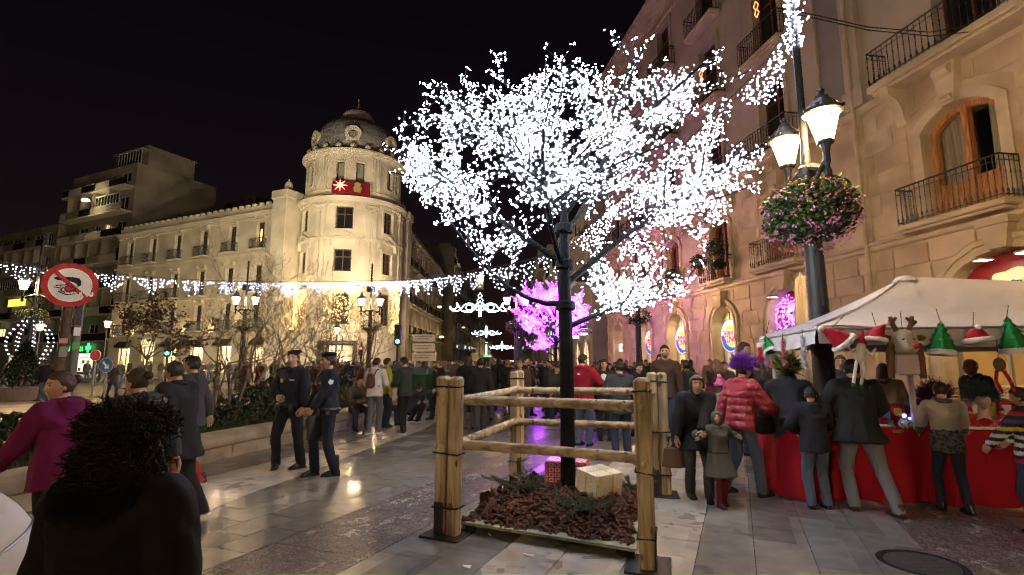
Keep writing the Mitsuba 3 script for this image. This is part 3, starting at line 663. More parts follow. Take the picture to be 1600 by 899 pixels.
for y, w in first:
    s = S(y); op = arch_poly(s - w, s + w, 5.2, 8.05, .42)
    part(AB, 'arch_moulding', xf(extr(ring(op, .26, sbox(s-5, 5.2, s+5, 9)), -.05, .07), MA), 'mat_arcade_trim', 30)
    part(AB, 'keystone', xf(cat([extr(Polygon([(s-.17, 8.0), (s+.17, 8.0), (s+.30, 9.05), (s-.30, 9.05)]), 0, .22), tube([(s-.2, .24, 8.85), (s+.2, .24, 8.85)], .14, 8), tube([(s-.14, .2, 8.15), (s+.14, .2, 8.15)], .09, 8)]), MA), 'mat_arcade_trim')
    # wooden french window
    inn = op.buffer(-.02)
    W_ = part(AB, 'balcony_door', xf(cat([extr(ring(op.buffer(-.13, join_style=2), .13, op), -.42, -.26), extr(sbox(s-.075, 5.2, s+.075, 8.0).intersection(op), -.40, -.22), extr(sbox(s-w+.1, 5.2, s-.07, 6.15), -.38, -.28), extr(sbox(s+.07, 5.2, s+w-.1, 6.15), -.38, -.28)]
        + [extr(ring(sbox(s + sg*(w*.53) - w*.30, 5.36, s + sg*(w*.53) + w*.30, 6.0), .04), -.29, -.262) for sg in (-1, 1)]), MA), 'mat_door_wood' if y < 20 else 'mat_shutter')
    shape(key(W_ + '__pane'), xf(extr(inn.intersection(sbox(s-w, 6.1, s+w, 8.1)), -.36, -.352), MA), 'mat_glass' if y < 20 else 'mat_pane')
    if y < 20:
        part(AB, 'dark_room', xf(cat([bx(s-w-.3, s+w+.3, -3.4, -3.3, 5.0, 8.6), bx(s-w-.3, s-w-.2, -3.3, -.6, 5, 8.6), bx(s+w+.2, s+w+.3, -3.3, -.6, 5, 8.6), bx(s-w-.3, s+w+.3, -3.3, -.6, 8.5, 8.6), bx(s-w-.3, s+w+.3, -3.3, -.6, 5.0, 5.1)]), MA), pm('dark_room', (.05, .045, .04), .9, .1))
        cv = []
        for sg in (-1, 1):
            for i in range(9): cv.append(tube([(s + sg*(w*.35 + i*w*.075), -.62 + .03*math.sin(i*2.1), 5.2), (s + sg*(w*.42 + i*w*.066), -.62 + .03*math.cos(i*2.1), 8.0)], .06, 6, False))
        part(AB, 'curtain', xf(cat(cv), MA), 'mat_curtain', True)
def iron_balcony(y0, y1, z, proj, thick, near, rail=True, label=None, sp=.13):
    a, b = S(y0), S(y1)
    K = part(AB, 'balcony', xf(cat([cbox(((a+b)/2, proj/2, z), (b-a, proj, thick), .03), cbox(((a+b)/2, proj/2 - .04, z - thick*.75), (b-a-.16, proj-.08, thick*.5), .03)]), MA), 'mat_arcade_trim', label=label)
    e = .07; pl = [(a + e, .02), (a + e, proj - e), (b - e, proj - e), (b - e, .02)]
    if near: bar_rail(K, 'railing', pl, z + thick/2, 1.0, sp, MA)
    else: bar_rail(K, 'railing', pl, z + thick/2, 1.0, sp, MA, .014, split=False, bulge=False)
    return K
iron_balcony(5.2, 8.0, 5.12, .62, .15, False)
iron_balcony(10.75, 13.4, 5.12, .62, .15, True, label='balcony before the wooden window reflecting lights')
iron_balcony(17.25, 19.75, 5.12, .6, .15, True, label='balcony half hidden behind the flower basket')
iron_balcony(21.5, 23.6, 5.12, .55, .15, True, label='balcony with potted bushes on its railing', sp=.16)
for y in (26.9, 30.9, 35.0): iron_balcony(y - 1.0, y + 1.0, 5.12, .5, .15, False)
iron_balcony(9.0, 13.75, 9.25, .7, .2, True, label='long upper balcony nearest the camera', sp=.16)
iron_balcony(17.0, 36.6, 9.25, .75, .2, False, label='very long upper balcony on scrolled stone corbels', sp=.16)
for z in (13.5, 17.55):
    for y in up2: iron_balcony(y - 1.25, y + 1.25, z, .55, .16, False)
for y in np.arange(17.4, 36.7, 2.05):
    s = S(y); P = Polygon([(0, 9.14), (0, 8.1), (.12, 8.05), (.2, 8.2), (.24, 8.5), (.4, 8.75), (.62, 8.85), (.68, 9.0), (.66, 9.14)])
    v, f = extr(P, -.14, .14); part(AB, 'corbel', xf((np.stack([s + v[:, 1], v[:, 0], v[:, 2]], 1), f), MA), 'mat_arcade_trim')
for y in (9.4, 13.3):
    s = S(y); P = Polygon([(0, 9.14), (0, 8.1), (.12, 8.05), (.2, 8.2), (.24, 8.5), (.4, 8.75), (.6, 8.85), (.64, 9.14)])
    v, f = extr(P, -.14, .14); part(AB, 'corbel', xf((np.stack([s + v[:, 1], v[:, 0], v[:, 2]], 1), f), MA), 'mat_arcade_trim')
for i, y in enumerate(up2):
    for z in (9.45, 13.65, 17.7):
        s = S(y)
        pane_window(AB, MA, s-.72, s+.72, z, z + 3.0, .3, fm='mat_shutter', mull=1, trans=(z + 2.2,))
        part(AB, 'casing', xf(extr(ring(sbox(s-.72, z, s+.72, z+3.0), .2).intersection(sbox(s-3, z, s+3, z+4)), -.05, .05), MA), 'mat_arcade_plaster')
for s in pil: part(AB, 'pilaster', xf(cat([bx(s-.28, s+.28, -.04, .12, 9.3, 21), bx(s-.36, s+.36, -.04, .18, 9.3, 9.9), bx(s-.36, s+.36, -.04, .2, 20.2, 20.9)]), MA), 'mat_arcade_plaster')
part(AB, 'pilaster', xf(bx(pil[0]+.3, pil[1]-.3, -.04, .04, 9.3, 20.9), MA), 'mat_grey_plaster')
part(AB, 'pilaster', xf(cat([bx(pil[0]-.12, pil[0]+.12, 0, .1, 0, 4.8), bx(pil[0]-.12, pil[0]+.12, 0, .1, 5.12, 9.05)]), MA), 'mat_arcade_trim')
part(AB, 'downpipe', xf(tube([(pil[0]+.02, .17, 0), (pil[0]+.02, .17, 21)], .055, 8, False), MA), 'mat_arcade_trim', True)
# shop rooms behind the arches
def shop(y, w, depth, wallm, L, z=4.4, names='shop_room', lamp=1.0):
    s = S(y); o = .05
    room = [bx(s-w-o-1.2, s+w+o+1.2, -depth-.1, -depth, 0, z), bx(s-w-1.3, s-w-1.2, -depth, -.6, 0, z), bx(s+w+1.2, s+w+1.3, -depth, -.6, 0, z), bx(s-w-1.2, s+w+1.2, -depth, -.6, z, z+.1), bx(s-w-1.2, s+w+1.2, -depth, -.6, .0, .02)]
    part(AB, names, xf(cat(room), MA), wallm)
    part(AB, 'shop_lamp', xf(cat([bx(s-w*.7, s+w*.7, -depth*.75, -depth*.55, z-.12, z-.06), bx(s-w*.7, s+w*.7, -depth*.35, -depth*.2, z-.12, z-.06)]), MA), 'mat_lamp', L=[v*lamp for v in L], w='shop')
    return s
def text_on(txt, h, x, y, z, M, m, bold=True, yaw=None, depth=.012, L=None, parent=AB, name='lettering'):
    """lettering on a plane facing outward (+y); reads left to right for a viewer outside"""
    q = meshkit.text_mesh(txt, h, depth, bold); v = np.array(q.vertices); w = v[:, 0].max() + v[:, 0].min()
    v = np.stack([x + w/2 - v[:, 0], y + v[:, 2], z + v[:, 1]], 1)
    return part(parent, name, xf((v, np.array(q.faces)), M), m, L=L, w=.3)
# burger restaurant arches: cream rooms with hanging round lit signs
for y, w in ((22.5, .86), (26.8, .95), (30.7, .85)):
    s = shop(y, w, 4.0, 'mat_shop_wall', (24, 21, 13.5))
    part(AB, 'shop_counter', xf(cbox((s + .3, -2.6, .55), (1.5, .5, 1.1), .04), MA), 'mat_frame_dark')
    fr = ring(arch_poly(s-w, s+w, 0, {22.5: 4.05, 26.8: 4.15, 30.7: 4.05}[y]).buffer(-.06), .06)
    part(AB, 'shop_door', xf(cat([extr(fr, -.5, -.42), extr(sbox(s-w, 2.35, s+w, 2.42), -.5, -.43), extr(sbox(s-.03, 0, s+.03, 2.35), -.5, -.43)]), MA), 'mat_steel')
    SN = thing('restaurant_sign', {22.5: 'round lit burger restaurant sign hanging in the arch nearest the stall', 26.8: 'round lit burger restaurant sign hanging in the middle arch', 30.7: 'round lit burger restaurant sign partly hidden behind a lamp post'}[y], 'sign', 'restaurant signs')
    r, zc, yo = .70, 2.75, -.22
    def dsc(poly, a, b, m, nm, L=None, label=None): part(SN, nm, xf(extr(affinity.translate(poly, s - .02, zc), yo + a, yo + b), MA), m, L=L, label=label)
    C0 = Point(0, 0).buffer(r, 24); pm('ink_red', (.5, .03, .02), .5, .3); pm('ink_yellow', (.7, .6, .03), .5, .3); pm('ink_blue', (.03, .12, .5), .5, .3)
    dsc(ring(C0, .03), -.09, .012, 'mat_steel', 'rim'); dsc(C0, -.08, 0, 'mat_lamp', 'light_box', (.80, .85, .78))
    bun = Point(0, 0).buffer(.46, 24)
    dsc(bun.intersection(sbox(-1, .27, 1, 1)), .001, .008, 'mat_ink_yellow', 'yellow_bun', (.62, .52, .01), 'yellow crescent at the top')
    dsc(bun.intersection(sbox(-1, -1, 1, -.30)), .001, .008, 'mat_ink_yellow', 'yellow_bun', (.62, .52, .01), 'yellow crescent at the bottom')
    sw = Point(0, 0).buffer(.66, 24).difference(Point(.16, .16).buffer(.66, 24)).intersection(sbox(-.7, -.7, .7, .05))
    dsc(affinity.scale(sw, -1, 1, origin=(0, 0)), .001, .008, 'mat_ink_blue', 'blue_swoosh', (.01, .06, .38))
    text_on('BURGER', .17, s - .02, yo + .009, zc + .06, MA, 'mat_ink_red', L=(.45, .008, .008), parent=SN)
    text_on('KING', .30, s - .02, yo + .009, zc - .27, MA, 'mat_ink_red', L=(.45, .008, .008), parent=SN)
    part(SN, 'hanger', xf(tube([(s, yo - .04, zc + r), (s, yo - .04, 4.0)], .02, 6), MA), 'mat_iron')
# fourth arch: warm shop with a lettered lightbox
s = shop(35.0, .9, 3.0, 'mat_shop_warm', (9, 6, 3.2))
SN = thing('shop_lightbox', 'small white lettered lightbox across the farthest lit arch', 'sign')
part(SN, 'light_box', xf(bx(s-.9, s+.9, -.4, -.3, 2.35, 2.85), MA), 'mat_lamp', L=(1.8, 1.8, 1.7), w=.3)
text_on('Lefties', .26, s, -.296, 2.47, MA, 'mat_dark', parent=SN)
# the two red arches
def scallop(s, z, w, h):
    p = []
    for i in range(48):
        a = 2*math.pi*i/48; r = 1 + .07*math.cos(8*a); p.append((s + w*r*math.cos(a), z + h*r*math.sin(a)))
    return Polygon(p)
for y, w, z, lb in ((11.3, 1.75, 4.2, 'cream scalloped plaque on the red panel above the stall canopy'), (18.45, 1.05, 4.25, 'cream scalloped plaque on the red panel behind the folded parasol')):
    s = shop(y, w, 4.5, 'mat_shop_warm', (9.5, 7.2, 2.7), lamp=.55)
    op = arch_poly(s-w, s+w, 0, z)
    part(AB, 'red_panel', xf(extr(op.buffer(-.02).intersection(sbox(s-5, 2.65, s+5, 9)), -.35, -.3), MA), 'mat_red_panel', label='red panel filling an arch head')
    part(AB, 'shop_door', xf(cat([extr(ring(op.buffer(-.07).intersection(sbox(s-5, .0, s+5, 2.65)), .07), -.5, -.4)] + [extr(sbox(s-w+f*2*w-.03, 0, s-w+f*2*w+.03, 2.65), -.5, -.42) for f in (.33, .67)]), MA), 'mat_steel')
    part(AB, 'shop_glass', xf(extr(sbox(s-w+.07, .05, s-w+w*.6, 2.6), -.46, -.455), MA), 'mat_glass')
    SN = thing('shop_plaque', lb, 'sign'); q = scallop(s + .05, 3.42, w*.38, .34)
    part(SN, 'rim', xf(extr(ring(q, .03), -.31, -.25), MA), pm('plaque_rim', (.12, .09, .02), .5, .4)); part(SN, 'plate', xf(extr(q, -.31, -.27), MA), pm('plaque', (.62, .60, .38), .6, .3))
    sc_ = cat([tube([(s + .05 - w*.22 + i*.07*w, -.262, 3.42 + .07*math.sin(i*1.9 + j)) for i in range(7)], .014, 5) for j in (0, 1.3)])
    part(SN, 'lettering', xf(sc_, MA), 'mat_dark', label='dark flourished lettering on the plaque')
    for f in ((-.35, .2) if y < 15 else (.45,)):
        D = part(AB, 'spot_lamp', xf(lathe([(0, .05), (.19, .05), (.2, .02), (.2, 0), (.17, 0)], 14, (s + f*w*.9, .28, 3.95 if y < 15 else 4.0)), MA), 'mat_steel')
        shape(key(D + '__lens'), xf(lathe([(0, -.004), (.17, -.004)], 14, (s + f*w*.9, .28, 3.95 if y < 15 else 4.0)), MA) if False else xf((lambda m: (m[0], m[1][:, ::-1]))(lathe([(.17, -.004), (0, -.004)], 14, (s + f*w*.9, .28, 3.95 if y < 15 else 4.0))), MA), 'mat_lamp', L=(34, 29, 22), w='shop')
    shelf = [bx(s-w, s+w, -4.3, -3.9, zz, zz+.05) for zz in (.9, 1.35, 1.8, 2.25)]
    part(AB, 'shop_shelf', xf(cat(shelf), MA), 'mat_shop_warm')
    gd = [lathe([(0, 0), (.05, 0), (.055, .16), (.02, .22), (.02, .28), (0, .28)], 7, (s - w + .1 + i*.115, -4.0 + .05*(i % 3), zz + .05)) for zz in (.9, 1.35, 1.8) for i in range(int(w*2/.115))]
    part(AB, 'shop_goods', xf(cat(gd), MA), 'mat_vc' if False else pm('jar', (.45, .33, .08), .2, .5), kind='stuff')
    part(AB, 'shop_counter', xf(cat([cbox((s, -1.4, .5), (w*1.7, .6, 1.0), .03), cbox((s, -1.4, 1.03), (w*1.75, .7, .06), .02)]), MA), 'mat_shop_warm')
# purple fairy-light window in the nearer purple arch
PW = thing('purple_lights', 'cascade of purple fairy lights inside the arch beside the folded parasol', 'fairy lights')
s = S(18.45); v0, f0 = sph((0, 0, 0), .022, 0); pts = []
while len(pts) < 330:
    x, z = R.uniform(-1, .35), R.uniform(2.7, 4.1)
    if math.hypot(x, max(0, z - 3.2)) < 1.0: pts.append((s + .55 - x*1.0 - .25, -.24 + R.uniform(-.03, .05), z))
part(PW, 'bulb', xf(cat([(v0 * R.uniform(.6, 1.5) + p, f0) for p in pts]), MA), 'mat_lamp', kind='stuff', L=(1.6, .35, 3.4), w=.4)
part(PW, 'wire', xf(cat([tube([(s + .1 + i*.16, -.26, 4.1 - abs(i-3)*.1), (s + .1 + i*.16, -.25, 2.7)], .006, 4) for i in range(6)]), MA), 'mat_cable')
# plants on a balcony, star lights hung in windows of the upper floors
for i, (y, o, z, r, lb) in enumerate(((23.45, .55, 6.2, .36, 'round clipped bush at the left end of the potted balcony'), (22.0, .5, 6.55, .42, 'larger round clipped bush at the right of the potted balcony'), (26.2, .5, 6.1, .32, 'small round bush on the balcony left of the potted one'), (21.75, .55, 5.75, .25, 'potted plant hung outside the potted balcony railing'))):
    K = thing('balcony_bush', lb, 'potted plant'); d = R.normal(0, 1, (420, 3)); d /= np.linalg.norm(d, axis=1, keepdims=True)
    part(K, 'foliage', xf(leaves(d*r*R.uniform(.6, 1.05, (420, 1)) + [S(y), o, z], .10), MA), 'mat_leaf_dark')
    part(K, 'pot', xf(lathe([(0, z-r-.28), (.13, z-r-.28), (.19, z-r+.05), (.16, z-r+.05), (.15, z-r), (0, z-r)], 10, (S(y), o, 0)), MA), pm('terracotta', (.25, .10, .06), .8, .2))
for i, (y, z, lb) in enumerate(((22.6, 14.2, 'amber light figure in an upper window near the roof'), (18.5, 14.6, 'amber light figure on the upper balcony nearer the camera'), (22.6, 10.2, 'amber light figure behind the white tree branches'))):
    K = thing('light_figure', lb, 'light decoration')
    P = [(0, 0), (.16, .25), (.05, .5), (.22, .75), (.02, 1.0), (-.18, .7), (-.05, .45), (-.2, .2), (0, 0)]
    part(K, 'tube', xf(tube([(S(y) - .2 + a*.7, .5, z + .3 + b*.7) for a, b in P], .026, 5), MA), 'mat_lamp', L=(1.5, .5, .06), w=.3)
    part(K, 'hook', xf(tube([(S(y) - .2, .5, z + 1.0), (S(y) - .2, .3, z + 1.25), (S(y)-.2, -.05, z + 1.25)], .01, 4), MA), 'mat_iron')

# ===== apartment block and other far buildings =====
def block(name, lb, o, d, L, depth, h, floors, m='mat_far_wall', wins=None, bal=True, z0=4.2, lit=(), seed=1):
    K = thing(name, lb, 'building'); M = frame(o, d); rs = np.random.default_rng(seed)
    fh = (h - z0) / floors; hs = []
    wl = []
    for i in range(floors):
        z = z0 + i * fh
        x = 1.2
        while x < L - 1.8:
            w = rs.choice([1.1, 1.6, 2.2]); zz0, zz1 = (z + .15, z + 2.35) if rs.random() < .6 else (z + 1.0, z + 2.3)
            wl.append((x, min(x + w, L - .8), zz0, zz1, i)); x += w + rs.uniform(.7, 1.6)
    hs = unary_union([sbox(a, b_, c, d_) for a, c, b_, d_, _ in wl])
    part(K, 'wall', xf(extr(sbox(0, 0, L, h).difference(hs), -.3, 0), M), m)
    part(K, 'wall', xf(cat([bx(0, .3, -depth, -.3, 0, h), bx(L-.3, L, -depth, -.3, 0, h), bx(0, L, -depth-.3, -depth, 0, h)]), M), m, label='side and rear walls')
    part(K, 'roof', xf(bx(.3, L-.3, -depth, -.3, h - .25, h - .02), M), 'mat_roof_slate')
    for j, (a, b_, c, d_, i) in enumerate(wl):
        pane_window(K, M, a, b_, c, d_, .15, fm=pm('alu', (.32, .31, .3), .4, .4), mull=1, lit=((1.4, 1.0, .45) if j in lit else None))
    if bal:
        for i in range(floors):
            z = z0 + i * fh
            B = part(K, 'balcony', xf(cbox((L/2, .65, z - .02), (L - .3, 1.35, .24), .04), M), pm('slab', (.40, .36, .31), .8, .2))
            xs = [.3]
            while xs[-1] < L - 1.5: xs.append(min(L - .3, xs[-1] + rs.uniform(2.2, 4.2)))
            for a, b_ in zip(xs[:-1], xs[1:]):
                mm = ['mat_far_wall', 'mat_pane', 'mat_slab'][rs.integers(0, 3)]
                shape(key(B + '__panel'), xf(bx(a + .03, b_ - .03, 1.24, 1.3, z + .1, z + 1.0), M), mm)
            shape(key(B + '__handrail'), xf(tube([(.2, 1.27, z + 1.05), (L - .2, 1.27, z + 1.05)], .03, 5), M), 'mat_alu')
            for a in (xs[1:-1] if i % 2 else []): shape(key(B + '__divider'), xf(bx(a - .06, a + .06, .03, 1.2, z + .1, z + fh - .2), M), 'mat_far_wall')
            if i in (2, 5):
                a = 1.0 + 5*(i == 2); shape(key(B + '__enclosure'), xf(cat([bx(a, a+5.5, 1.2, 1.26, z + 2.3, z + 2.5)] + [bx(a + q*.69 - .04, a + q*.69 + .04, 1.18, 1.27, z + 1.0, z + 2.3) for q in range(9)]), M), 'mat_alu')
                shape(key(B + '__enclosure_pane'), xf(bx(a, a+5.5, 1.21, 1.22, z + 1.0, z + 2.3), M), 'mat_pane')
    return K, M
KA, MQ = block('apartment_block', 'tall apartment block with wrap-around balconies rising at the left of the hotel', (-50.5, 66), (-.91, .42), 15.5, 11, 28.3, 7, lit=(19, 33), seed=4)
part(KA, 'penthouse', xf(cat([bx(.5, 8.5, -8, -1.6, 28.2, 31.1), bx(.3, 8.7, -8.2, -1.3, 31.1, 31.3)]), MQ), 'mat_far_wall')
part(KA, 'penthouse_gallery', xf(cat([bx(.3, 5.6, -.6, -.5, 30.4, 30.6)] + [bx(.3 + i*.66, .4 + i*.66, -.62, -.5, 28.2, 30.5) for i in range(9)] + [bx(.3, 5.6, -1.6, -.5, 30.6, 30.7)]), MQ), 'mat_alu')
part(KA, 'penthouse_pane', xf(cat([bx(.35, 5.6, -.58, -.56, 28.3, 30.4), bx(6.2, 7.0, -1.62, -1.58, 28.6, 30.0)]), MQ), 'mat_pane')
# pharmacy at its foot
part(KA, 'shop_window', xf(bx(5.2, 10.8, .02, .06, .3, 2.7), MQ), 'mat_lamp', L=(1.0, .92, .74), w=.3, label='brightly lit pharmacy window')
part(KA, 'shop_goods', xf(cat([bx(5.4 + i*.8, 5.9 + i*.8, .07, .13, .4 + .5*(i % 3), .8 + .5*(i % 3)) for i in range(6)] + [bx(5.2, 10.8, .07, .1, 2.1, 2.16)]), MQ), pm('poster', (.55, .28, .16), .6, .3))
PH = thing('pharmacy_sign', 'green lit pharmacy lettering with a cross beside it', 'sign')
text_on('FARMACIA', .62, 9.0, .5, 3.0, MQ, 'mat_lamp', L=(.05, 1.5, .3), parent=PH)
def cross(x, z, a, b): return unary_union([sbox(x-a, z-b, x+a, z+b), sbox(x-b, z-a, x+b, z+a)])
part(PH, 'cross', xf(extr(cross(5.6, 3.45, .62, .22), .5, .56), MQ), 'mat_lamp', L=(.05, 1.9, .4), w=.3)
part(PH, 'panel', xf(bx(5.0, 11.4, .1, .45, 2.85, 3.0), MQ), 'mat_dark')
PC = thing('pharmacy_cross', 'green neon cross jutting out above the street lamp', 'sign')
part(PC, 'cross', xf(cat([extr(cross(7.2, 8.0, 1.0, .3).difference(cross(7.2, 8.0, .82, .14)), 1.2, 1.3), extr(sbox(7.05, 9.0, 7.35, 9.7), 1.2, 1.3)]), MQ), 'mat_lamp', L=(.06, 1.8, .12), w=.3)
part(PC, 'arm', xf(bx(7.15, 7.25, 0, 1.2, 7.95, 8.05), MQ), 'mat_iron')
KB, MB_ = block('side_block', 'lower dark building at the far left edge behind the street lamp', (-66, 72.5), (-.91, .42), 26, 12, 21.5, 5, seed=9, lit=(3,))
part(KB, 'shop_window', xf(bx(3, 8, 1.36, 1.4, 9.5, 10.6), MB_), 'mat_lamp', L=(.95, .95, .12), w=.3, label='yellow-green lit panels of the first floor')
part(KB, 'shop_sign', xf(bx(10.5, 12.4, 1.36, 1.4, 6.6, 7.8), MB_), 'mat_lamp', L=(.75, 1.0, .55), w=.3, label='small pale green lit sign')
part(KB, 'shop_window', xf(bx(5, 9, .02, .06, .4, 2.5), MB_), 'mat_lamp', L=(.5, .42, .2), w=.3)
block('rear_block', 'dark blank building rising behind the hotel roof', (-41, 79), (-.85, .52), 9, 14, 28.0, 6, bal=False, seed=6)
block('rear_block', 'dark stepped building farther behind the hotel roof', (-33, 92), (-.85, .52), 11, 14, 28.0, 6, bal=False, seed=7)
block('street_block', 'tall dark building just beyond the hotel at the street corner', (-11.2, 140), (-.02, -1), 42, 12, 24.5, 5, bal=True, seed=11)
block('street_block', 'dark narrow front beyond the hotel facing the plaza', (-11.3, 98), (-1, .0), 9, 12, 24, 5, bal=False, seed=12)
KS, MS_ = block('street_house', 'dark shop building along the right pavement beyond the purple tree', (6.6, 42), (-.04, 1), 30, 12, 16, 3, bal=True, seed=13)
for a, w in ((1.0, 2.6), (5.4, 2.2), (10, 3.0), (15, 2.4), (20, 3), (25, 2.8)):
    part(KS, 'shop_window', xf(extr(arch_poly(a, a + w, .2, 3.4), .02, .06), MS_), 'mat_lamp', L=(1.5, 1.0, .42), w=.4, label='lit arched shop window')
    part(KS, 'shop_frame', xf(cat([extr(ring(arch_poly(a, a + w, .2, 3.4), .2), 0, .2), bx(a + w/2 - .05, a + w/2 + .05, .06, .12, .2, 3.3), bx(a, a + w, .06, .12, 1.9, 2.0)]), MS_), 'mat_far_wall')
for a, z in ((2.2, 3.9), (6.5, 3.8), (11.5, 3.9), (21, 3.8)): part(KS, 'shop_sign', xf(bx(a - .5, a + .5, .1, .6, z, z + .55), MS_), 'mat_lamp', L=(1.4, 1.45, 1.5), w=.3)
block('street_house', 'farther dark building along the right side of the street', (5.3, 75), (-.03, 1), 50, 12, 19, 4, bal=True, seed=14)
block('street_house', 'dark building closing the right side of the street far away', (3.6, 128), (-.03, 1), 60, 12, 20, 4, bal=False, seed=15)
KC = thing('church_tower', 'slim pale church tower lit at its foot at the end of the street', 'tower')
part(KC, 'shaft', cat([cbox((-13.5, 215, 15), (5, 5, 30), .2), cbox((-13.5, 215, 30.4), (5.8, 5.8, .8), .2), lathe([(2.6, 30.8), (2.2, 33), (0, 37)], 8, (-13.5, 215, 0))]), 'mat_hotel_stone')
part(KC, 'porch', cat([cbox((-12.8, 209, 4.5), (9, 2, 9), .2), extr(Polygon([(-17.5, 9), (-8.1, 9), (-12.8, 11.5)]), 208, 210)]), 'mat_hotel_stone')
for i in range(3): shape(key(KC + '__floodlight'), xf((lambda m: m)(flat(sbox(-.3, -.2, .3, .2), 0, .01)), tr(-15.5 + 2.7*i, 206.5, .4)), 'mat_lamp', L=(190, 140, 60))
# ===== street lamps =====
pm('lamp_iron', (.018, .019, .021), .45, .45)
def lantern(K, p, s=1.0, L=(260, 165, 72), w='lamp'):
    """a tapered glazed lantern, its glass the light; p = foot of the glass"""
    n = 8; x, y, z = p
    prof = [(.115*s, 0), (.235*s, .47*s)]
    P = part(K, 'lantern', cat([tube([(x, y, z - .30*s), (x, y, z - .16*s), (x, y, z)], [.03*s, .055*s, .10*s], 8), lathe([(.03*s, -.06*s), (.125*s, -.03*s), (.13*s, .01*s)], n, (x, y, z)),
        lathe([(.255*s, .46*s), (.29*s, .475*s), (.29*s, .52*s), (.25*s, .56*s), (.19*s, .64*s), (.13*s, .70*s), (.10*s, .72*s), (.10*s, .76*s), (.055*s, .79*s), (.04*s, .84*s), (.06*s, .87*s), (0, .93*s)], 16, (x, y, z))]
        + [tube([(x + prof[0][0]*math.cos(a)*1.02, y + prof[0][0]*math.sin(a)*1.02, z), (x + prof[1][0]*math.cos(a)*1.02, y + prof[1][0]*math.sin(a)*1.02, z + .47*s)], .009*s, 4) for a in np.arange(n)*2*math.pi/n]
        + [sph((x + .29*s*math.cos(a), y + .29*s*math.sin(a), z + .535*s), .03*s, 1) for a in np.arange(n)*2*math.pi/n]), 'mat_lamp_iron', 30)
    shape(key(P + '__glass'), lathe([(0, .0), (.11*s, .0), (.228*s, .455*s), (0, .465*s)], n, (x, y, z)), 'mat_lamp', L=L, w=w)
def flowers(K, c, rx, rz, nleaf, nfl, seed=0, drop=.5):
    rs = np.random.default_rng(seed)
    d = rs.normal(0, 1, (nleaf, 3)); d /= np.linalg.norm(d, axis=1, keepdims=True)
    lump = .72 + .55*meshkit.fbm(d*2.4 + seed, 3)[:, None]; q = d * lump * (.55 + .5*rs.random((nleaf, 1))**.5) * [rx, rx, rz] + c
    for i, m in enumerate(('mat_leaf_dark', 'mat_leaf_mid', 'mat_leaf_light')):
        part(K, 'foliage', leaves(q[i::3], .075 if rx < .75 else .09, rs=rs), m)
    d = rs.normal(0, 1, (nfl, 3)); d /= np.linalg.norm(d, axis=1, keepdims=True); d[:, 2] -= drop*.2
    lump = .78 + .55*meshkit.fbm(d*2.4 + seed, 3)[:, None]; q = d * lump * [rx*1.05, rx*1.05, rz*1.08] + c
    fl = [[], []]
    for i, p in enumerate(q):
        u = rs.normal(0, 1, 3); u /= np.linalg.norm(u); a = np.cross(u, [0.2, .3, 1]); a /= np.linalg.norm(a); b = np.cross(u, a)
        k = rs.integers(2, 6)
        for _ in range(k):
            o = p + rs.normal(0, .022, 3); v = [o + u*.006]; r = rs.uniform(.014, .026)
            for j in range(10): rr = r*(1 if j % 2 == 0 else .5); v.append(o + rr*(math.cos(j*math.pi/5)*a + math.sin(j*math.pi/5)*b))
            fl[i % 2].append((np.array(v), np.array([[0, j+1, (j+1) % 10 + 1] for j in range(10)])))
    part(K, 'blossom', cat(fl[0]), pm('geranium', (.50, .13, .22), .6, .3), kind='stuff'); part(K, 'blossom', cat(fl[1]), pm('geranium_pale', (.55, .26, .42), .6, .3), kind='stuff', label='paler pink blossoms of the basket')
def street_lamp(x, y, ang, lb, near=False, mast=True, w='lamp', L=(260, 165, 72), h=0.0, sep=.55, basket=True, seed=1):
    K = thing('street_lamp', lb, 'street lamp', 'iron street lamps with flower baskets')
    n = 24 if near else 10
    part(K, 'post', lathe([(.30, 0), (.30, .25), (.24, .35), (.20, .9), (.17, 1.0), (.15, 1.2), (.135, 3.0), (.11, 4.3+h), (.10, 4.6+h), (.13, 4.65+h), (.13, 4.75+h), (.075, 4.8+h), (.06, 5.1+h), (.05, 7.6 if mast else 5.6), (0, 7.62 if mast else 5.7)], n, (x, y, 0)), 'mat_lamp_iron', 40)
    dx, dy = math.cos(ang), math.sin(ang); arms = []
    for s in (-1, 1):
        a, b = s*dx, s*dy
        arms.append(tube([(x + a*t*sep, y + b*t*sep, z + h) for t, z in ((0, 4.7), (.35, 4.72), (.75, 4.62), (1, 4.70), (1, 4.86))], [.075, .07, .06, .055, .045], 8))
        arms.append(tube([(x + a*t*sep, y + b*t*sep, z + h) for t, z in ((.1, 4.35), (.35, 4.42), (.55, 4.55), (.72, 4.62))], .03, 6))
        arms.append(lathe([(0, 4.42+h), (.04, 4.45+h), (.06, 4.52+h), (.03, 4.6+h), (.05, 4.66+h), (0, 4.7+h)], 8, (x + a*sep, y + b*sep, 0)))
        lantern(K, (x + a*sep, y + b*sep, 4.98 + h), .93, L, w)
    part(K, 'arm', cat(arms), 'mat_lamp_iron', 40)
    if basket:
        part(K, 'basket', lathe([(.12, 3.45), (.34, 3.52), (.44, 3.66), (.38, 3.66), (.12, 3.55)], 20, (x, y, 0)), 'mat_iron', 40)
        flowers(K, np.array([x, y, 3.92 if near else 3.72]), .60, .47 if near else .42, 8200 if near else 900, 480 if near else 60, seed)
    return K
street_lamp(4.60, 7.65, 1.62, 'large street lamp with pink flower basket beside the stall canopy, nearest of all', True, seed=2, h=-.12, sep=.48, w='near', L=(305, 192, 80))
street_lamp(5.9, 24.0, .3, 'street lamp before the burger arches, half hidden by white branches', mast=True, seed=3)
street_lamp(.25, 30.5, .1, 'street lamp with two lanterns left of the purple tree', mast=False, seed=4)
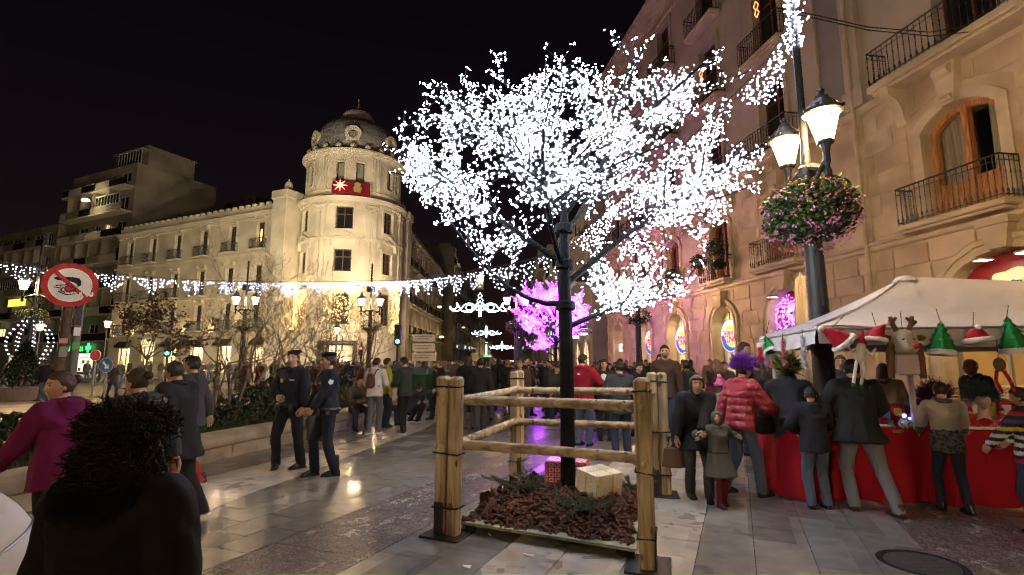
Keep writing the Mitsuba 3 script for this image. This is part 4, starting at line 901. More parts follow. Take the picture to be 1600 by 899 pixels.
street_lamp(-8.6, 31.0, .15, 'street lamp in front of the hotel tower door', seed=5, L=(420, 280, 135))
street_lamp(-15.8, 30.2, .1, 'street lamp in front of the hotel left wing, behind the bare shrubs', seed=6, L=(420, 280, 135))
street_lamp(-22.5, 24.0, .15, 'street lamp wrapped with hanging lights at the far left', seed=7, L=(520, 340, 160))
for i, (x, y, h, lb) in enumerate(((-35, 38, -.6, 'single-lantern lamp at the far left edge'), (-32, 40.5, -.2, 'single-lantern lamp in front of the pharmacy cross'), (-14.5, 42.5, -.6, 'single-lantern lamp near the hotel entrance'))):
    K = thing('post_lantern', lb, 'street lamp')
    part(K, 'post', lathe([(.2, 0), (.2, .2), (.1, .5), (.07, 2), (.05, 4.4 + h), (0, 4.42 + h)], 10, (x, y, 0)), 'mat_lamp_iron', 40); lantern(K, (x, y, 4.5 + h), 1.05, (140, 85, 26), 'lamp2')
# lamps of the plaza behind the camera, the same kind
for x, y, a in ((-7.5, -9.0, .4), (9.0, -10.0, .2), (-16, 9, .3)):
    K = street_lamp(x, y, a, {-7.5: 'street lamp behind the viewer at left', 9.0: 'street lamp behind the viewer at right', -16: 'street lamp beside the carriageway left of the frame'}[x], mast=False, basket=False, w='back', L=(560, 390, 210))

# floodlights on the lamp masts, turned to the hotel front
for i, (x, y, tx, ty) in enumerate(((-8.6, 31.0, -17, 50), (-15.8, 30.2, -27, 52), (-22.5, 24.0, -42, 58))):
    K = thing('floodlight', ['floodlight high on the lamp mast before the hotel tower', 'floodlight high on the lamp mast before the hotel left wing', 'floodlight high on the far left lamp mast'][i], 'lamp'); d = math.atan2(ty - y, tx - x)
    Mf = tr(x, y, 6.0) @ RZ(d) @ rot((0, 1, 0), -14)
    part(K, 'housing', xf(cat([cbox((.14, 0, 0), (.16, .5, .34), .02), cbox((.04, 0, 0), (.08, .1, .1), .02)]), Mf), 'mat_iron')
    part(K, 'lens', xf((np.array([[.225, -.22, -.14], [.225, .22, -.14], [.225, .22, .14], [.225, -.22, .14]]), np.array([[0, 1, 2], [0, 2, 3]])), Mf), 'mat_lamp', L=(5600, 4700, 3000), w='flood')
# ===== the lit trees, light strings and street decorations =====
def blossom_mesh(r):
    v = [[0, 0, .45*r], [0, 0, -.35*r]]
    for j in range(10): q = r*(1.0 if j % 2 == 0 else .46); v.append([q*math.cos(j*math.pi/5), q*math.sin(j*math.pi/5), .12*r if j % 2 == 0 else 0])
    f = []
    for j in range(10): f += [[0, 2+j, 2+(j+1) % 10], [1, 2+(j+1) % 10, 2+j]]
    return np.array(v), np.array(f)
def place_blossoms(pts, r, rs):
    v0, f0 = blossom_mesh(1.0); out = []
    for p in pts:
        a = rs.normal(0, 1, 3); a /= np.linalg.norm(a); b = np.cross(a, rs.normal(0, 1, 3)); b /= np.linalg.norm(b)
        M = np.stack([b, np.cross(a, b), a], 1); out.append(((v0 * r * rs.uniform(.75, 1.25)) @ M.T + p, f0))
    return out
pm('tree_metal', (.0045, .005, .006), .7, .15); pm('blossom', (.9, .9, .9), .5, .3)
tips = [(-2.25,0,4.35),(-1.87,.3,4.89),(-1.5,-.3,5.0),(-1.22,.5,5.51),(-.8,0,5.39),(-.19,.6,5.81),(-.04,-.5,5.04),(.57,.8,6.13),(1.02,0,5.84),(1.74,.7,5.87),(2.0,-.2,5.66),(2.66,.5,5.84),(2.64,.2,4.44),(2.35,-.2,3.78),(2.04,.4,3.51),(1.27,-.3,2.63),(1.53,.5,2.56),(1.05,.6,2.44),(.42,.2,2.16),(-1.07,0,3.0),(-1.48,.4,3.51),(-1.82,-.4,3.59),(-2.28,.5,4.17),(-1.5,-.5,3.18),(-.34,-1.5,3.85),(.29,-1.4,3.9),(-.64,1.6,4.8),(1.43,1.8,4.99),(.4,1.7,5.93),(-.9,-1.2,3.85),(1.04,-1.2,3.85),(2.12,1.2,4.33),(-1.6,1.2,4.63),(-.18,-1.7,3.33)]
tips += [(-0.73, 0.55, 5.11), (-0.37, 0.55, 5.39), (0.18, 0.03, 5.1), (-1.25, -0.39, 4.54), (1.19, -0.8, 4.33), (-0.18, -0.21, 4.06), (-1.5, -0.16, 4.49), (0.35, -0.82, 4.55), (-0.07, -0.81, 4.85), (-0.55, 0.9, 4.99), (1.15, 0.27, 5.33), (0.69, -0.48, 4.1), (-1.82, -0.12, 4.18)]
tips += [(1.35,.2,3.35),(.95,.3,3.05),(.5,.25,2.85),(-.75,.2,3.12),(-1.0,-.3,3.28),(-.45,.3,3.2),(-1.75,.1,3.6),(1.75,.3,3.25),(2.3,.1,4.1),(-2.0,-.2,4.35)] + [(-1.3, -1.06, 3.85), (-0.92, -0.64, 3.66), (-0.36, 0.94, 4.72), (-0.22, 0.33, 3.84), (0.22, -1.04, 3.72), (0.92, -0.09, 3.7), (1.43, 0.04, 3.74), (0.47, -0.85, 4.3), (0.09, 0.76, 4.93), (-0.78, -0.98, 4.24), (1.7, -0.2, 4.47), (-1.29, 0.15, 3.78), (-1.74, -0.09, 4.02), (2.13, 0.34, 4.02), (0.78, 0.77, 3.71), (1.54, 1.38, 5.43), (0.78, -0.5, 2.6), (0.69, 0.52, 2.43), (0.47, 0.65, 2.71), (1.13, -0.48, 3.95), (-0.64, -1.3, 3.16), (-1.23, 1.43, 4.83), (0.09, -0.46, 3.57), (1.48, -0.42, 4.76)]
MAIN_LIMBS = [0, 2, 5, 8, 10, 12, 17, 20, 24, 27]
def lit_tree(x, y, lb, L, seed, tips, trunk_r=.085, top=4.5, nparts=0, r=.0195, dens=.074, rotate=0.0, z0=.1):
    K = thing('lit_tree', lb, 'lit tree'); rs = np.random.default_rng(seed); o = np.array([x, y, 0.0])
    cr, sr = math.cos(rotate), math.sin(rotate)
    tr_ = [(x, y, z0), (x + .005, y, 1.5), (x - .01, y, 2.6), (x, y, 3.3), (x + .02, y, top)]
    part(K, 'trunk', tube(tr_, [trunk_r, trunk_r*.97, trunk_r*.92, trunk_r*.6, trunk_r*.3], 14), 'mat_tree_metal', True)
    for a in (2.25, 2.75, 3.2): part(K, 'collar', lathe([(trunk_r*1.08, a), (trunk_r*1.35, a+.02), (trunk_r*1.35, a+.10), (trunk_r*1.08, a+.12)], 16, (x, y, 0)), 'mat_tree_metal', 30)
    def inside(p):
        a = np.array([p[0]*cr + p[1]*sr, -p[0]*sr + p[1]*cr, p[2]]); return (((a - [.25, .1, 4.36])/[2.38, 1.9, 1.52])**2).sum() < 1 or (((a - [.95, .2, 2.95])/[.95, .9, .75])**2).sum() < 1
    spots = []
    def walk(p, q, r0, level, parent, off=0.0):
        Lq = np.linalg.norm(q - p); n = 7; t = np.linspace(0, 1, n)[:, None]
        mid = (p + q)/2 + rs.normal(0, .10, 3)*Lq + np.array([0, 0, -.06*Lq if level == 0 else .05*Lq])
        pts = (1-t)**2*p + 2*t*(1-t)*mid + t**2*q
        msh = tube(pts, np.linspace(r0, max(.0045, r0*.35), n), 6 if level < 2 else 4)
        if level == 0: parent = part(K, 'branch', msh, 'mat_tree_metal', True); tw[parent] = []
        else: tw[parent].append(msh)
        d = (q - p)/Lq; start = (.36 - off, .12, .05)[level]
        for s in np.arange(start*Lq, Lq, dens):
            f = s/Lq; i = min(n-2, int(f*(n-1))); w = pts[i] + (pts[i+1]-pts[i])*(f*(n-1)-i)
            if level == 0 and f < .55 - off and rs.random() < .5: continue
            spots.append(w + rs.normal(0, .026, 3))
            if rs.random() < .35: spots.append(w + rs.normal(0, .040, 3))
        spots.append(q)
        if level == 2: return pts
        for s in np.arange(.32 - off if level == 0 else .2, .97, (.17/max(.8, Lq*.55)) if level == 0 else .30):
            f = s + rs.uniform(-.03, .03); i = int(np.clip(f*(n-1), 0, n-2)); w = pts[i] + (pts[i+1]-pts[i])*(f*(n-1)-i)
            nd = d*.75 + rs.normal(0, .62, 3) + [0, 0, .32 if level == 0 else .1]; nd /= np.linalg.norm(nd)
            ln = (rs.uniform(.36, .74)*(1.1 - .5*f)*(1 if Lq > 1.3 else .6)) if level == 0 else rs.uniform(.14, .30)
            q2 = w + nd*ln
            if not inside(q2 - o): q2 = w + (nd - [0, 0, .3])*ln*.45
            if not inside(q2 - o): continue
            walk(w, q2, r0*.5 if level == 0 else .006, level+1, parent)
        return pts
    tw = {}
    ends = []
    for tx, ty, tz in tips:
        if tz > 5.2: tz = 5.2 + (tz - 5.2)*.7
        ends.append(o + [tx*cr - ty*sr, tx*sr + ty*cr, tz])
    mains = []
    for i in MAIN_LIMBS:      # the limbs that leave the trunk
        e = ends[i] - o; hz = float(np.clip(2.25 + .62*max(0, e[2] - 2.6) - .28*math.hypot(e[0], e[1]) + rs.uniform(-.15, .15), 1.9, 3.7))
        mains.append(walk(o + [0, 0, hz], ends[i], .036 + .006*rs.random(), 0, None))
    for i, e in enumerate(ends):      # the others leave the nearest limb
        if i in MAIN_LIMBS: continue
        c = [(np.linalg.norm(e - m[k]) + (.25 if m[k][2] > e[2] else 0) + .12*abs(k - 3), m[k], m[k+1] - m[k]) for m in mains for k in (2, 3, 4)]
        _, w, dr_ = min(c, key=lambda q: q[0])
        walk(w, e, .019, 0, None, .22)
    for b, ms in tw.items():
        if ms: shape(key(b + '__twig'), cat(ms), 'mat_tree_metal', True)
    spots = np.array(spots); fl = place_blossoms(spots, r, rs)
    order = np.argsort(np.linalg.norm(spots - [0, 0, 1.65], axis=1)) if nparts else np.arange(len(fl))
    for i in order[:nparts]: part(K, 'blossom', fl[i], 'mat_blossom', L=L, w='tree')
    part(K, 'blossom_cloud', cat([fl[i] for i in order[nparts:]]), 'mat_blossom', L=L, kind='stuff', w='tree')
    return K
lit_tree(.64, 6.1, 'artificial tree covered in brilliant white lit blossoms inside the nearest log fence', (15, 16.5, 19.2), 5, tips, nparts=60)
lit_tree(2.25, 26.5, 'artificial tree covered in glowing violet blossoms farther down the plaza', (4.6, .28, 11.5), 11, tips, rotate=2.3, dens=.085, r=.042)

def light_string(name, lb, P, r=.0145, L=(10, 11, 14), period=1.75, drop=(.16, .98), sp=.095, group=None, seed=3, near=True):
    from scipy.interpolate import CubicSpline
    rs = np.random.default_rng(seed); P = np.array(P); d = np.r_[0, np.cumsum(np.linalg.norm(np.diff(P, axis=0), axis=1))]
    cs = CubicSpline(d, P); K = thing(name, lb, 'light string', group)
    part(K, 'cable', tube(cs(np.linspace(0, d[-1], int(d[-1]*2)+2)), .012, 5), 'mat_cable', True)
    wires, bulbs = [], []
    v0, f0 = sph((0, 0, 0), 1.0, 0)
    s = 0.0
    while s < d[-1]:
        p = cs(s); tri = 1 - abs(2*((s/period) % 1) - 1); ln = drop[0] + (drop[1]-drop[0])*tri*rs.uniform(.75, 1.0)
        k = max(2, int(ln/(.075 if np.linalg.norm(p) < 14 else .13))); sw = rs.normal(0, .03, 2); q = [p + [sw[0]*(j/k) + rs.normal(0, .012), sw[1]*(j/k), -ln*j/k] for j in range(k+1)]
        wires.append(tube(q, .004, 3, False)); dist = np.linalg.norm(p - [0, 0, 1.65]); rr = r*(1.15 + .035*max(0, dist-8))
        for w in q[1:]:
            if rs.random() < .8: bulbs.append((v0*rr*rs.uniform(.7, 1.25) + w + rs.normal(0, .02, 3), f0))
        s += sp*rs.uniform(.7, 1.3)*(.55 if np.linalg.norm(p) < 14 else 1.35)
    part(K, 'wire', cat(wires), 'mat_cable', kind='stuff'); part(K, 'bulb', cat(bulbs), 'mat_lamp', kind='stuff', L=L, w=.4)
    return K
SP = [(4.62,7.65,7.51),(4.5,8.0,6.96),(4.21,9.0,6.65),(3.66,9.9,6.17),(2.92,11.2,5.69),(2.09,12.5,5.15),(1.09,14.2,4.75),(-.43,17.0,4.86),(-2.66,21.0,5.23),(-5.27,26.0,5.85),(-8.75,31.0,6.54),(-12.35,30.5,6.42),(-15.86,30.2,6.38),(-18.04,28.5,6.22),(-20.38,26.8,6.19),(-21.52,25.3,6.19),(-22.57,24.0,6.18),(-24.1,22.0,6.17),(-27, 19, 6.4)]
light_string('icicle_lights', 'long string of white icicle lights sagging across the plaza from mast to mast', SP)
K = thing('mast_lights', 'bundle of white lights wound round the top of the nearest lamp mast', 'light string'); v0, f0 = sph((0, 0, 0), .017, 0)
part(K, 'bulb', cat([(v0*R.uniform(.7, 1.4) + [4.60 + R.normal(0, .06), 7.65 + R.normal(0, .06), R.uniform(6.7, 7.9)], f0) for _ in range(260)]), 'mat_lamp', kind='stuff', L=(15, 16, 20), w=.4)
part(K, 'wire', tube([(4.60 + .07*math.cos(i*.9), 7.65 + .07*math.sin(i*.9), 6.7 + i*.03) for i in range(40)], .006, 4), 'mat_cable')
for i, dz in enumerate((0, .06)):
    solid('overhead_cable', tube([(4.62, 7.65, 7.28 + dz), (6.6, 8.7, 7.72 + dz), (8.8, 9.9, 8.42 + dz*1.5), (11.16, 11.2, 9.45 + dz*3)], .012, 5), 'mat_cable', ('upper of the two thin black cables from the lamp mast to the facade', 'lower of the two thin black cables from the lamp mast to the facade')[1-i], 'cable')
# strands hung round the far left lamp basket
K = thing('lamp_strands', 'drooping strands of white lights hung below the far left lamp basket', 'light string'); bl_ = []; wr = []
for i in range(9):
    a = i*2*math.pi/9; P = [np.array([-22.5 + (.35 + .62*math.sin(math.pi*t)*.8)*math.cos(a), 24 + (.35 + .62*math.sin(math.pi*t)*.8)*math.sin(a), 3.5 - 2.0*t]) for t in np.linspace(0, 1, 22)]
    wr.append(tube(P, .006, 3, False)); bl_ += [(sph((0, 0, 0), .030, 0)[0]*R.uniform(.7, 1.3) + p, f0) for p in P[::2]]
part(K, 'wire', cat(wr), 'mat_cable', kind='stuff'); part(K, 'bulb', cat(bl_), 'mat_lamp', kind='stuff', L=(4, 4.3, 5.2), w=.4)

def street_decoration(x, y, z, s, lb):
    K = thing('street_decoration', lb, 'light decoration', None); Lc = (2.6, 3.2, 3.4)
    def tb(P, r=.05): return tube([(x + a*s, y, z + b*s) for a, b in P], r*s, 5)
    mid = [tb([(-.12, -.95), (-.12, .1), (0, .2), (.12, .1), (.12, -.95), (-.12, -.95)]), tb([(-.3, .05), (-.42, .35), (-.2, .55), (-.32, .75), (0, 1.1), (.32, .75), (.2, .55), (.42, .35), (.3, .05)]), tb([(-.15, 1.05), (-.2, 1.25), (0, 1.55), (.2, 1.25), (.15, 1.05)]),
           tb([(-.45, -.1), (-.25, .15), (0, .0), (.25, .15), (.45, -.1), (.3, -.3), (0, -.15), (-.3, -.3), (-.45, -.1)]), tb([(-.2, .35), (0, .7), (.2, .35), (0, .1), (-.2, .35)])]
    part(K, 'centre_motif', cat(mid), 'mat_lamp', True, L=Lc)
    for sg in (-1, 1):
        sc_ = [tb([(sg*a, b) for a, b in Q], r) for Q, r in (([(.5, .1), (.8, .4), (1.2, .45), (1.6, .3), (1.9, -.05), (2.3, -.35), (2.8, -.35), (3.1, -.1), (3.1, .15)], .075), ([(.5, -.1), (.9, -.45), (1.4, -.5), (1.9, -.35), (2.2, .1), (2.4, .5)], .075),
               ([(.75, .05), (1.0, .28), (1.35, .2), (1.5, 0), (1.3, -.25), (.95, -.25), (.75, .05)], .05), ([(2.4, .5), (2.35, .1), (2.6, -.15), (2.95, -.15), (3.1, .15)], .06), ([(.55, 0), (.85, -.3), (1.3, -.4), (1.75, -.3)], .05))]
        part(K, 'scroll', cat(sc_), 'mat_lamp', True, L=Lc)
    part(K, 'cable', tube([(x - 6.5*s, y, z + .35*s), (x, y, z + .3*s), (x + 5.2*s, y, z + .45*s)], .02, 4), 'mat_cable')
street_decoration(-3.33, 53, 7.2, 1.0, 'white scrolled light arch hung across the street, nearest of three')
street_decoration(-5.39, 108, 7.6, 1.0, 'smaller-looking white scrolled light arch farther down the street')
street_decoration(-3.2, 165, 6.2, 1.25, 'farthest white scrolled light arch low above the traffic')
K = thing('illuminated_arch', 'tall bright white lit frame at the end of the street', 'light decoration')
part(K, 'bars', cat([bx(-9.2, -8.7, 180, 180.3, 0.5, 7.5), bx(-11.5, 3.5, 180, 180.3, 1.2, 1.9)]), 'mat_lamp', L=(2.2, 2.5, 2.4))
# street lights of the street, on tall poles and wall arms
def road_light(x, y, h, arm, lb, L=(150, 85, 16)):
    K = thing('road_light', lb, 'street lamp', 'road lights along the far street')
    part(K, 'pole', tube([(x, y, 0), (x, y, h*.6), (x, y, h), (x + arm*.3, y, h + .15), (x + arm, y, h + .1)], [.09, .07, .05, .04, .04], 6), 'mat_steel')
    H = part(K, 'head', lathe([(.0, .12), (.1, .12), (.26, 0), (.22, -.03)][::-1], 10, (x + arm, y, h)), 'mat_steel'); v, f = lathe([(.24, -.05), (.15, -.12), (0, -.14)][::-1], 10, (x + arm, y, h))
    shape(key(H + '__lens'), (v, f), 'mat_lamp', L=L, w=.5)
for i, (x, y, h, a) in enumerate(((-10.4, 62, 8.3, 1.6), (-10.6, 96, 8.0, 1.5), (4.4, 60, 8.2, -1.4), (3.9, 92, 8.4, -1.4), (-10.2, 130, 8, 1.4), (3.2, 135, 8, -1.4), (-9.8, 170, 8, 1.4), (2.6, 175, 8, -1.4), (-9, 57, 4.4, 1.2))):
    road_light(x, y, h, a, ['road light over the street by the hotel side wall', 'yellow road light farther along the left pavement', 'yellow road light right of the street decoration', 'yellow road light on the right pavement, second back', 'small yellow road light far down the left side', 'small yellow road light far down the right side', 'tiny yellow road light at the far left end', 'tiny yellow road light at the far right end', 'low road light at the hotel corner'][i])
K = thing('floodlight', 'bright floodlight on the front of the apartment block', 'lamp')
part(K, 'bracket', xf(tube([(5.6, .1, 22.5), (5.6, 2.6, 22.9)], .05, 5), MQ), 'mat_steel'); part(K, 'lens', xf(sph((5.6, 2.8, 22.9), (.55, .4, .2), 1), MQ), 'mat_lamp', L=(60, 50, 26))
K = thing('floodlight', 'small white lamp on a dark wall above the street decoration', 'lamp')
part(K, 'lens', sph((-6.2, 100, 18.2), .55, 1), 'mat_lamp', L=(20, 17, 12)); part(K, 'plate', cbox((-6.4, 100.6, 16.8), (1.6, .5, 2.2), .1), 'mat_hotel_stone')
K2 = part(K, 'bracket', tube([(-6.4, 100.6, 15.7), (-6.4, 100.6, 0)], .12, 6), 'mat_steel')

# ===== log fences with planted boards =====
def log_col(ax):
    def fn(p, n, uv):
        a = [p.x, p.y, p.z]; s = [22.0, 22.0, 22.0]; s[ax] = 1.6
        g = fbm(a[0]*s[0], a[1]*s[1], a[2]*s[2], 4); c = mix((.22, .155, .085), (.47, .37, .235), smoothstep(.2, .8, g))
        ln = smoothstep(.60, .66, noise(a[0]*s[0]*2.2, a[1]*s[1]*2.2, a[2]*s[2]*.5)); c = mix(c, (.15, .09, .04), .5*ln)
        k1, k2, kr = voronoi((a[0] + a[1])*5 + 3, (a[2] if ax == 2 else a[0] - a[1])*(2.2 if ax == 2 else 3.0)); c = mix((.10, .055, .025), c, smoothstep(.05, .10, k1))
        gr = smoothstep(.55, .8, fbm(p.x*2.5, p.y*2.5, p.z*2.5, 3)); return mix(c, c*mi.Color3f(.62, .72, .5), .6*gr)
    return fn
bumped('log_post', mikit.proc(log_col(2)), lambda p, n, uv: fbm(p.x*40, p.y*40, p.z*3, 3), .6, .35, .004)
bumped('log_rail_x', mikit.proc(log_col(0)), lambda p, n, uv: fbm(p.x*3, p.y*40, p.z*40, 3), .6, .35, .004)
bumped('log_rail_y', mikit.proc(log_col(1)), lambda p, n, uv: fbm(p.x*40, p.y*3, p.z*40, 3), .6, .35, .004)
pm('strap', (.012, .012, .012), .4, .4); pm('board', mikit.proc(tinted((.16, .17, .11), (.27, .28, .20), 6, 4)), .6, .3)
def log_fence(lb, corners, pair, near, seed):
    K = thing('log_fence', lb, 'fence'); rs = np.random.default_rng(seed); c = [np.array(q, float) for q in corners]; h = 1.5
    for i, (q, pd) in enumerate(zip(c, pair)):
        pd = np.array(pd, float); pd /= np.linalg.norm(pd); a = math.atan2(pd[1], pd[0]); w = .125
        for s in (0, 1):
            ctr = q + pd*(s*(w + .006)); hh = h + rs.uniform(-.015, .015) + .0; lean = rs.normal(0, .006, 2)
            m = mf(hull([[x, y, z] for z, e in ((.0, 0), (h*.5, 0), (hh - .025, 0), (hh, .022)) for x, y in [(w/2-e, .036), (w/2-e, -.036), (-.036, w/2-e), (.036, w/2-e), (-w/2+e, .036), (-w/2+e, -.036), (.036, -w/2+e), (-.036, -w/2+e), (.053-e*.7, .053-e*.7), (-.053+e*.7, .053-e*.7), (.053-e*.7, -.053+e*.7), (-.053+e*.7, -.053+e*.7)]]))
            v, f = m; v = rotz(v, a) + [ctr[0], ctr[1], .012]; v[:, :2] += (v[:, 2:3]/h)*lean
            P = part(K, 'post', (v, f), 'mat_log_post', 30)
            if near and s == 0:
                for z in (.82, 1.27): shape(key(P + '__bolt'), xf(lathe([(0, .02), (.030, .02), (.034, .0)][::-1], 12), mat4((-1, 0, 0), (0, 0, 1), (.25, -.968, 0), (ctr[0] - .01, ctr[1] - .062, z))), 'mat_log_post', 30)
        for z in (.26, .76, 1.40):
            o = .072; pts = [(-o, -o), (w + .006 + o, -o), (w + .006 + o, o), (-o, o)]
            pts = [q + np.array([x*pd[0] - y*pd[1], x*pd[1] + y*pd[0]]) for x, y in pts]
            part(K, 'strap', tube([(*p, z + .01*rs.normal()) for p in pts], .009, 5, False, True), 'mat_strap', True)
        part(K, 'foot_plate', cat([cbox((*(q + pd*.065), .010), (.42, .36, .016), .004, a), cbox((*(q + pd*.0 + np.array([pd[1], -pd[0]])*.068), .16), (.10, .010, .30), .003, a)]), 'mat_iron')
    for i in range(4):
        a, b = c[i], c[(i+1) % 4]; d = (b - a)/np.linalg.norm(b - a); n_ = np.array([-d[1], d[0]])
        ins = n_ * .10 if i in (0, 2) else n_*.06
        for z in (.83, 1.26):
            t = np.linspace(0, 1, 12); r = .046 + rs.uniform(-.002, .002)
            P = [np.array([*(a + (b-a)*s + ins*1.0), z + (.012*math.sin(2.5*s + i)) + (b is c[1])*(-.0)*s]) for s in t]
            part(K, 'rail', tube(P, r*(1 + .03*np.sin(t*7 + i + z)), 16), 'mat_log_rail_x' if abs(d[0]) > abs(d[1]) else 'mat_log_rail_y', 40)
    ctr = sum(c)/4; bq = [q + (ctr - q)*(.10) for q in c]
    PL = thing('planting_board', ('low board under the tree carrying bark mulch and fir sprigs' if near else 'low board under the violet tree'), 'board')
    part(PL, 'board', flat(Polygon([tuple(q) for q in bq]), .075, .10), 'mat_board')
    for q in bq: part(PL, 'foot', cbox((*(q + (ctr-q)*.12), .0375), (.12, .12, .075), .005, .3), 'mat_dark')
    return K, bq, ctr
FC = [(-.68, 5.24), (1.09, 4.38), (1.80, 6.72), (.04, 7.50)]
KF, BQ, ctr = log_fence('square fence of pale round logs round the nearest lit tree', FC, [(.9, -.42), (.29, .957), (.97, -.2), (.5, .86)], True, 2)
log_fence('violet lit log fence round the farther tree', [(1.0, 26.0), (3.0, 25.2), (3.8, 27.4), (1.7, 28.2)], [(1, 0), (1, 0), (1, 0), (1, 0)], False, 3)
# bark mulch on the board, fir sprigs, presents
BP = Polygon([tuple(q) for q in BQ]).buffer(-.04)
def mound(x, y): return .10 + .10*max(0, 1 - (math.hypot(x - ctr[0], y - ctr[1])/1.05)**2) + .035*float(meshkit.noise(np.array([x*4, y*4, 1.0])))*min(1, BP.exterior.distance(Point(x, y))/.2)
g = []; gn = 26; xs_ = np.linspace(-.8, 2.1, gn); ys_ = np.linspace(4.2, 7.7, gn)
chips = []
while len(chips) < 2300:
    x, y = R.uniform(-.7, 2.0), R.uniform(4.3, 7.6)
    if not BP.contains(Point(x, y)): continue
    if BP.exterior.distance(Point(x, y)) < .1 and R.random() < .3: continue
    L_, W_, t_ = R.uniform(.035, .085), R.uniform(.018, .036), R.uniform(.006, .012)
    p = np.array([[-L_/2, -W_*.3, 0], [-L_*.1, -W_/2, 0], [L_/2, -W_*.1, 0], [L_*.3, W_/2, 0], [-L_*.35, W_*.4, 0]]); top = p*[.8, .8, 1] + [0, 0, t_]
    v, f = mf(hull(np.vstack([p, top + R.normal(0, .002, (5, 3))])))
    M = rot(R.normal(0, 1, 3) + [0, 0, 1e-3], R.uniform(0, 65)) @ RZ(R.uniform(0, 6.28)); chips.append((math.hypot(x, y), xf((v, f), tr(x, y, mound(x, y) + .008) @ M)))
chips.sort(key=lambda q: q[0])
bk = [pm('mulch%s' % c, col, .8, .25) for c, col in (('_brown', (.065, .030, .020)), ('_dark', (.045, .024, .018)), ('_red', (.105, .042, .026)))]
MK = thing('bark_mulch', 'dark red-brown bark chips heaped on the board under the tree', 'bark mulch'); lab(MK, kind='stuff')
v = []; fq = []
for i in range(gn):
    for j in range(gn): v.append((xs_[i], ys_[j], mound(xs_[i], ys_[j]) - .012))
for i in range(gn-1):
    for j in range(gn-1):
        if BP.contains(Point((xs_[i]+xs_[i+1])/2, (ys_[j]+ys_[j+1])/2)): a = i*gn + j; fq += [[a, a+gn, a+gn+1], [a, a+gn+1, a+1]]
part(MK, 'bed', (np.array(v), np.array(fq)), bk[1])
for i, (d, m) in enumerate(chips[:290]): part(MK, 'bark_chip', m, bk[i % 3])
for j in range(3): part(MK, 'bark_chips', cat([m for d, m in chips[290 + j::3]]), bk[j], kind='stuff')
def fir(x, y, lb, n=14, r=.36, seed=1):
    K = thing('fir_sprig', lb, 'fir sprig', 'fir sprigs on the mulch'); rs = np.random.default_rng(seed); st, nd = [], []
    for i in range(n):
        a = rs.uniform(0, 6.28); e = rs.uniform(.1, .6); L_ = r*rs.uniform(.6, 1.15); z = mound(x, y) + .01
        P = [np.array([x + L_*t*math.cos(a)*math.cos(e*t), y + L_*t*math.sin(a)*math.cos(e*t), z + L_*t*math.sin(e)*.7 + .02]) for t in np.linspace(0, 1, 6)]
        st.append(tube(P, .004, 4, False))
        for s in np.arange(.08, 1, .018):
            k = min(4, int(s*5)); w = P[k] + (P[k+1]-P[k])*(s*5-k); d = (P[k+1]-P[k]); d /= np.linalg.norm(d)
            for _ in range(4):
                q = d*.6 + rs.normal(0, .6, 3); q /= np.linalg.norm(q); u = np.cross(q, rs.normal(0, 1, 3)); u /= np.linalg.norm(u)
                nd.append(np.stack([w - u*.0022, w + u*.0022, w + q*rs.uniform(.03, .055)]))
    part(K, 'stem', cat(st), 'mat_bark'); nd = np.vstack(nd); part(K, 'needles', (nd, np.arange(len(nd)).reshape(-1, 3)), pm('fir', (.028, .06, .022), .5, .35))
fir(.05, 6.05, 'flat spread of fir sprigs at the left of the mulch', 16, .42, 1); fir(.70, 5.30, 'fir sprigs in front of the white present', 16, .38, 2); fir(.24, 6.85, 'fir sprigs at the back left corner of the board', 10, .34, 3); fir(1.45, 6.55, 'fir sprigs behind the white present at right', 10, .3, 4)
def gift_white(p, n, uv):
    d1, d2, r = voronoi(p.x*26 + p.z*9, p.y*26 + p.z*15); return mix(mix((.68, .65, .57), (.78, .75, .67), r), (.50, .36, .10), smoothstep(.25, .12, dr.abs(d2 - d1 - .35)) * .75)
def gift_red(p, n, uv):
    a, b = p.x*16 + p.y*7, p.z*17 + 0; cx, cy = a - dr.floor(a) - .5, b - dr.floor(b) - .5; k = cell_rand(dr.floor(a), dr.floor(b), 1)
    s = dr.maximum(dr.abs(cx), dr.abs(cy)); q = dr.sqrt(cx*cx + cy*cy)
    w = smoothstep(.36, .33, s) - smoothstep(.26, .23, dr.select(k > .5, q, s)); return mix((.42, .03, .04), mix((.7, .66, .6), (.25, .2, .22), dr.select(k > .7, .6, 0.0)), dr.clip(w, 0, 1))
pm('gift_white', mikit.proc(gift_white), .35, .5); pm('gift_red', mikit.proc(gift_red), .35, .5); pm('gold', (.45, .33, .10), .35, .5)
K = thing('white_present', 'white and gold wrapped present box resting on the mulch right of the trunk', 'present')
GW = tr(.96, 5.92, .335) @ RZ(.62) @ rot((1, 0, 0), 7)
part(K, 'box', xf(cbox((0, 0, 0), (.40, .33, .25), .006), GW), 'mat_gift_white'); part(K, 'ribbon', xf(cat([cbox((0, 0, 0), (.404, .02, .254), .002), cbox((.05, 0, 0), (.02, .334, .254), .002)]), GW), 'mat_gold')
K = thing('red_present', 'red and white patterned present box behind the tree trunk', 'present')
GR = tr(.67, 6.42, .34) @ RZ(-.25); part(K, 'box', xf(cbox((0, 0, 0), (.50, .34, .27), .006), GR), 'mat_gift_red'); part(K, 'lid_fold', xf(cbox((0, 0, .137), (.47, .3, .006), .002), GR), 'mat_gift_red')
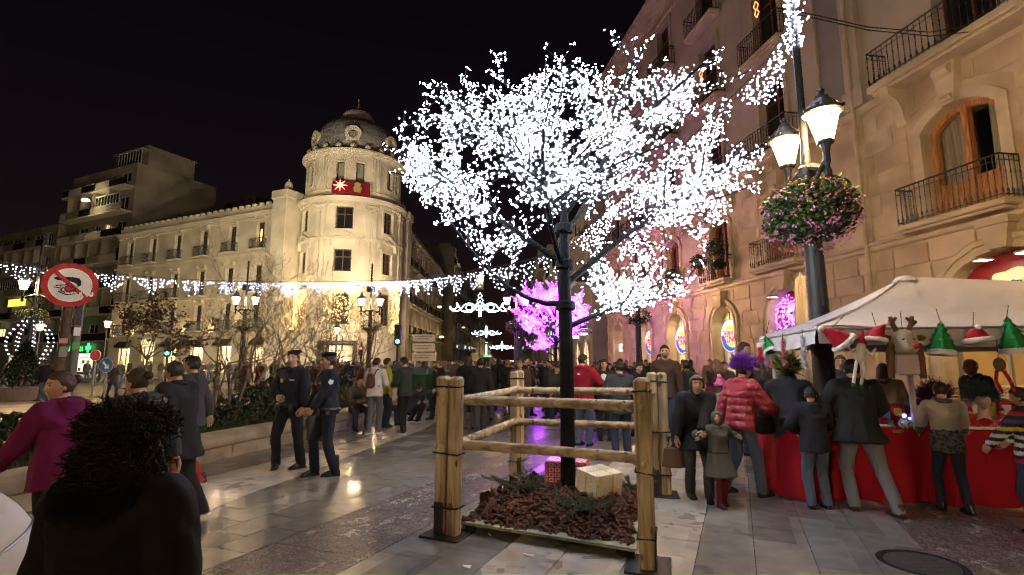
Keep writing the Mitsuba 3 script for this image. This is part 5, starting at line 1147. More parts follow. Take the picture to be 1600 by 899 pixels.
# small litter on the paving
for i, (x, y, s, col, lb) in enumerate(((-.35, 4.42, .05, (.6, .58, .55), 'scrap of white paper on the paving left of the fence'), (.15, 4.65, .045, (.5, .5, .52), 'crumpled silver wrapper before the fence'), (-.2, 5.2, .05, (.6, .6, .6), 'silver foil scrap beside the board corner'))):
    v, f = mf(hull(R.normal(0, 1, (9, 3))*[s*.6, s*.45, .004])); solid('litter', (v + [x, y, .006], f), pm('litter%s' % ('_white', '_silver', '_foil')[i], col, .5, .4), lb, 'litter')
K = thing('manhole', 'round dark iron manhole cover in the paving at the lower right', 'manhole cover')
part(K, 'cover', cat([lathe([(.26, -.03), (.26, -.003), (0, -.003)], 32, (3.39, 4.52, 0))] + [cbox((3.39 + .075*i, 4.52 + .075*j, -.001), (.045, .045, .006), .002) for i in range(-3, 4) for j in range(-3, 4) if math.hypot(i, j)*.075 < .22]), pm('cover', (.06, .05, .045), .4, .5)); part(K, 'ring', lathe([(.27, -.03), (.27, .0), (.31, .0), (.31, -.03)], 32, (3.39, 4.52, 0)), 'mat_iron')
# ===== people =====
from scipy import sparse
_ICO = trimesh.creation.icosphere(subdivisions=1).vertices.view(np.ndarray).copy()
_ICO0 = trimesh.creation.icosphere(subdivisions=0).vertices.view(np.ndarray).copy()
def ell(c, r, Rm=None, lo=False):
    p = (_ICO0 if lo else _ICO) * np.asarray(r, float)
    if Rm is not None: p = p @ np.asarray(Rm)[:3, :3].T
    return p + np.asarray(c, float)
def bone(a, ra, b, rb, Rm=None, lo=False): return hull(np.vstack([ell(a, ra, Rm, lo), ell(b, rb, Rm, lo)]))
def union(ms): return m3.Manifold.batch_boolean(list(ms), m3.OpType.Add)
def smooth_mesh(v, f, it=8, lam=.5, mu=-.52, keep=None):
    n = len(v); e = np.vstack([f[:, [0,1]], f[:, [1,2]], f[:, [2,0]]]); e = np.vstack([e, e[:, ::-1]])
    A = sparse.csr_matrix((np.ones(len(e)), (e[:,0], e[:,1])), (n, n)); A.data[:] = 1; D = sparse.diags(1/np.maximum(1, np.asarray(A.sum(1)).ravel()))
    W = D @ A; v = v.copy()
    for _ in range(it):
        for s in (lam, mu):
            d = W @ v - v
            if keep is not None: d[keep] = 0
            v += s*d
    return v
def vnormals(v, f):
    n = np.zeros_like(v); c = np.cross(v[f[:,1]]-v[f[:,0]], v[f[:,2]]-v[f[:,0]])
    for k in range(3): np.add.at(n, f[:,k], c)
    return n/(np.linalg.norm(n, axis=1, keepdims=True)+1e-12)
def cloth(man, res=.035, it=10, fold=.014, seed=0, fs=(8, 8, 4.5)):
    v, f = mf(man.refine_to_length(res)); v = smooth_mesh(v, f, it)
    if fold: v = v + vnormals(v, f)*(fold*2*(meshkit.fbm(v*np.array(fs) + seed*3.7, 3, seed) - .5))[:, None]
    return v, f
def _gauss(q, c, s): return np.exp(-(((q - np.array(c))/np.array(s))**2).sum(1))
def head_shape(sub=4, fem=False):
    m = trimesh.creation.icosphere(subdivisions=sub); d = np.array(m.vertices); f = np.array(m.faces)
    x, y, z = d.T
    rx = .076*(1 - .30*np.clip(-z, 0, 1)**1.5); ry = np.where(y > 0, .094*(1 - .10*np.clip(-z, 0, 1)**2), .104*(1 - .40*np.clip(-z, 0, 1)**1.2)); v = np.stack([x*rx, y*ry, z*np.where(z > 0, .113, .122)], 1)
    s = np.stack([np.abs(v[:,0]), v[:,1], v[:,2]], 1); fr = (v[:,1] > .02)
    dy = np.zeros(len(v))
    dy += .016*_gauss(s[:, [0,2]], (0, -.032), (.012, .015)) + .010*_gauss(s[:, [0,2]], (0, -.008), (.009, .026))      # nose
    dy -= .010*_gauss(s[:, [0,2]], (.031, .004), (.015, .011)); dy += .005*_gauss(s[:, [0,2]], (.026, .026), (.024, .007))   # sockets, brow
    dy += .006*_gauss(s[:, [0,2]], (0, -.066), (.020, .006)) + .005*_gauss(s[:, [0,2]], (0, -.077), (.017, .005)) - .004*_gauss(s[:, [0,2]], (0, -.0715), (.022, .003)); dy += .009*_gauss(s[:, [0,2]], (0, -.104), (.022, .014))
    dy += .004*_gauss(s[:, [0,2]], (.045, -.034), (.016, .018)); dy -= .003*_gauss(s[:, [0,2]], (.022, -.055), (.01, .012))
    v[:,1] += dy*fr*np.clip((v[:,1]-.02)/.03, 0, 1); return v, f
HEADS = {4: head_shape(4), 3: head_shape(3)}
def head_colors(p, skin, lips, brow, beard=None):
    """colours of the skin, lips, brows and eyes from points in the head's own frame"""
    c = np.tile(np.array(skin, float), (len(p), 1)); s = np.stack([np.abs(p[:,0]), p[:,2]], 1); fr = p[:,1] > .035
    c *= (.92 + .16*meshkit.noise(p*60))[:, None]
    def put(w, col): w = (np.clip(w, 0, 1)*fr)[:, None]; c[:] = c*(1-w) + np.array(col)*w
    put(.45*_gauss(s, (.045, -.035), (.02, .016)), np.array(skin)*[1.1, .78, .74])
    if beard is not None: put(.75*np.clip(_gauss(s, (.02, -.09), (.05, .03))*1.4 - .25, 0, 1), beard)
    put(1.6*_gauss(s, (0, -.0715), (.022, .0075)), lips); put(2*_gauss(s, (.031, .027), (.017, .0045)), brow)
    put(2.2*_gauss(s, (.031, .004), (.0125, .0052)), (.45, .42, .40)); put(2.5*_gauss(s, (.031, .004), (.0060, .0062)), (.03, .02, .015)); put(1.4*_gauss(s, (.031, .0095), (.015, .0028)), (.05, .03, .025))
    return c
_OCT = np.array([[1,0,0],[-1,0,0],[0,1,0],[0,-1,0],[0,0,1],[0,0,-1]], float)
def hand_mesh(curl, thumb=.6, lo=False):
    """right hand: wrist at the origin, fingers along +y, palm facing -z, thumb on -x"""
    def bone(a, ra, b, rb, *_):
        q = _OCT if lo else _ICO0; return hull(np.vstack([q*ra + a, q*rb + b]))
    ms = [hull(np.vstack([(_OCT if lo else _ICO0)*[.012, .014, .013] + (x, y, 0) for x, y in ((-.030, .012), (.028, .012), (-.036, .085), (.034, .078), (0, .092))]))]
    for x, y0, L, r in ((-.031, .088, .072, .0092), (-.0105, .094, .080, .0095), (.0105, .091, .074, .0092), (.030, .083, .058, .0080)):
        p = np.array([x, y0 - .012, 0.0]); a = curl*.55; seg = [L*.46 + .012, L*.31, L*.26]; spread = x*1.2
        for i, l in enumerate(seg):
            q = p + np.array([math.sin(spread)*math.cos(a), math.cos(spread)*math.cos(a), -math.sin(a)])*l; ms.append(bone(p, r*(1-.1*i), q, r*(.92-.1*i), None, True)); p = q; a += curl*(.95 if i == 0 else .75)
    p = np.array([-.026, .022, -.004]); a = .75
    for i, l in enumerate((.044, .034, .027)):
        q = p + np.array([-math.sin(a)*.95, math.cos(a), -thumb*.5 - .12*i*curl])*l*.95; ms.append(bone(p, .012 - .0012*i, q, .0108 - .0014*i, None, True)); p = q; a -= .30 + .25*curl
    return union(ms)
_H = {}
def hand(curl, lo=False):
    k = (round(curl, 1), lo)
    if k not in _H: _H[k] = hand_mesh(k[0], lo=lo)
    return _H[k]
def ik(a, t, l1, l2, hint):
    a, t = np.array(a, float), np.array(t, float); d = t - a; L = np.linalg.norm(d); Lm = min(L, (l1+l2)*.995); u = d/L; t = a + u*Lm
    x = (l1*l1 - l2*l2 + Lm*Lm)/(2*Lm); h = math.sqrt(max(1e-6, l1*l1 - x*x)); hv = np.array(hint, float); hv -= u*(hv @ u); hv /= np.linalg.norm(hv)+1e-9
    return a + u*x + hv*h, t
def basis(y, z):
    y = np.array(y, float); y /= np.linalg.norm(y); z = np.array(z, float); z -= y*(z @ y); z /= np.linalg.norm(z)+1e-9; return np.stack([np.cross(y, z), y, z], 1)
def cut(man, n, off): return man.trim_by_plane(tuple(map(float, n)), float(off))

def figure(lean=0, twist=0, bendx=0, hip=.93, hy=0.0, head=(0, 0, 0), hands=((.30, .06, .80), (-.30, .06, .80)), hints=((.5, -1, 0), (-.5, -1, 0)), palms=None, feet=((.11, .02, 0), (-.11, -.02, 0)), toes=(8, -8), knees=None,
           curls=(.5, .5), coat=.84, puff=.02, width=1.0, girth=1.0, style='short', hem=.0, sub=4, res=.035, fold=.019, seed=0, trousers=.0, boots=.12, collar=True, skirt=0.0, hood=False, sleeve=1.0, skinny=False, bres=.05, hands_on=True, neckline=0.0, hairseed=None):
    """meshes of one standing or sitting person, 1.75 m tall, facing +y, right hand at +x"""
    out = {}
    lr = rot((1, 0, 0), -lean)[:3, :3] @ rot((0, 1, 0), bendx)[:3, :3]; tw = rot((0, 0, 1), twist)[:3, :3]; H0 = np.array([0, hy, hip])
    def B(x, y, z, t=1.0): return H0 + lr @ (rot((0, 0, 1), twist*t)[:3, :3] @ (np.array([x, y, z]) - [0, 0, .93]))
    tR = lr @ tw; w, g = width, girth
    sh = [B(.175*w, 0, 1.415), B(-.175*w, 0, 1.415)]; nb = B(0, -.005, 1.455); hd = rot((0, 0, 1), head[0])[:3, :3] @ rot((1, 0, 0), -head[1])[:3, :3] @ rot((0, 1, 0), head[2])[:3, :3]
    nk = nb + (lr @ np.array([0, .012, .095]))*1.0; hr = hd; hc = nk + hr @ np.array([0, .022, .078])
    hp = [H0 + [.088*w, 0, -.02], H0 + [-.088*w, 0, -.02]]
    kn, an = [], []
    for i in (0, 1):
        ft = np.array(feet[i], float); a = ft + [0, -.02, .075]; hint = np.array(knees[i]) if knees else np.array([(.12, -.12)[i], 1, .05]); k, a2 = ik(hp[i], a, .435, .425, hint); kn.append(k); an.append(a2)
    el, wr = [], []
    for i in (0, 1): e, q = ik(sh[i], hands[i], .285, .255, hints[i]); el.append(e); wr.append(q)
    # ---- the body: head, neck, trunk, limbs and hands in one surface
    hv, hf = HEADS[sub]; HM = mat4(hr[:,0], hr[:,1], hr[:,2], hc)
    hm = m3.Manifold(m3.Mesh((hv @ hr.T + hc).astype(np.float32), hf.astype(np.uint32)))
    ear = [hull(ell(hc + hr @ np.array([s*.076, -.006, -.012]), (.010, .019, .030), hr, sub < 4)) for s in (-1, 1)]
    core = [bone(nb, .056*g, nk + hr @ np.array([0, .0, .02]), .052), bone(B(0, 0, .97), (.145*w, .10*g, .10), B(0, 0, 1.12), (.125*w, .09*g, .09), tR), bone(B(0, 0, 1.12), (.125*w, .09*g, .09), B(0, .005, 1.29), (.15*w, .10*g, .10), tR), hull(np.vstack([ell(B(0, .005, 1.29), (.15*w, .1*g, .09), tR), ell(sh[0], .05), ell(sh[1], .05), ell(nb, .055)]))]
    for i in (0, 1):
        core += [bone(sh[i], .052, el[i], .040), bone(el[i], .040, wr[i], .027), bone(hp[i], .085, kn[i], .052), bone(kn[i], .052, an[i], .038)]
    body = union(core)
    v, f = mf(body.refine_to_length(bres)); v = smooth_mesh(v, f, 4); body = m3.Manifold(m3.Mesh(v.astype(np.float32), f.astype(np.uint32)))
    parts_ = [body, hm] + ear
    for i in (0, 1):
        fd = wr[i] - el[i]; fd /= np.linalg.norm(fd); up_ = np.array(palms[i], float) if palms and palms[i] is not None else np.array([(1, -1)[i], .25, .15]); Bm = basis(fd, up_)
        if hands_on:
            M = np.eye(4); M[:3, :3] = Bm @ np.diag([-1 if i == 1 else 1, 1, 1])     # back of the hand along up_
            M[:3, 3] = wr[i] - fd*.012; h = hand(curls[i], sub < 4)
            parts_.append(h.transform(M[:3].astype(np.float64)))
    bm = union(parts_); bv, bf = mf(bm); out['body'] = (bv, bf); out['_head'] = (hc, hr)
    pf = puff
    # ---- coat or jacket
    jr = lambda x, y, z: (x*w + pf, y*g + pf, z)
    js = [bone(B(0, 0, .95, .3), jr(.170, .130, .09), B(0, .0, 1.12, .6), jr(.138, .105, .09), tR), bone(B(0, 0, 1.12, .6), jr(.138, .105, .09), B(0, .005, 1.29), jr(.160, .112, .10), tR),
          hull(np.vstack([ell(B(0, .005, 1.29), jr(.160, .112, .09), tR), ell(sh[0] + [0, 0, -.005], .062 + pf*.7), ell(sh[1] + [0, 0, -.005], .062 + pf*.7), ell(nb - tR @ np.array([0, 0, .01]), .070 + pf*.3)]))]
    if coat < .80:
        zt = H0 + np.array([0, 0, 0]); mid = (kn[0] + kn[1])/2; e = np.array([mid[0]*.6, mid[1]*.6 + hy*.4, coat - .04]); sx = abs(kn[0][0]-kn[1][0])/2 + .125 + hem
        js.append(bone(B(0, 0, .95, .3), jr(.172, .132, .09), e, (sx + pf, .16 + pf + hem + abs(kn[0][1]-kn[1][1])*.35, .05)))
    else: js.append(bone(B(0, 0, .95, .3), jr(.170, .130, .09), B(0, 0, coat, .3), jr(.176 + hem, .136 + hem, .05), tR))
    tor = union(js); tor = cut(tor, (lr @ np.array([0, 0, 1.0])) if coat >= .8 else (0, 0, 1), (lr @ np.array([0, 0, 1.0])) @ B(0, 0, coat) if coat >= .8 else coat)
    tor = cut(tor, -(tR @ np.array([0, -.25, 1.0])), -((tR @ np.array([0, -.25, 1.0])) @ (nb + tR @ np.array([0, 0, .035]))))
    sl = []
    for i in (0, 1):
        s_ = [bone(sh[i], .062 + pf*.8, el[i], .051 + pf*.8), bone(el[i], .051 + pf*.8, wr[i], .037 + pf*.6)]; m = union(s_); fd = wr[i] - el[i]; fd /= np.linalg.norm(fd); e = el[i] + (wr[i]-el[i])*sleeve
        sl.append(cut(m, -fd, -(fd @ (e - fd*.012))) if sleeve >= 1 else cut(m, -fd, -(fd @ e)))
    jm = union([tor] + sl)
    if hood: jm = union([jm, hull(np.vstack([ell(nb + tR @ np.array([0, -.085, .02]), (.11, .06, .06), tR), ell(nb + tR @ np.array([0, -.10, -.10]), (.08, .035, .06), tR)]))])
    out['jacket'] = cloth(jm, res, 8, fold, seed)
    if collar:
        P = [nb + tR @ np.array([.078*math.cos(a), .072*math.sin(a) + .008, .034 - .045*max(0, math.sin(a))]) for a in np.linspace(math.pi*.56, math.pi*2.44, 16)]
        out['collar'] = tube(P, .024 + pf*.3, 8)
    # ---- trousers and shoes
    k = .012 if skinny else .026
    ts = [bone(H0 + [0, 0, .05], (.140*w, .108*g, .06), H0 + [0, -.005, -.06], (.155*w, .118*g, .07))]
    for i in (0, 1): ts += [bone(hp[i], .088*g + k*.6, kn[i], .057 + k*.7), bone(kn[i], .057 + k*.7, an[i] + [0, 0, -.02], .040 + k)]
    for i in (0, 1): pass
    tm = union(ts); 
    if min(a[2] for a in an) > -.5: tm = cut(tm, (0, 0, 1), min(an[0][2], an[1][2]) - .035 + trousers)
    out['trousers'] = cloth(tm, res, 8, fold*.8, seed + 5, (9, 9, 7))
    if skirt:
        mid = (kn[0]+kn[1])/2; out['skirt'] = cloth(cut(bone(B(0, 0, 1.0), (.15*w, .11, .05), [mid[0], mid[1], skirt], (.20, .17, .05)), (0, 0, 1), skirt), res, 6, fold, seed + 9)
    for i in (0, 1):
        Rz = rot((0, 0, 1), toes[i])[:3, :3]; c = an[i] - [0, 0, .075]; lift = Rz
        fp = lambda x, y, z: c + Rz @ np.array([x, y, z])
        s_ = union([hull(np.vstack([ell(fp(0, -.035, .04), (.035, .035, .035)), ell(fp(0, .10, .034), (.044, .045, .03)), ell(fp(0, .165, .026), (.036, .03, .022)), ell(fp(0, .02, .075), (.036, .045, .03))])), bone(fp(0, -.01, .06), (.043, .05, .03), an[i] + [0, 0, boots - .06], (.046, .046, .02))])
        s_ = cut(s_, (0, 0, 1), c[2] + .008); v, f = mf(s_.refine_to_length(.03)); out['shoe%d' % i] = (smooth_mesh(v, f, 3), f)
        sole = hull(np.vstack([[fp(a*q, y, z) for a in (-1, 1) for z in (.0, .022)] for q, y in ((.030, -.07), (.042, -.02), (.040, .05), (.048, .11), (.042, .165), (.024, .198))])); out['sole%d' % i] = mf(sole)
    # ---- hair
    hs = hairseed if hairseed is not None else seed; hvl = hv.copy(); d = hvl/np.linalg.norm(hvl, axis=1, keepdims=True); x, y, z = hvl.T
    low = {'short': -.055, 'long': -.07, 'bun': -.06, 'curly': -.07}.get(style, -.055)
    line = np.where(y > .045, .062 - .25*np.abs(x), np.where(y > .0, .062 - (.045 - y)*1.9, low))
    cover = smooth01((z - line)/.018 + .5); thick = {'short': .014, 'long': .018, 'bun': .014, 'curly': .022}.get(style, .014)
    nz = meshkit.fbm(hvl*np.array([60, 60, 24]) + hs, 3, hs) - .5
    off = np.where(cover > .02, thick*(.6 + .4*np.clip((z + .02)/.08, 0, 1)) + .012*nz, 0)*cover - .010*(1 - cover)
    hair = hvl + d*off[:, None]
    def HL(p): return np.asarray(p) @ hr.T + hc
    hm_ = [(HL(hair), hf)]
    if style == 'long':
        q = union([bone((0, -.045, .03), (.088, .062, .06), (0, -.075, -.14), (.098, .045, .07)), bone((0, -.075, -.14), (.098, .045, .07), (0, -.085, -.25), (.085, .035, .03))] + [bone((s*.074, -.005, .02), (.022, .045, .05), (s*.088, -.01, -.17), (.026, .04, .05)) for s in (-1, 1)])
        v, f = mf(q.refine_to_length(.018 if sub > 3 else .04)); v = smooth_mesh(v, f, 3); v = v + vnormals(v, f)*(.018*(meshkit.fbm(v*np.array([45, 45, 9]) + hs, 3, hs) - .5))[:, None]
        hm_.append((HL(v), f))
    if style == 'bob':
        q = union([bone((0, -.045, .03), (.090, .066, .06), (0, -.065, -.06), (.086, .05, .035))] + [bone((s*.072, .0, .03), (.026, .055, .05), (s*.078, -.012, -.045), (.020, .040, .03)) for s in (-1, 1)] + [bone((-.05, .07, .075), (.03, .03, .02), (.05, .07, .080), (.03, .03, .02))])
        v, f = mf(q.refine_to_length(.018)); v = smooth_mesh(v, f, 3); v = v + vnormals(v, f)*(.02*(meshkit.fbm(v*np.array([45, 45, 9]) + hs, 3, hs) - .5))[:, None]; hm_.append((HL(v), f))
    if style == 'bun': v, f = mf(hull(ell((0, -.115, .045), (.042, .038, .04)))); hm_.append((HL(v), f))
    if style != 'bald': out['hair'] = cat(hm_)
    if style == 'beret':
        out['hair'] = (HL(hair), hf); v = head_shape(3)[0]; f = HEADS[3][1]
        b = union([hull(np.vstack([ell((0, -.008, .075), (.088, .104, .018)), ell((0, -.012, .10), (.092, .108, .022))])), hull(np.vstack([ell((-.022, -.02, .108), (.105, .112, .020)), ell((-.03, -.02, .118), (.085, .095, .018))]))])
        v, f = mf(b.refine_to_length(.02)); out['hat'] = (HL(smooth_mesh(v, f, 4)), f)
    if style == 'cap':
        b = union([hull(np.vstack([ell((0, -.008, .045), (.086, .104, .02)), ell((0, -.01, .09), (.078, .094, .045))]))]); v, f = mf(b.refine_to_length(.02)); out['hat'] = (HL(smooth_mesh(v, f, 3)), f)
    if style == 'hoodup':
        b = hull(np.vstack([ell((0, -.02, .02), (.108, .125, .135)), ell((0, -.05, -.12), (.10, .085, .06))])) - hull(np.vstack([ell((0, .14, -.0), (.068, .12, .088)), ell((0, .14, -.08), (.055, .1, .05))])); v, f = mf(b.refine_to_length(.02)); v = smooth_mesh(v, f, 3); out['hood'] = (HL(v), f)
    out['_pts'] = dict(sh=sh, el=el, wr=wr, hp=hp, kn=kn, an=an, nb=nb, B=B, tR=tR, HL=HL, hr=hr, hc=hc)
    return out
def smooth01(t): t = np.clip(t, 0, 1); return t*t*(3 - 2*t)
SKIN = [(.42, .25, .17), (.36, .20, .13), (.46, .28, .20), (.30, .165, .105)]
def wrinkle(p, n, uv): return fbm(p.x*16, p.y*16, p.z*9, 4) + .06*noise(p.x*160, p.y*160, p.z*160)
def fabric(name, col, rough=.85): return bumped('cloth_' + name, col, wrinkle, rough, .2, .030, 3e-3, sheen=.3)
def hairy(p, n, uv): return fbm(p.x*130, p.y*130, p.z*30, 3)
def hair_mat(name, col): return 'mat_hair_' + name if 'mat_hair_' + name in scene else bumped('hair_' + name, col, hairy, .5, .4, .010, 1.5e-3)
def person(fig, label, x, y, yaw, h=1.72, z=0.0, jacket='black', trousers='black', hair=(.02, .013, .009), skin=0, shoe=(.015, .015, .016), sole=None, hat=None, hood=None, group=None, lips=(.33, .12, .10), brow=None, beard=None, hairm=None, vcj=None, vct=None, skirt=None, collar=None, rough=None):
    K = thing('person', label, 'person', group); s = h/1.75; Mw = tr(x, y, z) @ RZ(math.radians(yaw)) @ np.diag([s, s, s, 1.0])
    hc, hr = fig['_head']; bv, bf = fig['body']; loc = (bv - hc) @ hr; c = np.tile(np.array(SKIN[skin]), (len(bv), 1)); near = (np.linalg.norm(loc, axis=1) < .16) & (loc[:, 2] > -.135)
    c[near] = head_colors(loc[near], SKIN[skin], lips, brow or tuple(np.array(hair)*1.2), beard)
    part(K, 'body', (bv, bf), pm('skin', VC, .5, .35), True, color=c, M=Mw)
    def put(nm, key_, m, sm=True, color=None):
        if key_ in fig: return part(K, nm, fig[key_], m, sm, M=Mw, color=color)
    if vcj: put('jacket', 'jacket', 'mat_vc', color=vcj(fig['jacket']))
    else: put('jacket', 'jacket', jacket)
    put('collar', 'collar', collar or (jacket if not vcj else collar or 'mat_dark'))
    if vct: put('trousers', 'trousers', 'mat_vc', color=vct(fig['trousers']))
    else: put('trousers', 'trousers', trousers)
    put('skirt', 'skirt', skirt)
    sm_ = pm('shoe_%s' % '_'.join(str(int(v*999)) for v in shoe), shoe, .4, .4); so = sm_ if sole is None else pm('sole_%s' % '_'.join(str(int(v*999)) for v in sole), sole, .6, .3)
    for i in (0, 1):
        k = put('shoe', 'shoe%d' % i, sm_); shape(key(k + '__sole'), xf(fig['sole%d' % i], Mw), so)
    if 'hair' in fig: put('hair', 'hair', hairm or hair_mat('_'.join(str(int(v*999)) for v in hair), hair))
    if hat: put('hat', 'hat', hat)
    if hood: put('hood', 'hood', hood)
    return K, Mw
BLK = fabric('black', (.016, .016, .018)); NAVY = fabric('navy', (.018, .022, .038)); GREY = fabric('grey', (.10, .10, .105)); DGREY = fabric('dark_grey', (.045, .045, .05)); JEAN = fabric('jeans', (.075, .10, .15)); DJEAN = fabric('dark_jeans', (.03, .04, .07)); GJEAN = fabric('grey_jeans', (.16, .17, .19))
MAG = fabric('magenta', (.13, .012, .062)); REDP = fabric('red_trousers', (.28, .035, .03)); WOOL = fabric('olive_grey', (.085, .08, .065)); REDC = fabric('red_coat', (.42, .05, .07), .6); CRIM = fabric('crimson', (.22, .012, .025)); BURG = fabric('burgundy', (.10, .012, .028)); BEIGE = fabric('beige', (.33, .27, .20)); BROWN = fabric('brown', (.07, .042, .03)); PURP = fabric('purple', (.06, .03, .10)); GREEN = fabric('dark_green', (.03, .042, .034)); HOODIE = fabric('pale_grey', (.52, .48, .47)); POL = fabric('police_navy', (.012, .014, .024), .75); TAN = fabric('tan', (.22, .15, .09)); LIME = fabric('lime', (.32, .34, .03)); OLIV = fabric('olive', (.10, .095, .06))
def face_pts(fig, pts, r): return tube([fig['_pts']['HL'](p) for p in pts], r, 5)
stand = dict(hands=((.29, .05, .79), (-.29, .05, .79)))
def walk(a=.28, side=1, **k): return dict(feet=((.09, a*side, .03 if side < 0 else 0), (-.09, -a*side, .03 if side > 0 else 0)), hands=((.27, -.16*side, .82), (-.27, .20*side, .84)), hip=.91, **k)
# --- the two police officers
PO1 = figure(hands=((.10, .20, 1.06), (-.26, .14, .88)), hints=((1.0, -.7, -.1), (-.8, -.8, 0)), palms=((.2, 1, .2), (-1, .3, .2)), feet=((.19, .02, 0), (-.19, -.03, 0)), toes=(22, -30), knees=((.3, 1, 0), (-.3, 1, 0)), style='beret', seed=1, boots=.26, width=1.08, girth=1.08, puff=.03, coat=.90, head=(6, -4, 0), curls=(.9, .8))
def uniform(fig, K, Mw, patch=None):
    B, tR = fig['_pts']['B'], fig['_pts']['tR']
    o = B(0, 0, .93); rg = [B(.185*math.cos(a)*1.08, .148*math.sin(a)*1.08, .94) for a in np.linspace(0, 2*math.pi, 24, endpoint=False)]
    part(K, 'belt', tube(rg, .026, 6, False, True), 'mat_iron', M=Mw)
    for a in (.3, 2.8, 1.1, 2.0, -1.2): part(K, 'pouch', xf(cbox((0, 0, 0), (.07, .045, .10), .012), mat4(tR @ [-math.sin(a), math.cos(a), 0], tR @ [math.cos(a), math.sin(a), 0], tR @ [0, 0, 1], B(.225*math.cos(a), .185*math.sin(a), .905))), 'mat_iron', M=Mw)
    part(K, 'badge', xf(cbox((0, 0, 0), (.045, .008, .055), .003), mat4(tR @ [1, 0, 0], tR @ [0, 1, 0], tR @ [0, 0, 1], B(.085, .158, 1.30))), 'mat_crest', M=Mw)
    part(K, 'name_tape', xf(cbox((0, 0, 0), (.085, .006, .022), .002), mat4(tR @ [1, 0, 0], tR @ [0, 1, 0], tR @ [0, 0, 1], B(-.085, .157, 1.31))), pm('tape', (.4, .42, .45), .6, .3), M=Mw)
    if patch:
        s, e = fig['_pts']['sh'][patch-1], fig['_pts']['el'][patch-1]; c = s*.68 + e*.32; d = (e - s)/np.linalg.norm(e - s); n = np.array([(1, -1)[patch-1], .15, .1]); n -= d*(n @ d); n /= np.linalg.norm(n)
        part(K, 'shoulder_patch', xf(extr(Polygon([(-.034, -.02), (0, -.038), (.034, -.02), (.03, .034), (-.03, .034)]), -.004, .004), mat4(np.cross(n, -d), n, -d, c + n*.092)), pm('patch', (.5, .62, .72), .6, .3), M=Mw)
K, Mw = person(PO1, 'police officer in dark uniform and beret, hand at belt, left of the pair', -3.50, 8.3, 172, 1.82, jacket=POL, trousers=POL, hat=BLK, hair=(.015, .012, .01)); uniform(PO1, K, Mw)
PO2 = figure(hands=((.13, .26, .90), (-.05, .30, .86)), hints=((.9, -.6, 0), (-1, -.4, 0)), feet=((.12, .12, 0), (-.11, -.10, 0)), toes=(6, -20), style='beret', seed=2, boots=.26, width=1.05, girth=1.05, puff=.03, coat=.90, head=(-6, 0, 0), curls=(.9, .9))
K, Mw = person(PO2, 'police officer in beret with pale shoulder patch, turned sideways, right of the pair', -2.74, 7.78, 128, 1.78, jacket=POL, trousers=POL, hat=BLK, hair=(.015, .012, .01)); uniform(PO2, K, Mw, 2)
# --- walkers on the left
f = figure(hands=((.22, .20, .84), (-.25, .38, .88)), hints=((.4, -1, -.2), (-.4, -1, -.2)), lean=4, feet=((.09, .22, 0), (-.09, -.22, .03)), style='bun', coat=.80, puff=.04, hem=.01, seed=3, head=(66, 2, 0), hood=True)
person(f, 'woman in a magenta jacket looking back beside the round sign pole', -3.42, 4.02, 84, 1.58, jacket=MAG, trousers=BLK, hair=(.075, .032, .016), skin=2)
f = figure(**walk(.3, 1), lean=6, style='bun', coat=.62, puff=.045, hem=.03, seed=4, hood=True, head=(0, 6, 0))
K, Mw = person(f, 'woman in a dark coat with fur-edged hood walking behind the woman in magenta', -3.05, 4.35, 84, 1.62, jacket=DGREY, trousers=BLK, hair=(.04, .024, .015))
P = [f['_pts']['B'](.15*math.cos(a), -.05 + .13*math.sin(a), 1.44 + .03*math.sin(a)) for a in np.linspace(2.6, 6.8, 18)]
v, fc = tube(P, .045, 10); v = v + R.normal(0, .006, v.shape); part(K, 'fur_trim', (v, fc), fabric('fur', (.12, .10, .06)), M=Mw)
f = figure(**walk(.30, -1), lean=7, style='short', coat=.66, puff=.05, hem=.02, seed=5, head=(4, 12, 0), girth=1.1)
K, Mw = person(f, 'man with glasses in a long black coat and white-soled shoes striding left', -3.62, 5.72, 80, 1.68, jacket=BLK, trousers=BLK, sole=(.6, .58, .55), hair=(.03, .022, .016))
part(K, 'glasses', cat([face_pts(f, [(s*.031 + .017*math.cos(a), .092, .003 + .014*math.sin(a)) for a in np.linspace(0, 6.3, 12)], .0022) for s in (-1, 1)] + [face_pts(f, [(s*.048, .09, .006), (s*.078, .0, .006)], .002) for s in (-1, 1)]), 'mat_iron', M=Mw)
f = figure(**walk(.25, 1), style='cap', coat=.78, puff=.04, seed=6, hood=True)
person(f, 'man in a dark cap and jacket with red trousers passing the seat wall', -4.42, 7.2, 95, 1.74, jacket=DGREY, trousers=REDP, hat=BLK, hair=(.02, .015, .012), sole=(.5, .5, .5))
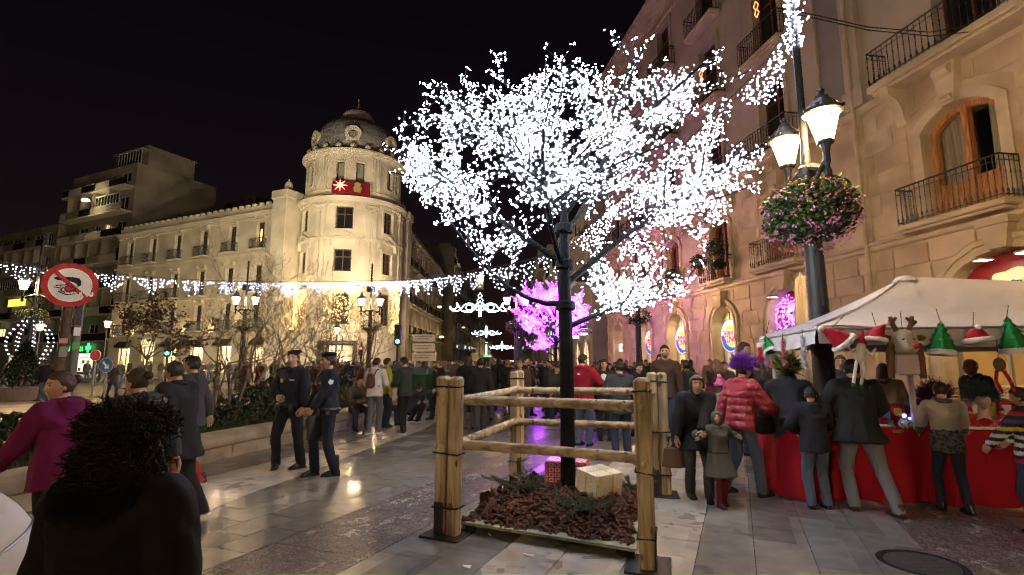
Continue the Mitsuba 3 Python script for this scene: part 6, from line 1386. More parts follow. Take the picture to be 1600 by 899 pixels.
# --- curly-haired woman in the foreground, seen from behind
f = figure(style='bun', coat=.86, puff=.06, seed=7, head=(-18, 0, 6), lean=3, width=1.12, girth=1.2, fold=.03, res=.02)
K, Mw = person(f, 'woman with big dark curly hair and black leather jacket seen from behind in the foreground', -1.29, 1.74, -8, 1.485, jacket=bumped('leather', (.006, .0055, .0065), lambda p, n, uv: fbm(p.x*7, p.y*7, p.z*4, 3), .8, .12, .03, 3e-3), trousers=BLK, hair=(.022, .012, .010), rough=1)
rs = np.random.default_rng(21); cur = []
for i in range(4200):
    d = rs.normal(0, 1, 3); d /= np.linalg.norm(d)
    if d[1] > .55 and d[2] < .45: continue
    p = d*np.array([.108, .115, .115])*rs.uniform(.82, 1.08) + [0, -.03, .012 - .15*rs.random()*(d[2] < .35)*(d[1] < .5)]; L_ = rs.uniform(.04, .085); a0 = rs.uniform(0, 6.28); pitch = rs.uniform(.007, .012); g_ = np.array([d[0]*.5, d[1]*.5 - .1, -.9]) if d[2] < .35 else np.array([d[0]*.8, d[1]*.8 - .15, -.25]); g_ = g_ + rs.normal(0, .38, 3); g_ /= np.linalg.norm(g_)
    u = np.cross(g_, [.3, .2, .9]); u /= np.linalg.norm(u); w_ = np.cross(g_, u)
    q = [p*.97 + g_*L_*t + (u*math.cos(a0 + t*13) + w_*math.sin(a0 + t*13))*pitch + d*.03*t for t in np.linspace(0, 1, 13)]
    cur.append(tube([f['_pts']['HL'](k) for k in q], np.array([.002] + [.0030]*11 + [.0008]), 3, False))
fz = []
for i in range(2600):
    a = rs.uniform(0, 6.283); e = rs.uniform(-1, 1); p0 = np.array([.15*math.cos(a), -.015 + .125*math.sin(a), 1.435 + .035*e - .02*math.sin(a)]); dd = np.array([math.cos(a), math.sin(a), .5*e]) + rs.normal(0, .5, 3); dd /= np.linalg.norm(dd)
    fz.append(tube([p0, p0 + dd*.03, p0 + dd*.055 + [0, 0, -.012]], [.003, .0025, .0006], 3, False))
part(K, 'fluffy_collar', cat(fz), pm('black_fluff', (.008, .007, .007), .8, .1), True, M=Mw)
part(K, 'curls', cat(cur), pm('curl', mikit.proc(tinted((.004, .003, .003), (.017, .009, .007), 14, 2)), .7, .25), True, M=Mw)
# --- young people round the seat wall
sit = dict(hip=.50, trousers=0)
def camo(jm):
    n = meshkit.fbm(jm[0]*9, 2, 5); return np.where((n > .53)[:, None], (.50, .40, .03), (.035, .038, .02))
f = figure(lean=22, feet=((.14, .46, 0), (-.10, .42, 0)), hands=((.06, .40, .66), (-.06, .42, .68)), style='short', seed=8, head=(0, -6, 0), puff=.03, **sit)
person(f, 'youth in a yellow and black patterned jacket seated on the wall between the officers', -4.30, 11.55, 205, 1.72, z=-.03, jacket=BLK, trousers=DGREY, vcj=camo)
f = figure(lean=14, feet=((.22, .62, 0), (-.12, .50, 0)), hands=((.10, .36, .70), (-.08, .38, .72)), style='short', seed=9, puff=.03, **sit)
person(f, 'youth in a drab jacket seated on the wall with one leg stretched out', -3.95, 13.3, 215, 1.74, z=-.03, jacket=OLIV, trousers=DJEAN, sole=(.5, .5, .52))
f = figure(feet=((.05, .14, 0), (-.10, -.06, 0)), hands=((.16, .26, 1.1), (-.14, .26, 1.1)), style='short', seed=10, puff=.035, coat=.86, head=(-20, 4, 0), hood=True)
K, Mw = person(f, 'youth in a pale hoodie carrying a small brown backpack, seen from behind', -3.18, 12.1, -12, 1.74, jacket=HOODIE, trousers=GREY, shoe=(.4, .4, .42), sole=(.6, .6, .6))
part(K, 'backpack', xf(cat([mf(hull(np.vstack([ell((0, -.235, 1.16), (.115, .07, .12)), ell((0, -.22, 1.32), (.09, .05, .06))])).refine_to_length(.03)), cbox((0, -.31, 1.12), (.15, .05, .13), .02)]), np.eye(4)), fabric('backpack', (.085, .035, .03), .6), True, M=Mw)
part(K, 'strap', cat([tube([(s*.07, -.2, 1.36), (s*.10, -.12, 1.47), (s*.115, .0, 1.485), (s*.13, .12, 1.38), (s*.15, .1, 1.2), (s*.14, -.12, 1.08)], .012, 5) for s in (-1, 1)]), 'cloth_backpack' if False else 'mat_strap', True, M=Mw)
f = figure(feet=((.10, .08, 0), (-.10, -.06, 0)), hands=((.10, .30, 1.08), (-.08, .32, 1.10)), style='short', seed=11, coat=.84, head=(0, 14, 0), skinny=True, puff=.025)
person(f, 'youth in dark green jacket and black jeans standing head bowed beside backpack wearer', -2.52, 12.25, 62, 1.76, jacket=GREEN, trousers=BLK, shoe=(.03, .03, .035), sole=(.6, .6, .6))
f = figure(style='short', seed=12, puff=.045, coat=.84, **stand)
person(f, 'youth in a yellow-green and blue jacket behind the backpack wearer', -3.25, 13.4, -60, 1.74, jacket=LIME, trousers=DJEAN, collar=fabric('blue', (.05, .14, .30)))
f = figure(lean=18, feet=((.12, .44, 0), (-.12, .40, 0)), hands=((.12, .36, .72), (-.1, .36, .72)), style='short', seed=13, **sit)
person(f, 'child in a white top seated behind the youth in dark green', -3.2, 14.2, 220, 1.6, z=-.02, jacket=HOODIE, trousers=DJEAN)
f = figure(hip=.34, hy=-.16, lean=30, feet=((.13, .08, 0), (-.13, .02, 0)), hands=((.06, .40, .78), (-.06, .40, .78)), style='short', seed=14, head=(0, 16, 0))
K, Mw = person(f, 'crouching youth looking at a phone beside the green containers', -2.72, 14.4, -40, 1.7, jacket=DGREY, trousers=BLK, sole=(.6, .6, .6))
part(K, 'phone', cbox((0, .47, .82), (.07, .012, .14), .004), 'mat_iron', M=Mw)
# --- around the fence, right
f = figure(hands=((.14, .28, 1.16), (-.10, .26, 1.14)), hints=((1, -.5, -.2), (-1, -.5, -.2)), style='short', seed=15, puff=.05, coat=.82, head=(-26, 0, 0), width=1.08, girth=1.1)
K, Mw = person(f, 'man in a red jacket and jeans standing behind the lit tree with arms folded', 1.42, 10.5, -38, 1.80, jacket=CRIM, trousers=JEAN, hair=(.016, .012, .010)); part(K, 'logo', xf(cbox((0, 0, 0), (.06, .006, .02), .002), tr(.02, -.165, 1.36)), 'mat_white', M=Mw)
def suit(jm):
    v = jm[0]; w = (v[:, 1] > .08) & (np.abs(v[:, 0]) < .055*np.clip((v[:, 2]-1.02)/.35, 0, 1)); return np.where(w[:, None], (.6, .6, .62), (.016, .016, .018))
f = figure(style='long', seed=16, puff=.03, coat=.60, head=(14, 0, 0), res=.022, **stand)
person(f, 'woman with long dark hair and white shirt under black coat facing the viewer', 1.98, 11.2, 168, 1.70, vcj=suit, trousers=DGREY, hair=(.014, .009, .008), skin=2)
f = figure(style='short', seed=17, puff=.04, coat=.80, feet=((.12, .03, 0), (-.12, -.03, 0)), hands=((.24, .2, .98), (-.24, .2, .98)), girth=1.12, width=1.08, head=(8, 0, 0))
person(f, 'man in a dark jacket and dark jeans seen from behind beside the fence', 1.88, 9.05, 6, 1.66, jacket=fabric('slate', (.035, .042, .050)), trousers=DJEAN, shoe=(.45, .45, .45), sole=(.6, .6, .6))
f = figure(lean=22, hands=((.30, .20, .80), (.02, .47, .90)), feet=((.11, .04, 0), (-.10, .24, 0)), style='bob', coat=.66, puff=.05, hem=.03, seed=18, head=(0, 4, 0), girth=1.15, hip=.90)
K, Mw = person(f, 'older woman in a black coat leaning forward beside the fence, holding a child', 2.30, 6.62, 172, 1.56, jacket=BLK, trousers=DGREY, hair=(.075, .042, .026), skin=2, shoe=(.012, .012, .012))
B_ = thing('handbag', 'brown bag hanging from the hand of the older woman beside the fence', 'bag'); Mb = tr(2.02, 6.62, 0) @ RZ(2.9)
part(B_, 'body', xf(mf(hull(np.vstack([ell((0, 0, .36), (.16, .06, .02)), ell((0, 0, .56), (.13, .04, .03))])).refine_to_length(.05)), Mb), fabric('bag', (.12, .07, .05), .6), True); part(B_, 'handle', xf(tube([(-.08, 0, .58), (-.05, 0, .70), (.0, 0, .735), (.05, 0, .70), (.08, 0, .58)], .009, 6), Mb), 'cloth_bag' if False else 'mat_strap', True)
f = figure(hands=((.36, .06, 1.32), (-.40, .02, 1.28)), hints=((1, -.4, -.6), (-1, -.4, -.6)), feet=((.09, .14, 0), (-.09, -.04, 0)), style='hoodup', coat=.56, puff=.05, hem=.06, seed=19, head=(-22, -12, 0), skinny=True, boots=.42, width=.95)
K, Mw = person(f, 'small child in a hooded grey-green coat and burgundy leggings held by both hands', 2.42, 6.22, 186, 1.06, jacket=WOOL, trousers=BURG, hood=WOOL, hair=(.05, .03, .018), shoe=(.09, .012, .03))
part(K, 'belt', tube([f['_pts']['B'](.205*math.cos(a), .168*math.sin(a), 1.0) for a in np.linspace(0, 6.283, 20, endpoint=False)], .02, 5, False, True), 'cloth_olive' if False else DGREY, M=Mw)
def wig(K, fig, Mw, col, col2, n, lo=.10, hi=.20, up=1.0, seed=1, mohawk=False, ctr=(0, -.01, .03)):
    rs = np.random.default_rng(seed); g = [[], []]
    for i in range(n):
        d = rs.normal(0, 1, 3); d[2] = abs(d[2])*.9 - .15
        if mohawk: d[0] *= .55
        d /= np.linalg.norm(d)
        if d[1] > .35 and d[2] < .25: continue
        p = np.array(ctr) + d*np.array([.075, .095, .085]); q = p + (d + rs.normal(0, .22, 3) + [0, 0, .25*up])*rs.uniform(lo, hi); m = (p + q)/2 + rs.normal(0, .012, 3)
        g[0 if (rs.random() < .5 or not mohawk) else 1].append(tube([fig['_pts']['HL'](k) if fig else k for k in (p*.95, p, m, q)], [.008, .0075, .006, .001], 4, False))
    W_ = part(K, 'wig', cat(g[0]), col, True, M=Mw)
    if g[1]: shape(key(W_ + '__streaks'), cat(g[1]), col2, True, M=Mw)
f = figure(hands=((.20, .42, 1.10), (-.34, -.10, .80)), hints=((.6, -.8, -.3), (-.8, -.6, 0)), feet=((.09, .22, 0), (-.09, -.24, .05)), style='short', coat=.86, puff=.055, seed=20, head=(-8, 8, 0), lean=6, hood=False)
K, Mw = person(f, 'woman in a quilted red jacket and jeans wearing a spiky purple wig', 2.88, 6.62, -72, 1.66, jacket=bumped('quilted_red', (.30, .030, .045), lambda p, n, uv: dr.sqrt(dr.abs(dr.sin(p.z*34))), .42, .45, .02), trousers=JEAN, collar=REDC, shoe=(.02, .02, .022))
wig(K, f, Mw, pm('wig_purple', (.17, .035, .34), .5, .4), None, 900, .05, .13, seed=3)
B_ = thing('handbag', 'black handbag held against the hip of the woman in the purple wig', 'bag'); Mb = tr(3.12, 6.48, 0) @ RZ(.3); part(B_, 'body', xf(mf(hull(np.vstack([ell((0, 0, .80), (.15, .05, .04)), ell((0, 0, .96), (.12, .04, .03))])).refine_to_length(.05)), Mb), 'mat_leather', True); part(B_, 'strap', xf(tube([(-.10, 0, .98), (-.06, 0, 1.1), (.02, 0, 1.14), (.1, 0, .98)], .008, 5), Mb), 'mat_strap', True)
f = figure(style='long', seed=21, coat=.70, puff=.045, **stand)
K, Mw = person(f, 'girl in a beige coat and shiny pink santa hat standing behind the older woman', 3.2, 7.95, 20, 1.36, jacket=BEIGE, trousers=DJEAN, hair=(.03, .02, .014))
def santa(HL, h=.24, tip=(.10, -.05), fluff=.03, r=.1):
    pr = [(r*1.02, .04), (r, .08), (r*.78, .08 + h*.3), (r*.48, .08 + h*.62), (r*.16, .08 + h*.92), (0, .08 + h)]; v, fq = lathe(pr, 16); t = np.clip((v[:, 2] - .08)/h, 0, 1)[:, None]; v = v + np.hstack([tip[0]*t**2, tip[1]*t**2 - .01, -.06*t**3])
    top = np.array([tip[0], tip[1] - .01, .08 + h - .06]); a = np.linspace(0, 6.283, 20, endpoint=False); band = tube([(r*1.06*math.cos(q), r*1.12*math.sin(q) - .008, .05) for q in a], fluff, 8, False, True)
    return (HL(v), fq), (HL(band[0]), band[1]), (lambda q: (HL(q[0]), q[1]))(sph(top, .035, 2))
pm('satin_pink', (.55, .10, .24), .3, .5); pm('plush_white', (.62, .60, .58), .9, .1, sheen=.5); pm('plush_red', (.36, .015, .03), .85, .2, sheen=.5)
a_, b_, c_ = santa(f['_pts']['HL'], .20, (-.07, -.04)); k = part(K, 'santa_hat', a_, 'mat_satin_pink', True, M=Mw); shape(key(k + '__band'), b_, 'mat_satin_pink', True, M=Mw); shape(key(k + '__pompom'), c_, 'mat_plush_white', True, M=Mw)
f = figure(lean=40, hands=((.22, .60, .98), (-.18, .62, .98)), hints=((1, -.3, .2), (-1, -.3, .2)), feet=((.12, .02, 0), (-.12, -.02, 0)), style='short', seed=22, puff=.045, coat=.82, head=(-14, 10, 0), hy=-.12)
K, Mw = person(f, 'person bending over the stall in a green and black mohawk wig and dark jacket', 3.50, 6.62, -30, 1.78, jacket=fabric('charcoal', (.028, .028, .034)), trousers=DJEAN)
wig(K, f, Mw, pm('wig_black', (.012, .013, .010), .5, .4), pm('wig_green', (.20, .25, .03), .5, .4), 800, .06, .15, seed=5, mohawk=True)
f = figure(hands=((.16, .30, 1.05), (-.16, .30, 1.05)), hints=((1, -.4, -.3), (-1, -.4, -.3)), style='short', seed=23, puff=.05, coat=.80, head=(-16, 14, 0), hood=True, width=.96)
person(f, 'boy in a dark hooded jacket and jeans seen from behind at the stall corner', 3.50, 6.12, -12, 1.36, jacket=fabric('ink', (.022, .022, .030)), trousers=JEAN, hair=(.018, .013, .011))
f = figure(hands=((.22, .32, 1.02), (-.20, .32, 1.02)), hints=((1, -.3, -.3), (-1, -.3, -.3)), feet=((.26, -.16, 0), (-.10, .06, 0)), toes=(14, -8), style='short', seed=24, puff=.055, coat=.78, head=(-6, 10, 0), width=1.06, girth=1.1, hip=.91)
person(f, 'man in a dark quilted jacket and grey jeans seen from behind at the stall table', 3.93, 5.98, -14, 1.70, jacket=fabric('blackgreen', (.020, .024, .024)), trousers=GJEAN, hair=(.012, .010, .009), shoe=(.05, .03, .025))
def twotone(jm): z = jm[0][:, 2]; n = meshkit.fbm(jm[0]*40, 2, 3); return np.where((z > 1.10)[:, None], (.42, .36, .32), np.where((n > .5)[:, None], (.15, .145, .14), (.05, .05, .05)))
f = figure(hands=((.30, .34, 1.0), (-.20, .38, 1.0)), hints=((1, -.5, -.1), (-1, -.4, -.2)), feet=((.14, -.05, 0), (-.12, .08, 0)), style='short', seed=25, puff=.035, coat=.80, head=(-6, 12, 0), res=.022, skinny=True)
person(f, 'boy in a pale sweater with a grey speckled hem leaning on the stall table', 4.90, 5.95, -20, 1.42, vcj=twotone, trousers=DJEAN, hair=(.02, .012, .010), collar=GREY)
STR = [(.016, .016, .02)]*3
def stripes(jm):
    z = jm[0][:, 2]; b = np.floor((1.5 - z)/.048).astype(int); pal = np.array([(.02, .02, .03), (.36, .02, .03), (.02, .02, .03), (.07, .05, .22), (.02, .02, .03), (.55, .38, .03), (.02, .02, .03), (.55, .53, .5), (.02, .02, .03), (.55, .53, .5), (.02, .02, .03), (.5, .48, .45)]); return pal[np.clip(b, 0, len(pal)*9) % len(pal)]
f = figure(hands=((.18, .32, 1.02), (-.18, .34, 1.0)), hints=((1, -.4, -.3), (-1, -.4, -.3)), style='short', seed=26, puff=.03, coat=.82, head=(10, 12, 0), res=.016, fold=.008)
person(f, 'child in a sweater with bold coloured stripes at the right edge of the stall', 5.12, 5.22, 22, 1.40, vcj=stripes, trousers=DJEAN, hair=(.028, .016, .012))
# --- behind the stall
f = figure(style='bald', seed=27, puff=.04, lean=8, **stand)
K, Mw = person(f, 'older stallholder in profile with a dark coat and red scarf behind the table', 6.62, 7.35, 84, 1.70, jacket=BLK, trousers=BLK)
part(K, 'scarf', tube([f['_pts']['nb'] + f['_pts']['tR'] @ np.array([.085*math.cos(a), .075*math.sin(a) + .01, .02 - .03*max(0, math.sin(a))]) for a in np.linspace(0, 6.283, 18, endpoint=False)], .03, 6, False, True), CRIM, True, M=Mw)
hv_, hf_ = HEADS[4]; low = hv_[:, 2] < .055; 
f2 = figure(style='long', seed=28, coat=.82, puff=.035, **stand)
person(f2, 'woman with long light brown hair and pale jacket behind the stall pole, seen from behind', 5.62, 7.85, -30, 1.62, jacket=BEIGE, trousers=DJEAN, hair=(.09, .055, .03))
f2 = figure(style='long', seed=29, coat=.7, head=(0, 0, 0), **stand)
person(f2, 'woman with long brown hair in a dark jacket in profile left of the stall', 4.95, 9.4, -80, 1.68, jacket=DGREY, trousers=DJEAN, hair=(.05, .028, .018), skin=2)
f2 = figure(style='short', seed=30, **stand)
person(f2, 'man with a receding hairline half hidden behind the stall lamp post', 5.65, 8.9, 150, 1.76, jacket=DGREY, trousers=DJEAN, hair=(.05, .04, .03))
person(figure(style='short', seed=31, head=(14, -4, 0), **stand), 'tall bearded man standing above the crowd behind the fence post', 3.02, 10.2, 150, 1.97, jacket=BROWN, trousers=DJEAN, hair=(.014, .010, .008), beard=(.02, .014, .01))
person(figure(style='short', seed=32, head=(-20, 0, 0), **stand), 'tall man in a dark jacket before the nearest burger arch', 4.25, 9.5, -120, 2.0, jacket=BLK, trousers=DJEAN, hair=(.03, .02, .014), beard=(.06, .04, .03))
# --- the crowd: a few builds, dressed and turned differently
poses = [dict(stand), dict(hands=((.14, .28, 1.10), (-.10, .28, 1.12))), walk(.24, 1), walk(.26, -1), dict(hands=((.2, .26, .96), (-.29, .03, .80)), feet=((.14, .05, 0), (-.1, -.04, 0))), dict(hands=((.08, .26, 1.36), (-.26, .05, .8)))]
BUILD = []
for i in range(12):
    kw = dict(poses[i % 6]); kw.update(style=['short', 'long', 'short', 'bun', 'short', 'long'][(i + (i > 5)) % 6], coat=[.84, .64, .80, .70, .86, .58][i % 6], puff=.03 + .02*(i % 3)/2, seed=40 + i, sub=3, res=.075, bres=.10, head=(R.uniform(-25, 25), R.uniform(-5, 12), 0), hood=i % 3 == 0, girth=1 + .1*(i % 2))
    BUILD.append(figure(**kw))
ply_cache = {}
def cply(i, nm):
    if (i, nm) not in ply_cache: ply_cache[i, nm] = mikit.ply(BUILD[i][nm], None, True)
    return ply_cache[i, nm]
body_cache = {}
def crowd_person(x, y, yaw, label, group, jk=None):
    i = R.integers(0, len(BUILD)); fig = BUILD[i]; j = jk or JK[R.integers(0, len(JK))]; hair = HAIRS[R.integers(0, len(HAIRS))]; tk = TK[R.integers(0, len(TK))]
    if group:
        hn = {'mat_hair_fair': 'fair', 'mat_hair_brown': 'brown'}.get(hair, 'dark'); hn = ('long ' if (i % 6) in (1, 5) else 'short ' if i % 2 == 0 else '') + hn
        label = label.replace('@', '%s hair and %s %s' % (hn, j[10:].replace('_', ' '), 'coat' if (i % 6) in (1, 3, 5) else 'jacket'))
    K = thing('person', label, 'person', group); h = R.normal(1.70 if i % 2 == 0 else 1.62, .06); s = h/1.75
    Mw = T().translate([float(x), float(y), 0]).rotate([0, 0, 1], float(yaw)).scale(float(s))
    hc, hr = fig['_head']; bv, bf = fig['body']; sk = R.integers(0, 3)
    if (i, sk) not in body_cache:
        loc = (bv - hc) @ hr; c = np.tile(np.array(SKIN[sk]), (len(bv), 1)); near = (np.linalg.norm(loc, axis=1) < .16) & (loc[:, 2] > -.135); c[near] = head_colors(loc[near], SKIN[sk], (.33, .12, .10), (.03, .02, .015)); body_cache[i, sk] = mikit.ply((bv, bf), 'mat_skin', True, color=c)
    def put(nm, d, m): scene[key(K + '__' + nm)] = {**d, 'to_world': Mw, **({'bsdf': {'type': 'ref', 'id': m}} if m else {})}
    put('body', body_cache[i, sk], None)
    put('jacket', cply(i, 'jacket'), j); put('collar', cply(i, 'collar'), j); put('trousers', cply(i, 'trousers'), tk)
    if 'hair' in fig: put('hair', cply(i, 'hair'), hair)
    for q in ('shoe0', 'shoe1'): put('shoe', cply(i, q), 'mat_shoe_14_14_15')
HAIRS = ['mat_hair_19_12_8', hair_mat('brown', (.05, .03, .018)), hair_mat('dark', (.012, .009, .008)), hair_mat('fair', (.16, .10, .05))]; hair_mat('19_12_8', (.02, .013, .009)); pm('shoe_14_14_15', (.015, .015, .016), .4, .4)
JK = [BLK, BLK, NAVY, DGREY, DGREY, BROWN, GREEN, PURP, BLK, BROWN, TAN, DGREY, fabric('slate', (.035, .042, .05)), BURG, BLK, NAVY]; TK = [DJEAN, JEAN, BLK, DGREY, GREY, DJEAN]
taken = [(.64, 6.1, 1.8), (2.3, 26.7, 2.2), (.25, 30.5, .5), (5.9, 24, .5), (1.42, 10.5, .55), (1.98, 11.2, .5), (1.88, 9.05, .6), (3.02, 10.2, .5), (4.25, 9.5, .5), (4.95, 9.4, .5), (5.65, 8.9, .5), (3.2, 7.95, .5), (-3.2, 12.5, 1.3), (-3.0, 14, 1.2), (-8.6, 31, .6), (-15.8, 30.2, .6), (-3.6, 20.3, 2.2), (5.7, 10, .6)]
def scatter(poly, n, dmin, label, group, toward=None):
    x0, y0, x1, y1 = poly.bounds; k = t = 0
    while k < n and t < n*60:
        t += 1; x, y = R.uniform(x0, x1), R.uniform(y0, y1)
        if not poly.contains(Point(x, y)) or any((x-a)**2 + (y-b)**2 < r*r for a, b, r in taken): continue
        taken.append((x, y, dmin)); crowd_person(x, y, R.choice([0, 180, 170, 10, 90, -90, 200, -30]) + R.uniform(-25, 25), label, group); k += 1
scatter(Polygon([(-2.6, 15), (3.8, 13), (5.5, 22), (4.4, 36), (-5.5, 36), (-3.3, 21.5)]), 78, .62, 'pedestrian with @ in the mid-plaza crowd', 'crowd in the middle of the plaza')
scatter(Polygon([(2.2, 10.4), (5.2, 9.9), (8.6, 12), (8.8, 20), (6.9, 32), (5.0, 26), (4.0, 14)]), 46, .60, 'pedestrian with @ before the burger arches', 'crowd before the burger arches')
scatter(Polygon([(-3.6, 36), (4.6, 36), (5.0, 48), (-9.5, 48), (-9, 40)]), 40, .7, 'far pedestrian with @ at the street mouth', 'crowd at the mouth of the street')
scatter(Polygon([(-30, 24), (-8.5, 22), (-6.5, 36), (-12, 44), (-34, 42)]), 46, 1.0, 'pedestrian with @ between planted bed and hotel', 'crowd in front of the hotel')
scatter(Polygon([(-13.5, 24), (-5.2, 21.8), (-4.0, 27), (-4.2, 36), (-13, 43)]), 34, .75, 'pedestrian with @ before the hotel tower', 'crowd before the hotel tower')
scatter(Polygon([(-2.2, 14.5), (1.2, 13), (3.2, 13.2), (3.0, 19), (-2.6, 20)]), 16, .55, 'pedestrian with @ just beyond the lit tree', 'crowd just beyond the lit tree')
scatter(Polygon([(-34, 42), (-22, 42), (-22, 45.5), (-42, 55)]), 10, 1.0, 'pedestrian with @ by the lit hotel shops', 'people before the hotel shops')
crowd_person(-19.6, 21.8, 90, 'lone pedestrian in dark clothes beside the conical shrub at far left', None, BLK)
crowd_person(.2, 13.2, 175, 'woman in a long brown coat walking toward the viewer behind the back left fence post', None, BROWN); crowd_person(-1.1, 12.9, -10, 'person in black seen from behind between the container and the fence', None, BLK); crowd_person(-.75, 12.4, 10, 'second person in black seen from behind between the container and the fence', None, BLK)
far_ = []
FB = [figure(**{**poses[i], 'style': ('short', 'long', 'short', 'bun')[i], 'sub': 3, 'res': .16, 'bres': .2, 'seed': 70 + i}) for i in range(4)]
for i in range(95):
    x, y = R.uniform(-9.5, 4.3), R.uniform(49, 105); b = FB[R.integers(0, 4)]; s = R.uniform(.92, 1.02); M = tr(x, y, 0) @ RZ(R.uniform(0, 6.28)) @ np.diag([s, s, s, 1.0])
    dk = R.uniform(.012, .05)
    for nm, c in (('jacket', (dk, dk*.95, dk)), ('trousers', (.03, .035, .05)), ('body', (.3, .18, .12)), ('hair', (.02, .015, .012))): far_.append((xf(b[nm], M), c))
fm = cat([m for m, c in far_]); fc = np.vstack([np.tile(c, (len(m[0]), 1)) for m, c in far_])
solid('far_crowd', fm, 'mat_vc', 'mass of dark clad people far down the street', 'crowd', kind='stuff', smooth=True, color=fc)
# ===== the market stall =====
cl_bump = lambda p, n, uv: fbm(p.x*5, p.y*5, p.z*5, 4)
bumped('canopy', (.43, .395, .39), cl_bump, .8, .2, .05)
bumped('red_cloth', (.30, .010, .022), lambda p, n, uv: noise(p.x*200, p.y*200, p.z*200)*.05 + fbm(p.x*7, p.y*7, p.z*2.5, 4), .85, .2, .05, sheen=.5)
ST = thing('market_stall', 'market stall with a white pyramid canopy and long red table cloth at the right', 'stall')
CN = [np.array(q) for q in ((3.27, 5.5, 2.03), (7.9, 4.4, 2.03), (8.5, 7.2, 2.03), (3.85, 8.0, 2.03))]; RG = [np.array((5.05, 6.5, 2.73)), np.array((7.15, 6.0, 2.55))]; AP = RG[0]
cv, cf = [], []
N = 22
for s in range(4):
    a, b = CN[s], CN[(s+1) % 4]; base = len(cv); ta, tb = ((RG[0], RG[1]), (RG[1], RG[1]), (RG[1], RG[0]), (RG[0], RG[0]))[s]
    for i in range(N + 1):
        for j in range(N + 1):
            u, t = i/N, j/N; p = (a*(1-u) + b*u)*(1-t) + (ta*(1-u) + tb*u)*t
            sag = -.10*math.sin(math.pi*u)*(1-t)**.6*math.sin(math.pi*min(1, t*1.0 + .18)) - .07*math.sin(math.pi*t); w = .014*math.sin(u*30 + s)*(1-t)*math.exp(-2.5*t) + .05*(float(meshkit.fbm(p*2.6, 3)) - .5)*math.sin(math.pi*t)*math.sin(math.pi*u) + .09*math.exp(-((u - .46)/.05)**2)*(1-t)**2*(s == 0)
            cv.append(p + [0, 0, sag + w])
    for i in range(N):
        for j in range(N): q = base + i*(N+1) + j; cf += [[q, q+N+1, q+N+2], [q, q+N+2, q+1]]
part(ST, 'canopy', (np.array(cv), np.array(cf)), 'mat_canopy', True)
for s in range(4):
    a, b = CN[s], CN[(s+1) % 4]; v, f = [], []; n = 50; d = (b-a)/np.linalg.norm(b-a); o = np.array([d[1], -d[0], 0])
    for i in range(n + 1):
        u = i/n; sag = -.10*math.sin(math.pi*u)*math.sin(math.pi*.18)
        for j in range(4): v.append(a*(1-u) + b*u + [0, 0, sag - .19*j/3] + o*(.012*math.sin(u*38 + j)*(j/3) + .03*j/3))
    for i in range(n):
        for j in range(3): q = i*4 + j; f += [[q, q+4, q+5], [q, q+5, q+1]]
    part(ST, 'valance', (np.array(v), np.array(f)), 'mat_canopy', True)
pole = pm('pole_paint', (.52, .42, .42), .45, .4)
for (x, y) in ((8.3, 7.1), (3.98, 7.85), (4.95, 6.46)):
    k = part(ST, 'pole', tube([(x, y, 0), (x, y, 2.66 if x == 4.95 else 2.12)], .034, 12), pole, True)
    shape(key(k + '__foot'), cbox((x, y, .02), (.26, .26, .04), .006), 'mat_iron')
for i in range(4): part(ST, 'canopy_strut', tube([CN[i] + [0, 0, -.03], CN[i]*.45 + RG[i in (1, 2)]*.55 + [0, 0, -.10], RG[i in (1, 2)] + [0, 0, -.06]], .012, 6), 'mat_steel')
part(ST, 'seam', tube([CN[0] + [0, 0, .008], CN[0]*.6 + AP*.4 + [0, 0, -.055], CN[0]*.3 + AP*.7 + [0, 0, -.052], AP + [0, 0, .008]], .007, 6), 'mat_canopy', True); part(ST, 'finial_cap', lathe([(.14, -.07), (.10, -.01), (.04, .012), (0, .015)], 16, tuple(AP)), 'mat_canopy', True)
for s in range(4): part(ST, 'canopy_bar', tube([CN[s] + [0, 0, -.04], CN[(s+1) % 4] + [0, 0, -.04]], .014, 6), 'mat_steel')
TA, TB_ = np.array([3.34, 6.52]), np.array([6.7, 6.02]); td = (TB_-TA)/np.linalg.norm(TB_-TA); tnn = np.array([-td[1], td[0]])
MT = mat4((*td, 0), (*tnn, 0), (0, 0, 1), (*TA, 0)); TL = np.linalg.norm(TB_-TA)
part(ST, 'table_top', xf(bx(0, TL, 0, .95, .80, .84), MT), 'mat_door_wood')
for x, y in ((.1, .1), (TL-.1, .1), (.1, .85), (TL-.1, .85), (TL/2, .1)): part(ST, 'table_leg', xf(bx(x-.03, x+.03, y-.03, y+.03, 0, .80), MT), 'mat_door_wood')
v, f = [], []; na, nz = 130, 16
path = [(-.02, .95), (-.02, 0.0), (TL+.02, 0.0), (TL+.02, .95)]
pl = resample([(-.02, .95), (-.02, .5), (-.02, .06), (.06, -.02), (.8, -.02), (1.7, -.02), (2.6, -.02), (TL-.06, -.02), (TL+.02, .06), (TL+.02, .5), (TL+.02, .95)], .04); na = len(pl) - 1
for i in range(na + 1):
    for j in range(nz + 1):
        t = j/nz; s = i*.04; x, y = pl[i]; amp = .016 + .060*t; w = amp*(math.sin(s*9 + 1.4*math.sin(s*2.1)) + .6*math.sin(s*17 + 2 + 1.2*t) + .5*(float(meshkit.fbm(np.array([s*3.1, t*1.3, 2.0]), 3)) - .5)*2) - .10*t*math.exp(-((s - 3.0)/.35)**2) - .05*t
        out_ = (0, 1) if .95*1.0 < s < .95 + TL else ((1, 0) if s <= .95 else (-1, 0)); v.append((x + out_[0]*w, y + (w if out_[1] else 0), .85 - .83*t + .004*math.sin(s*30)*t))
for i in range(na):
    for j in range(nz): q = i*(nz+1)+j; f += [[q, q+1, q+nz+2], [q, q+nz+2, q+nz+1]]
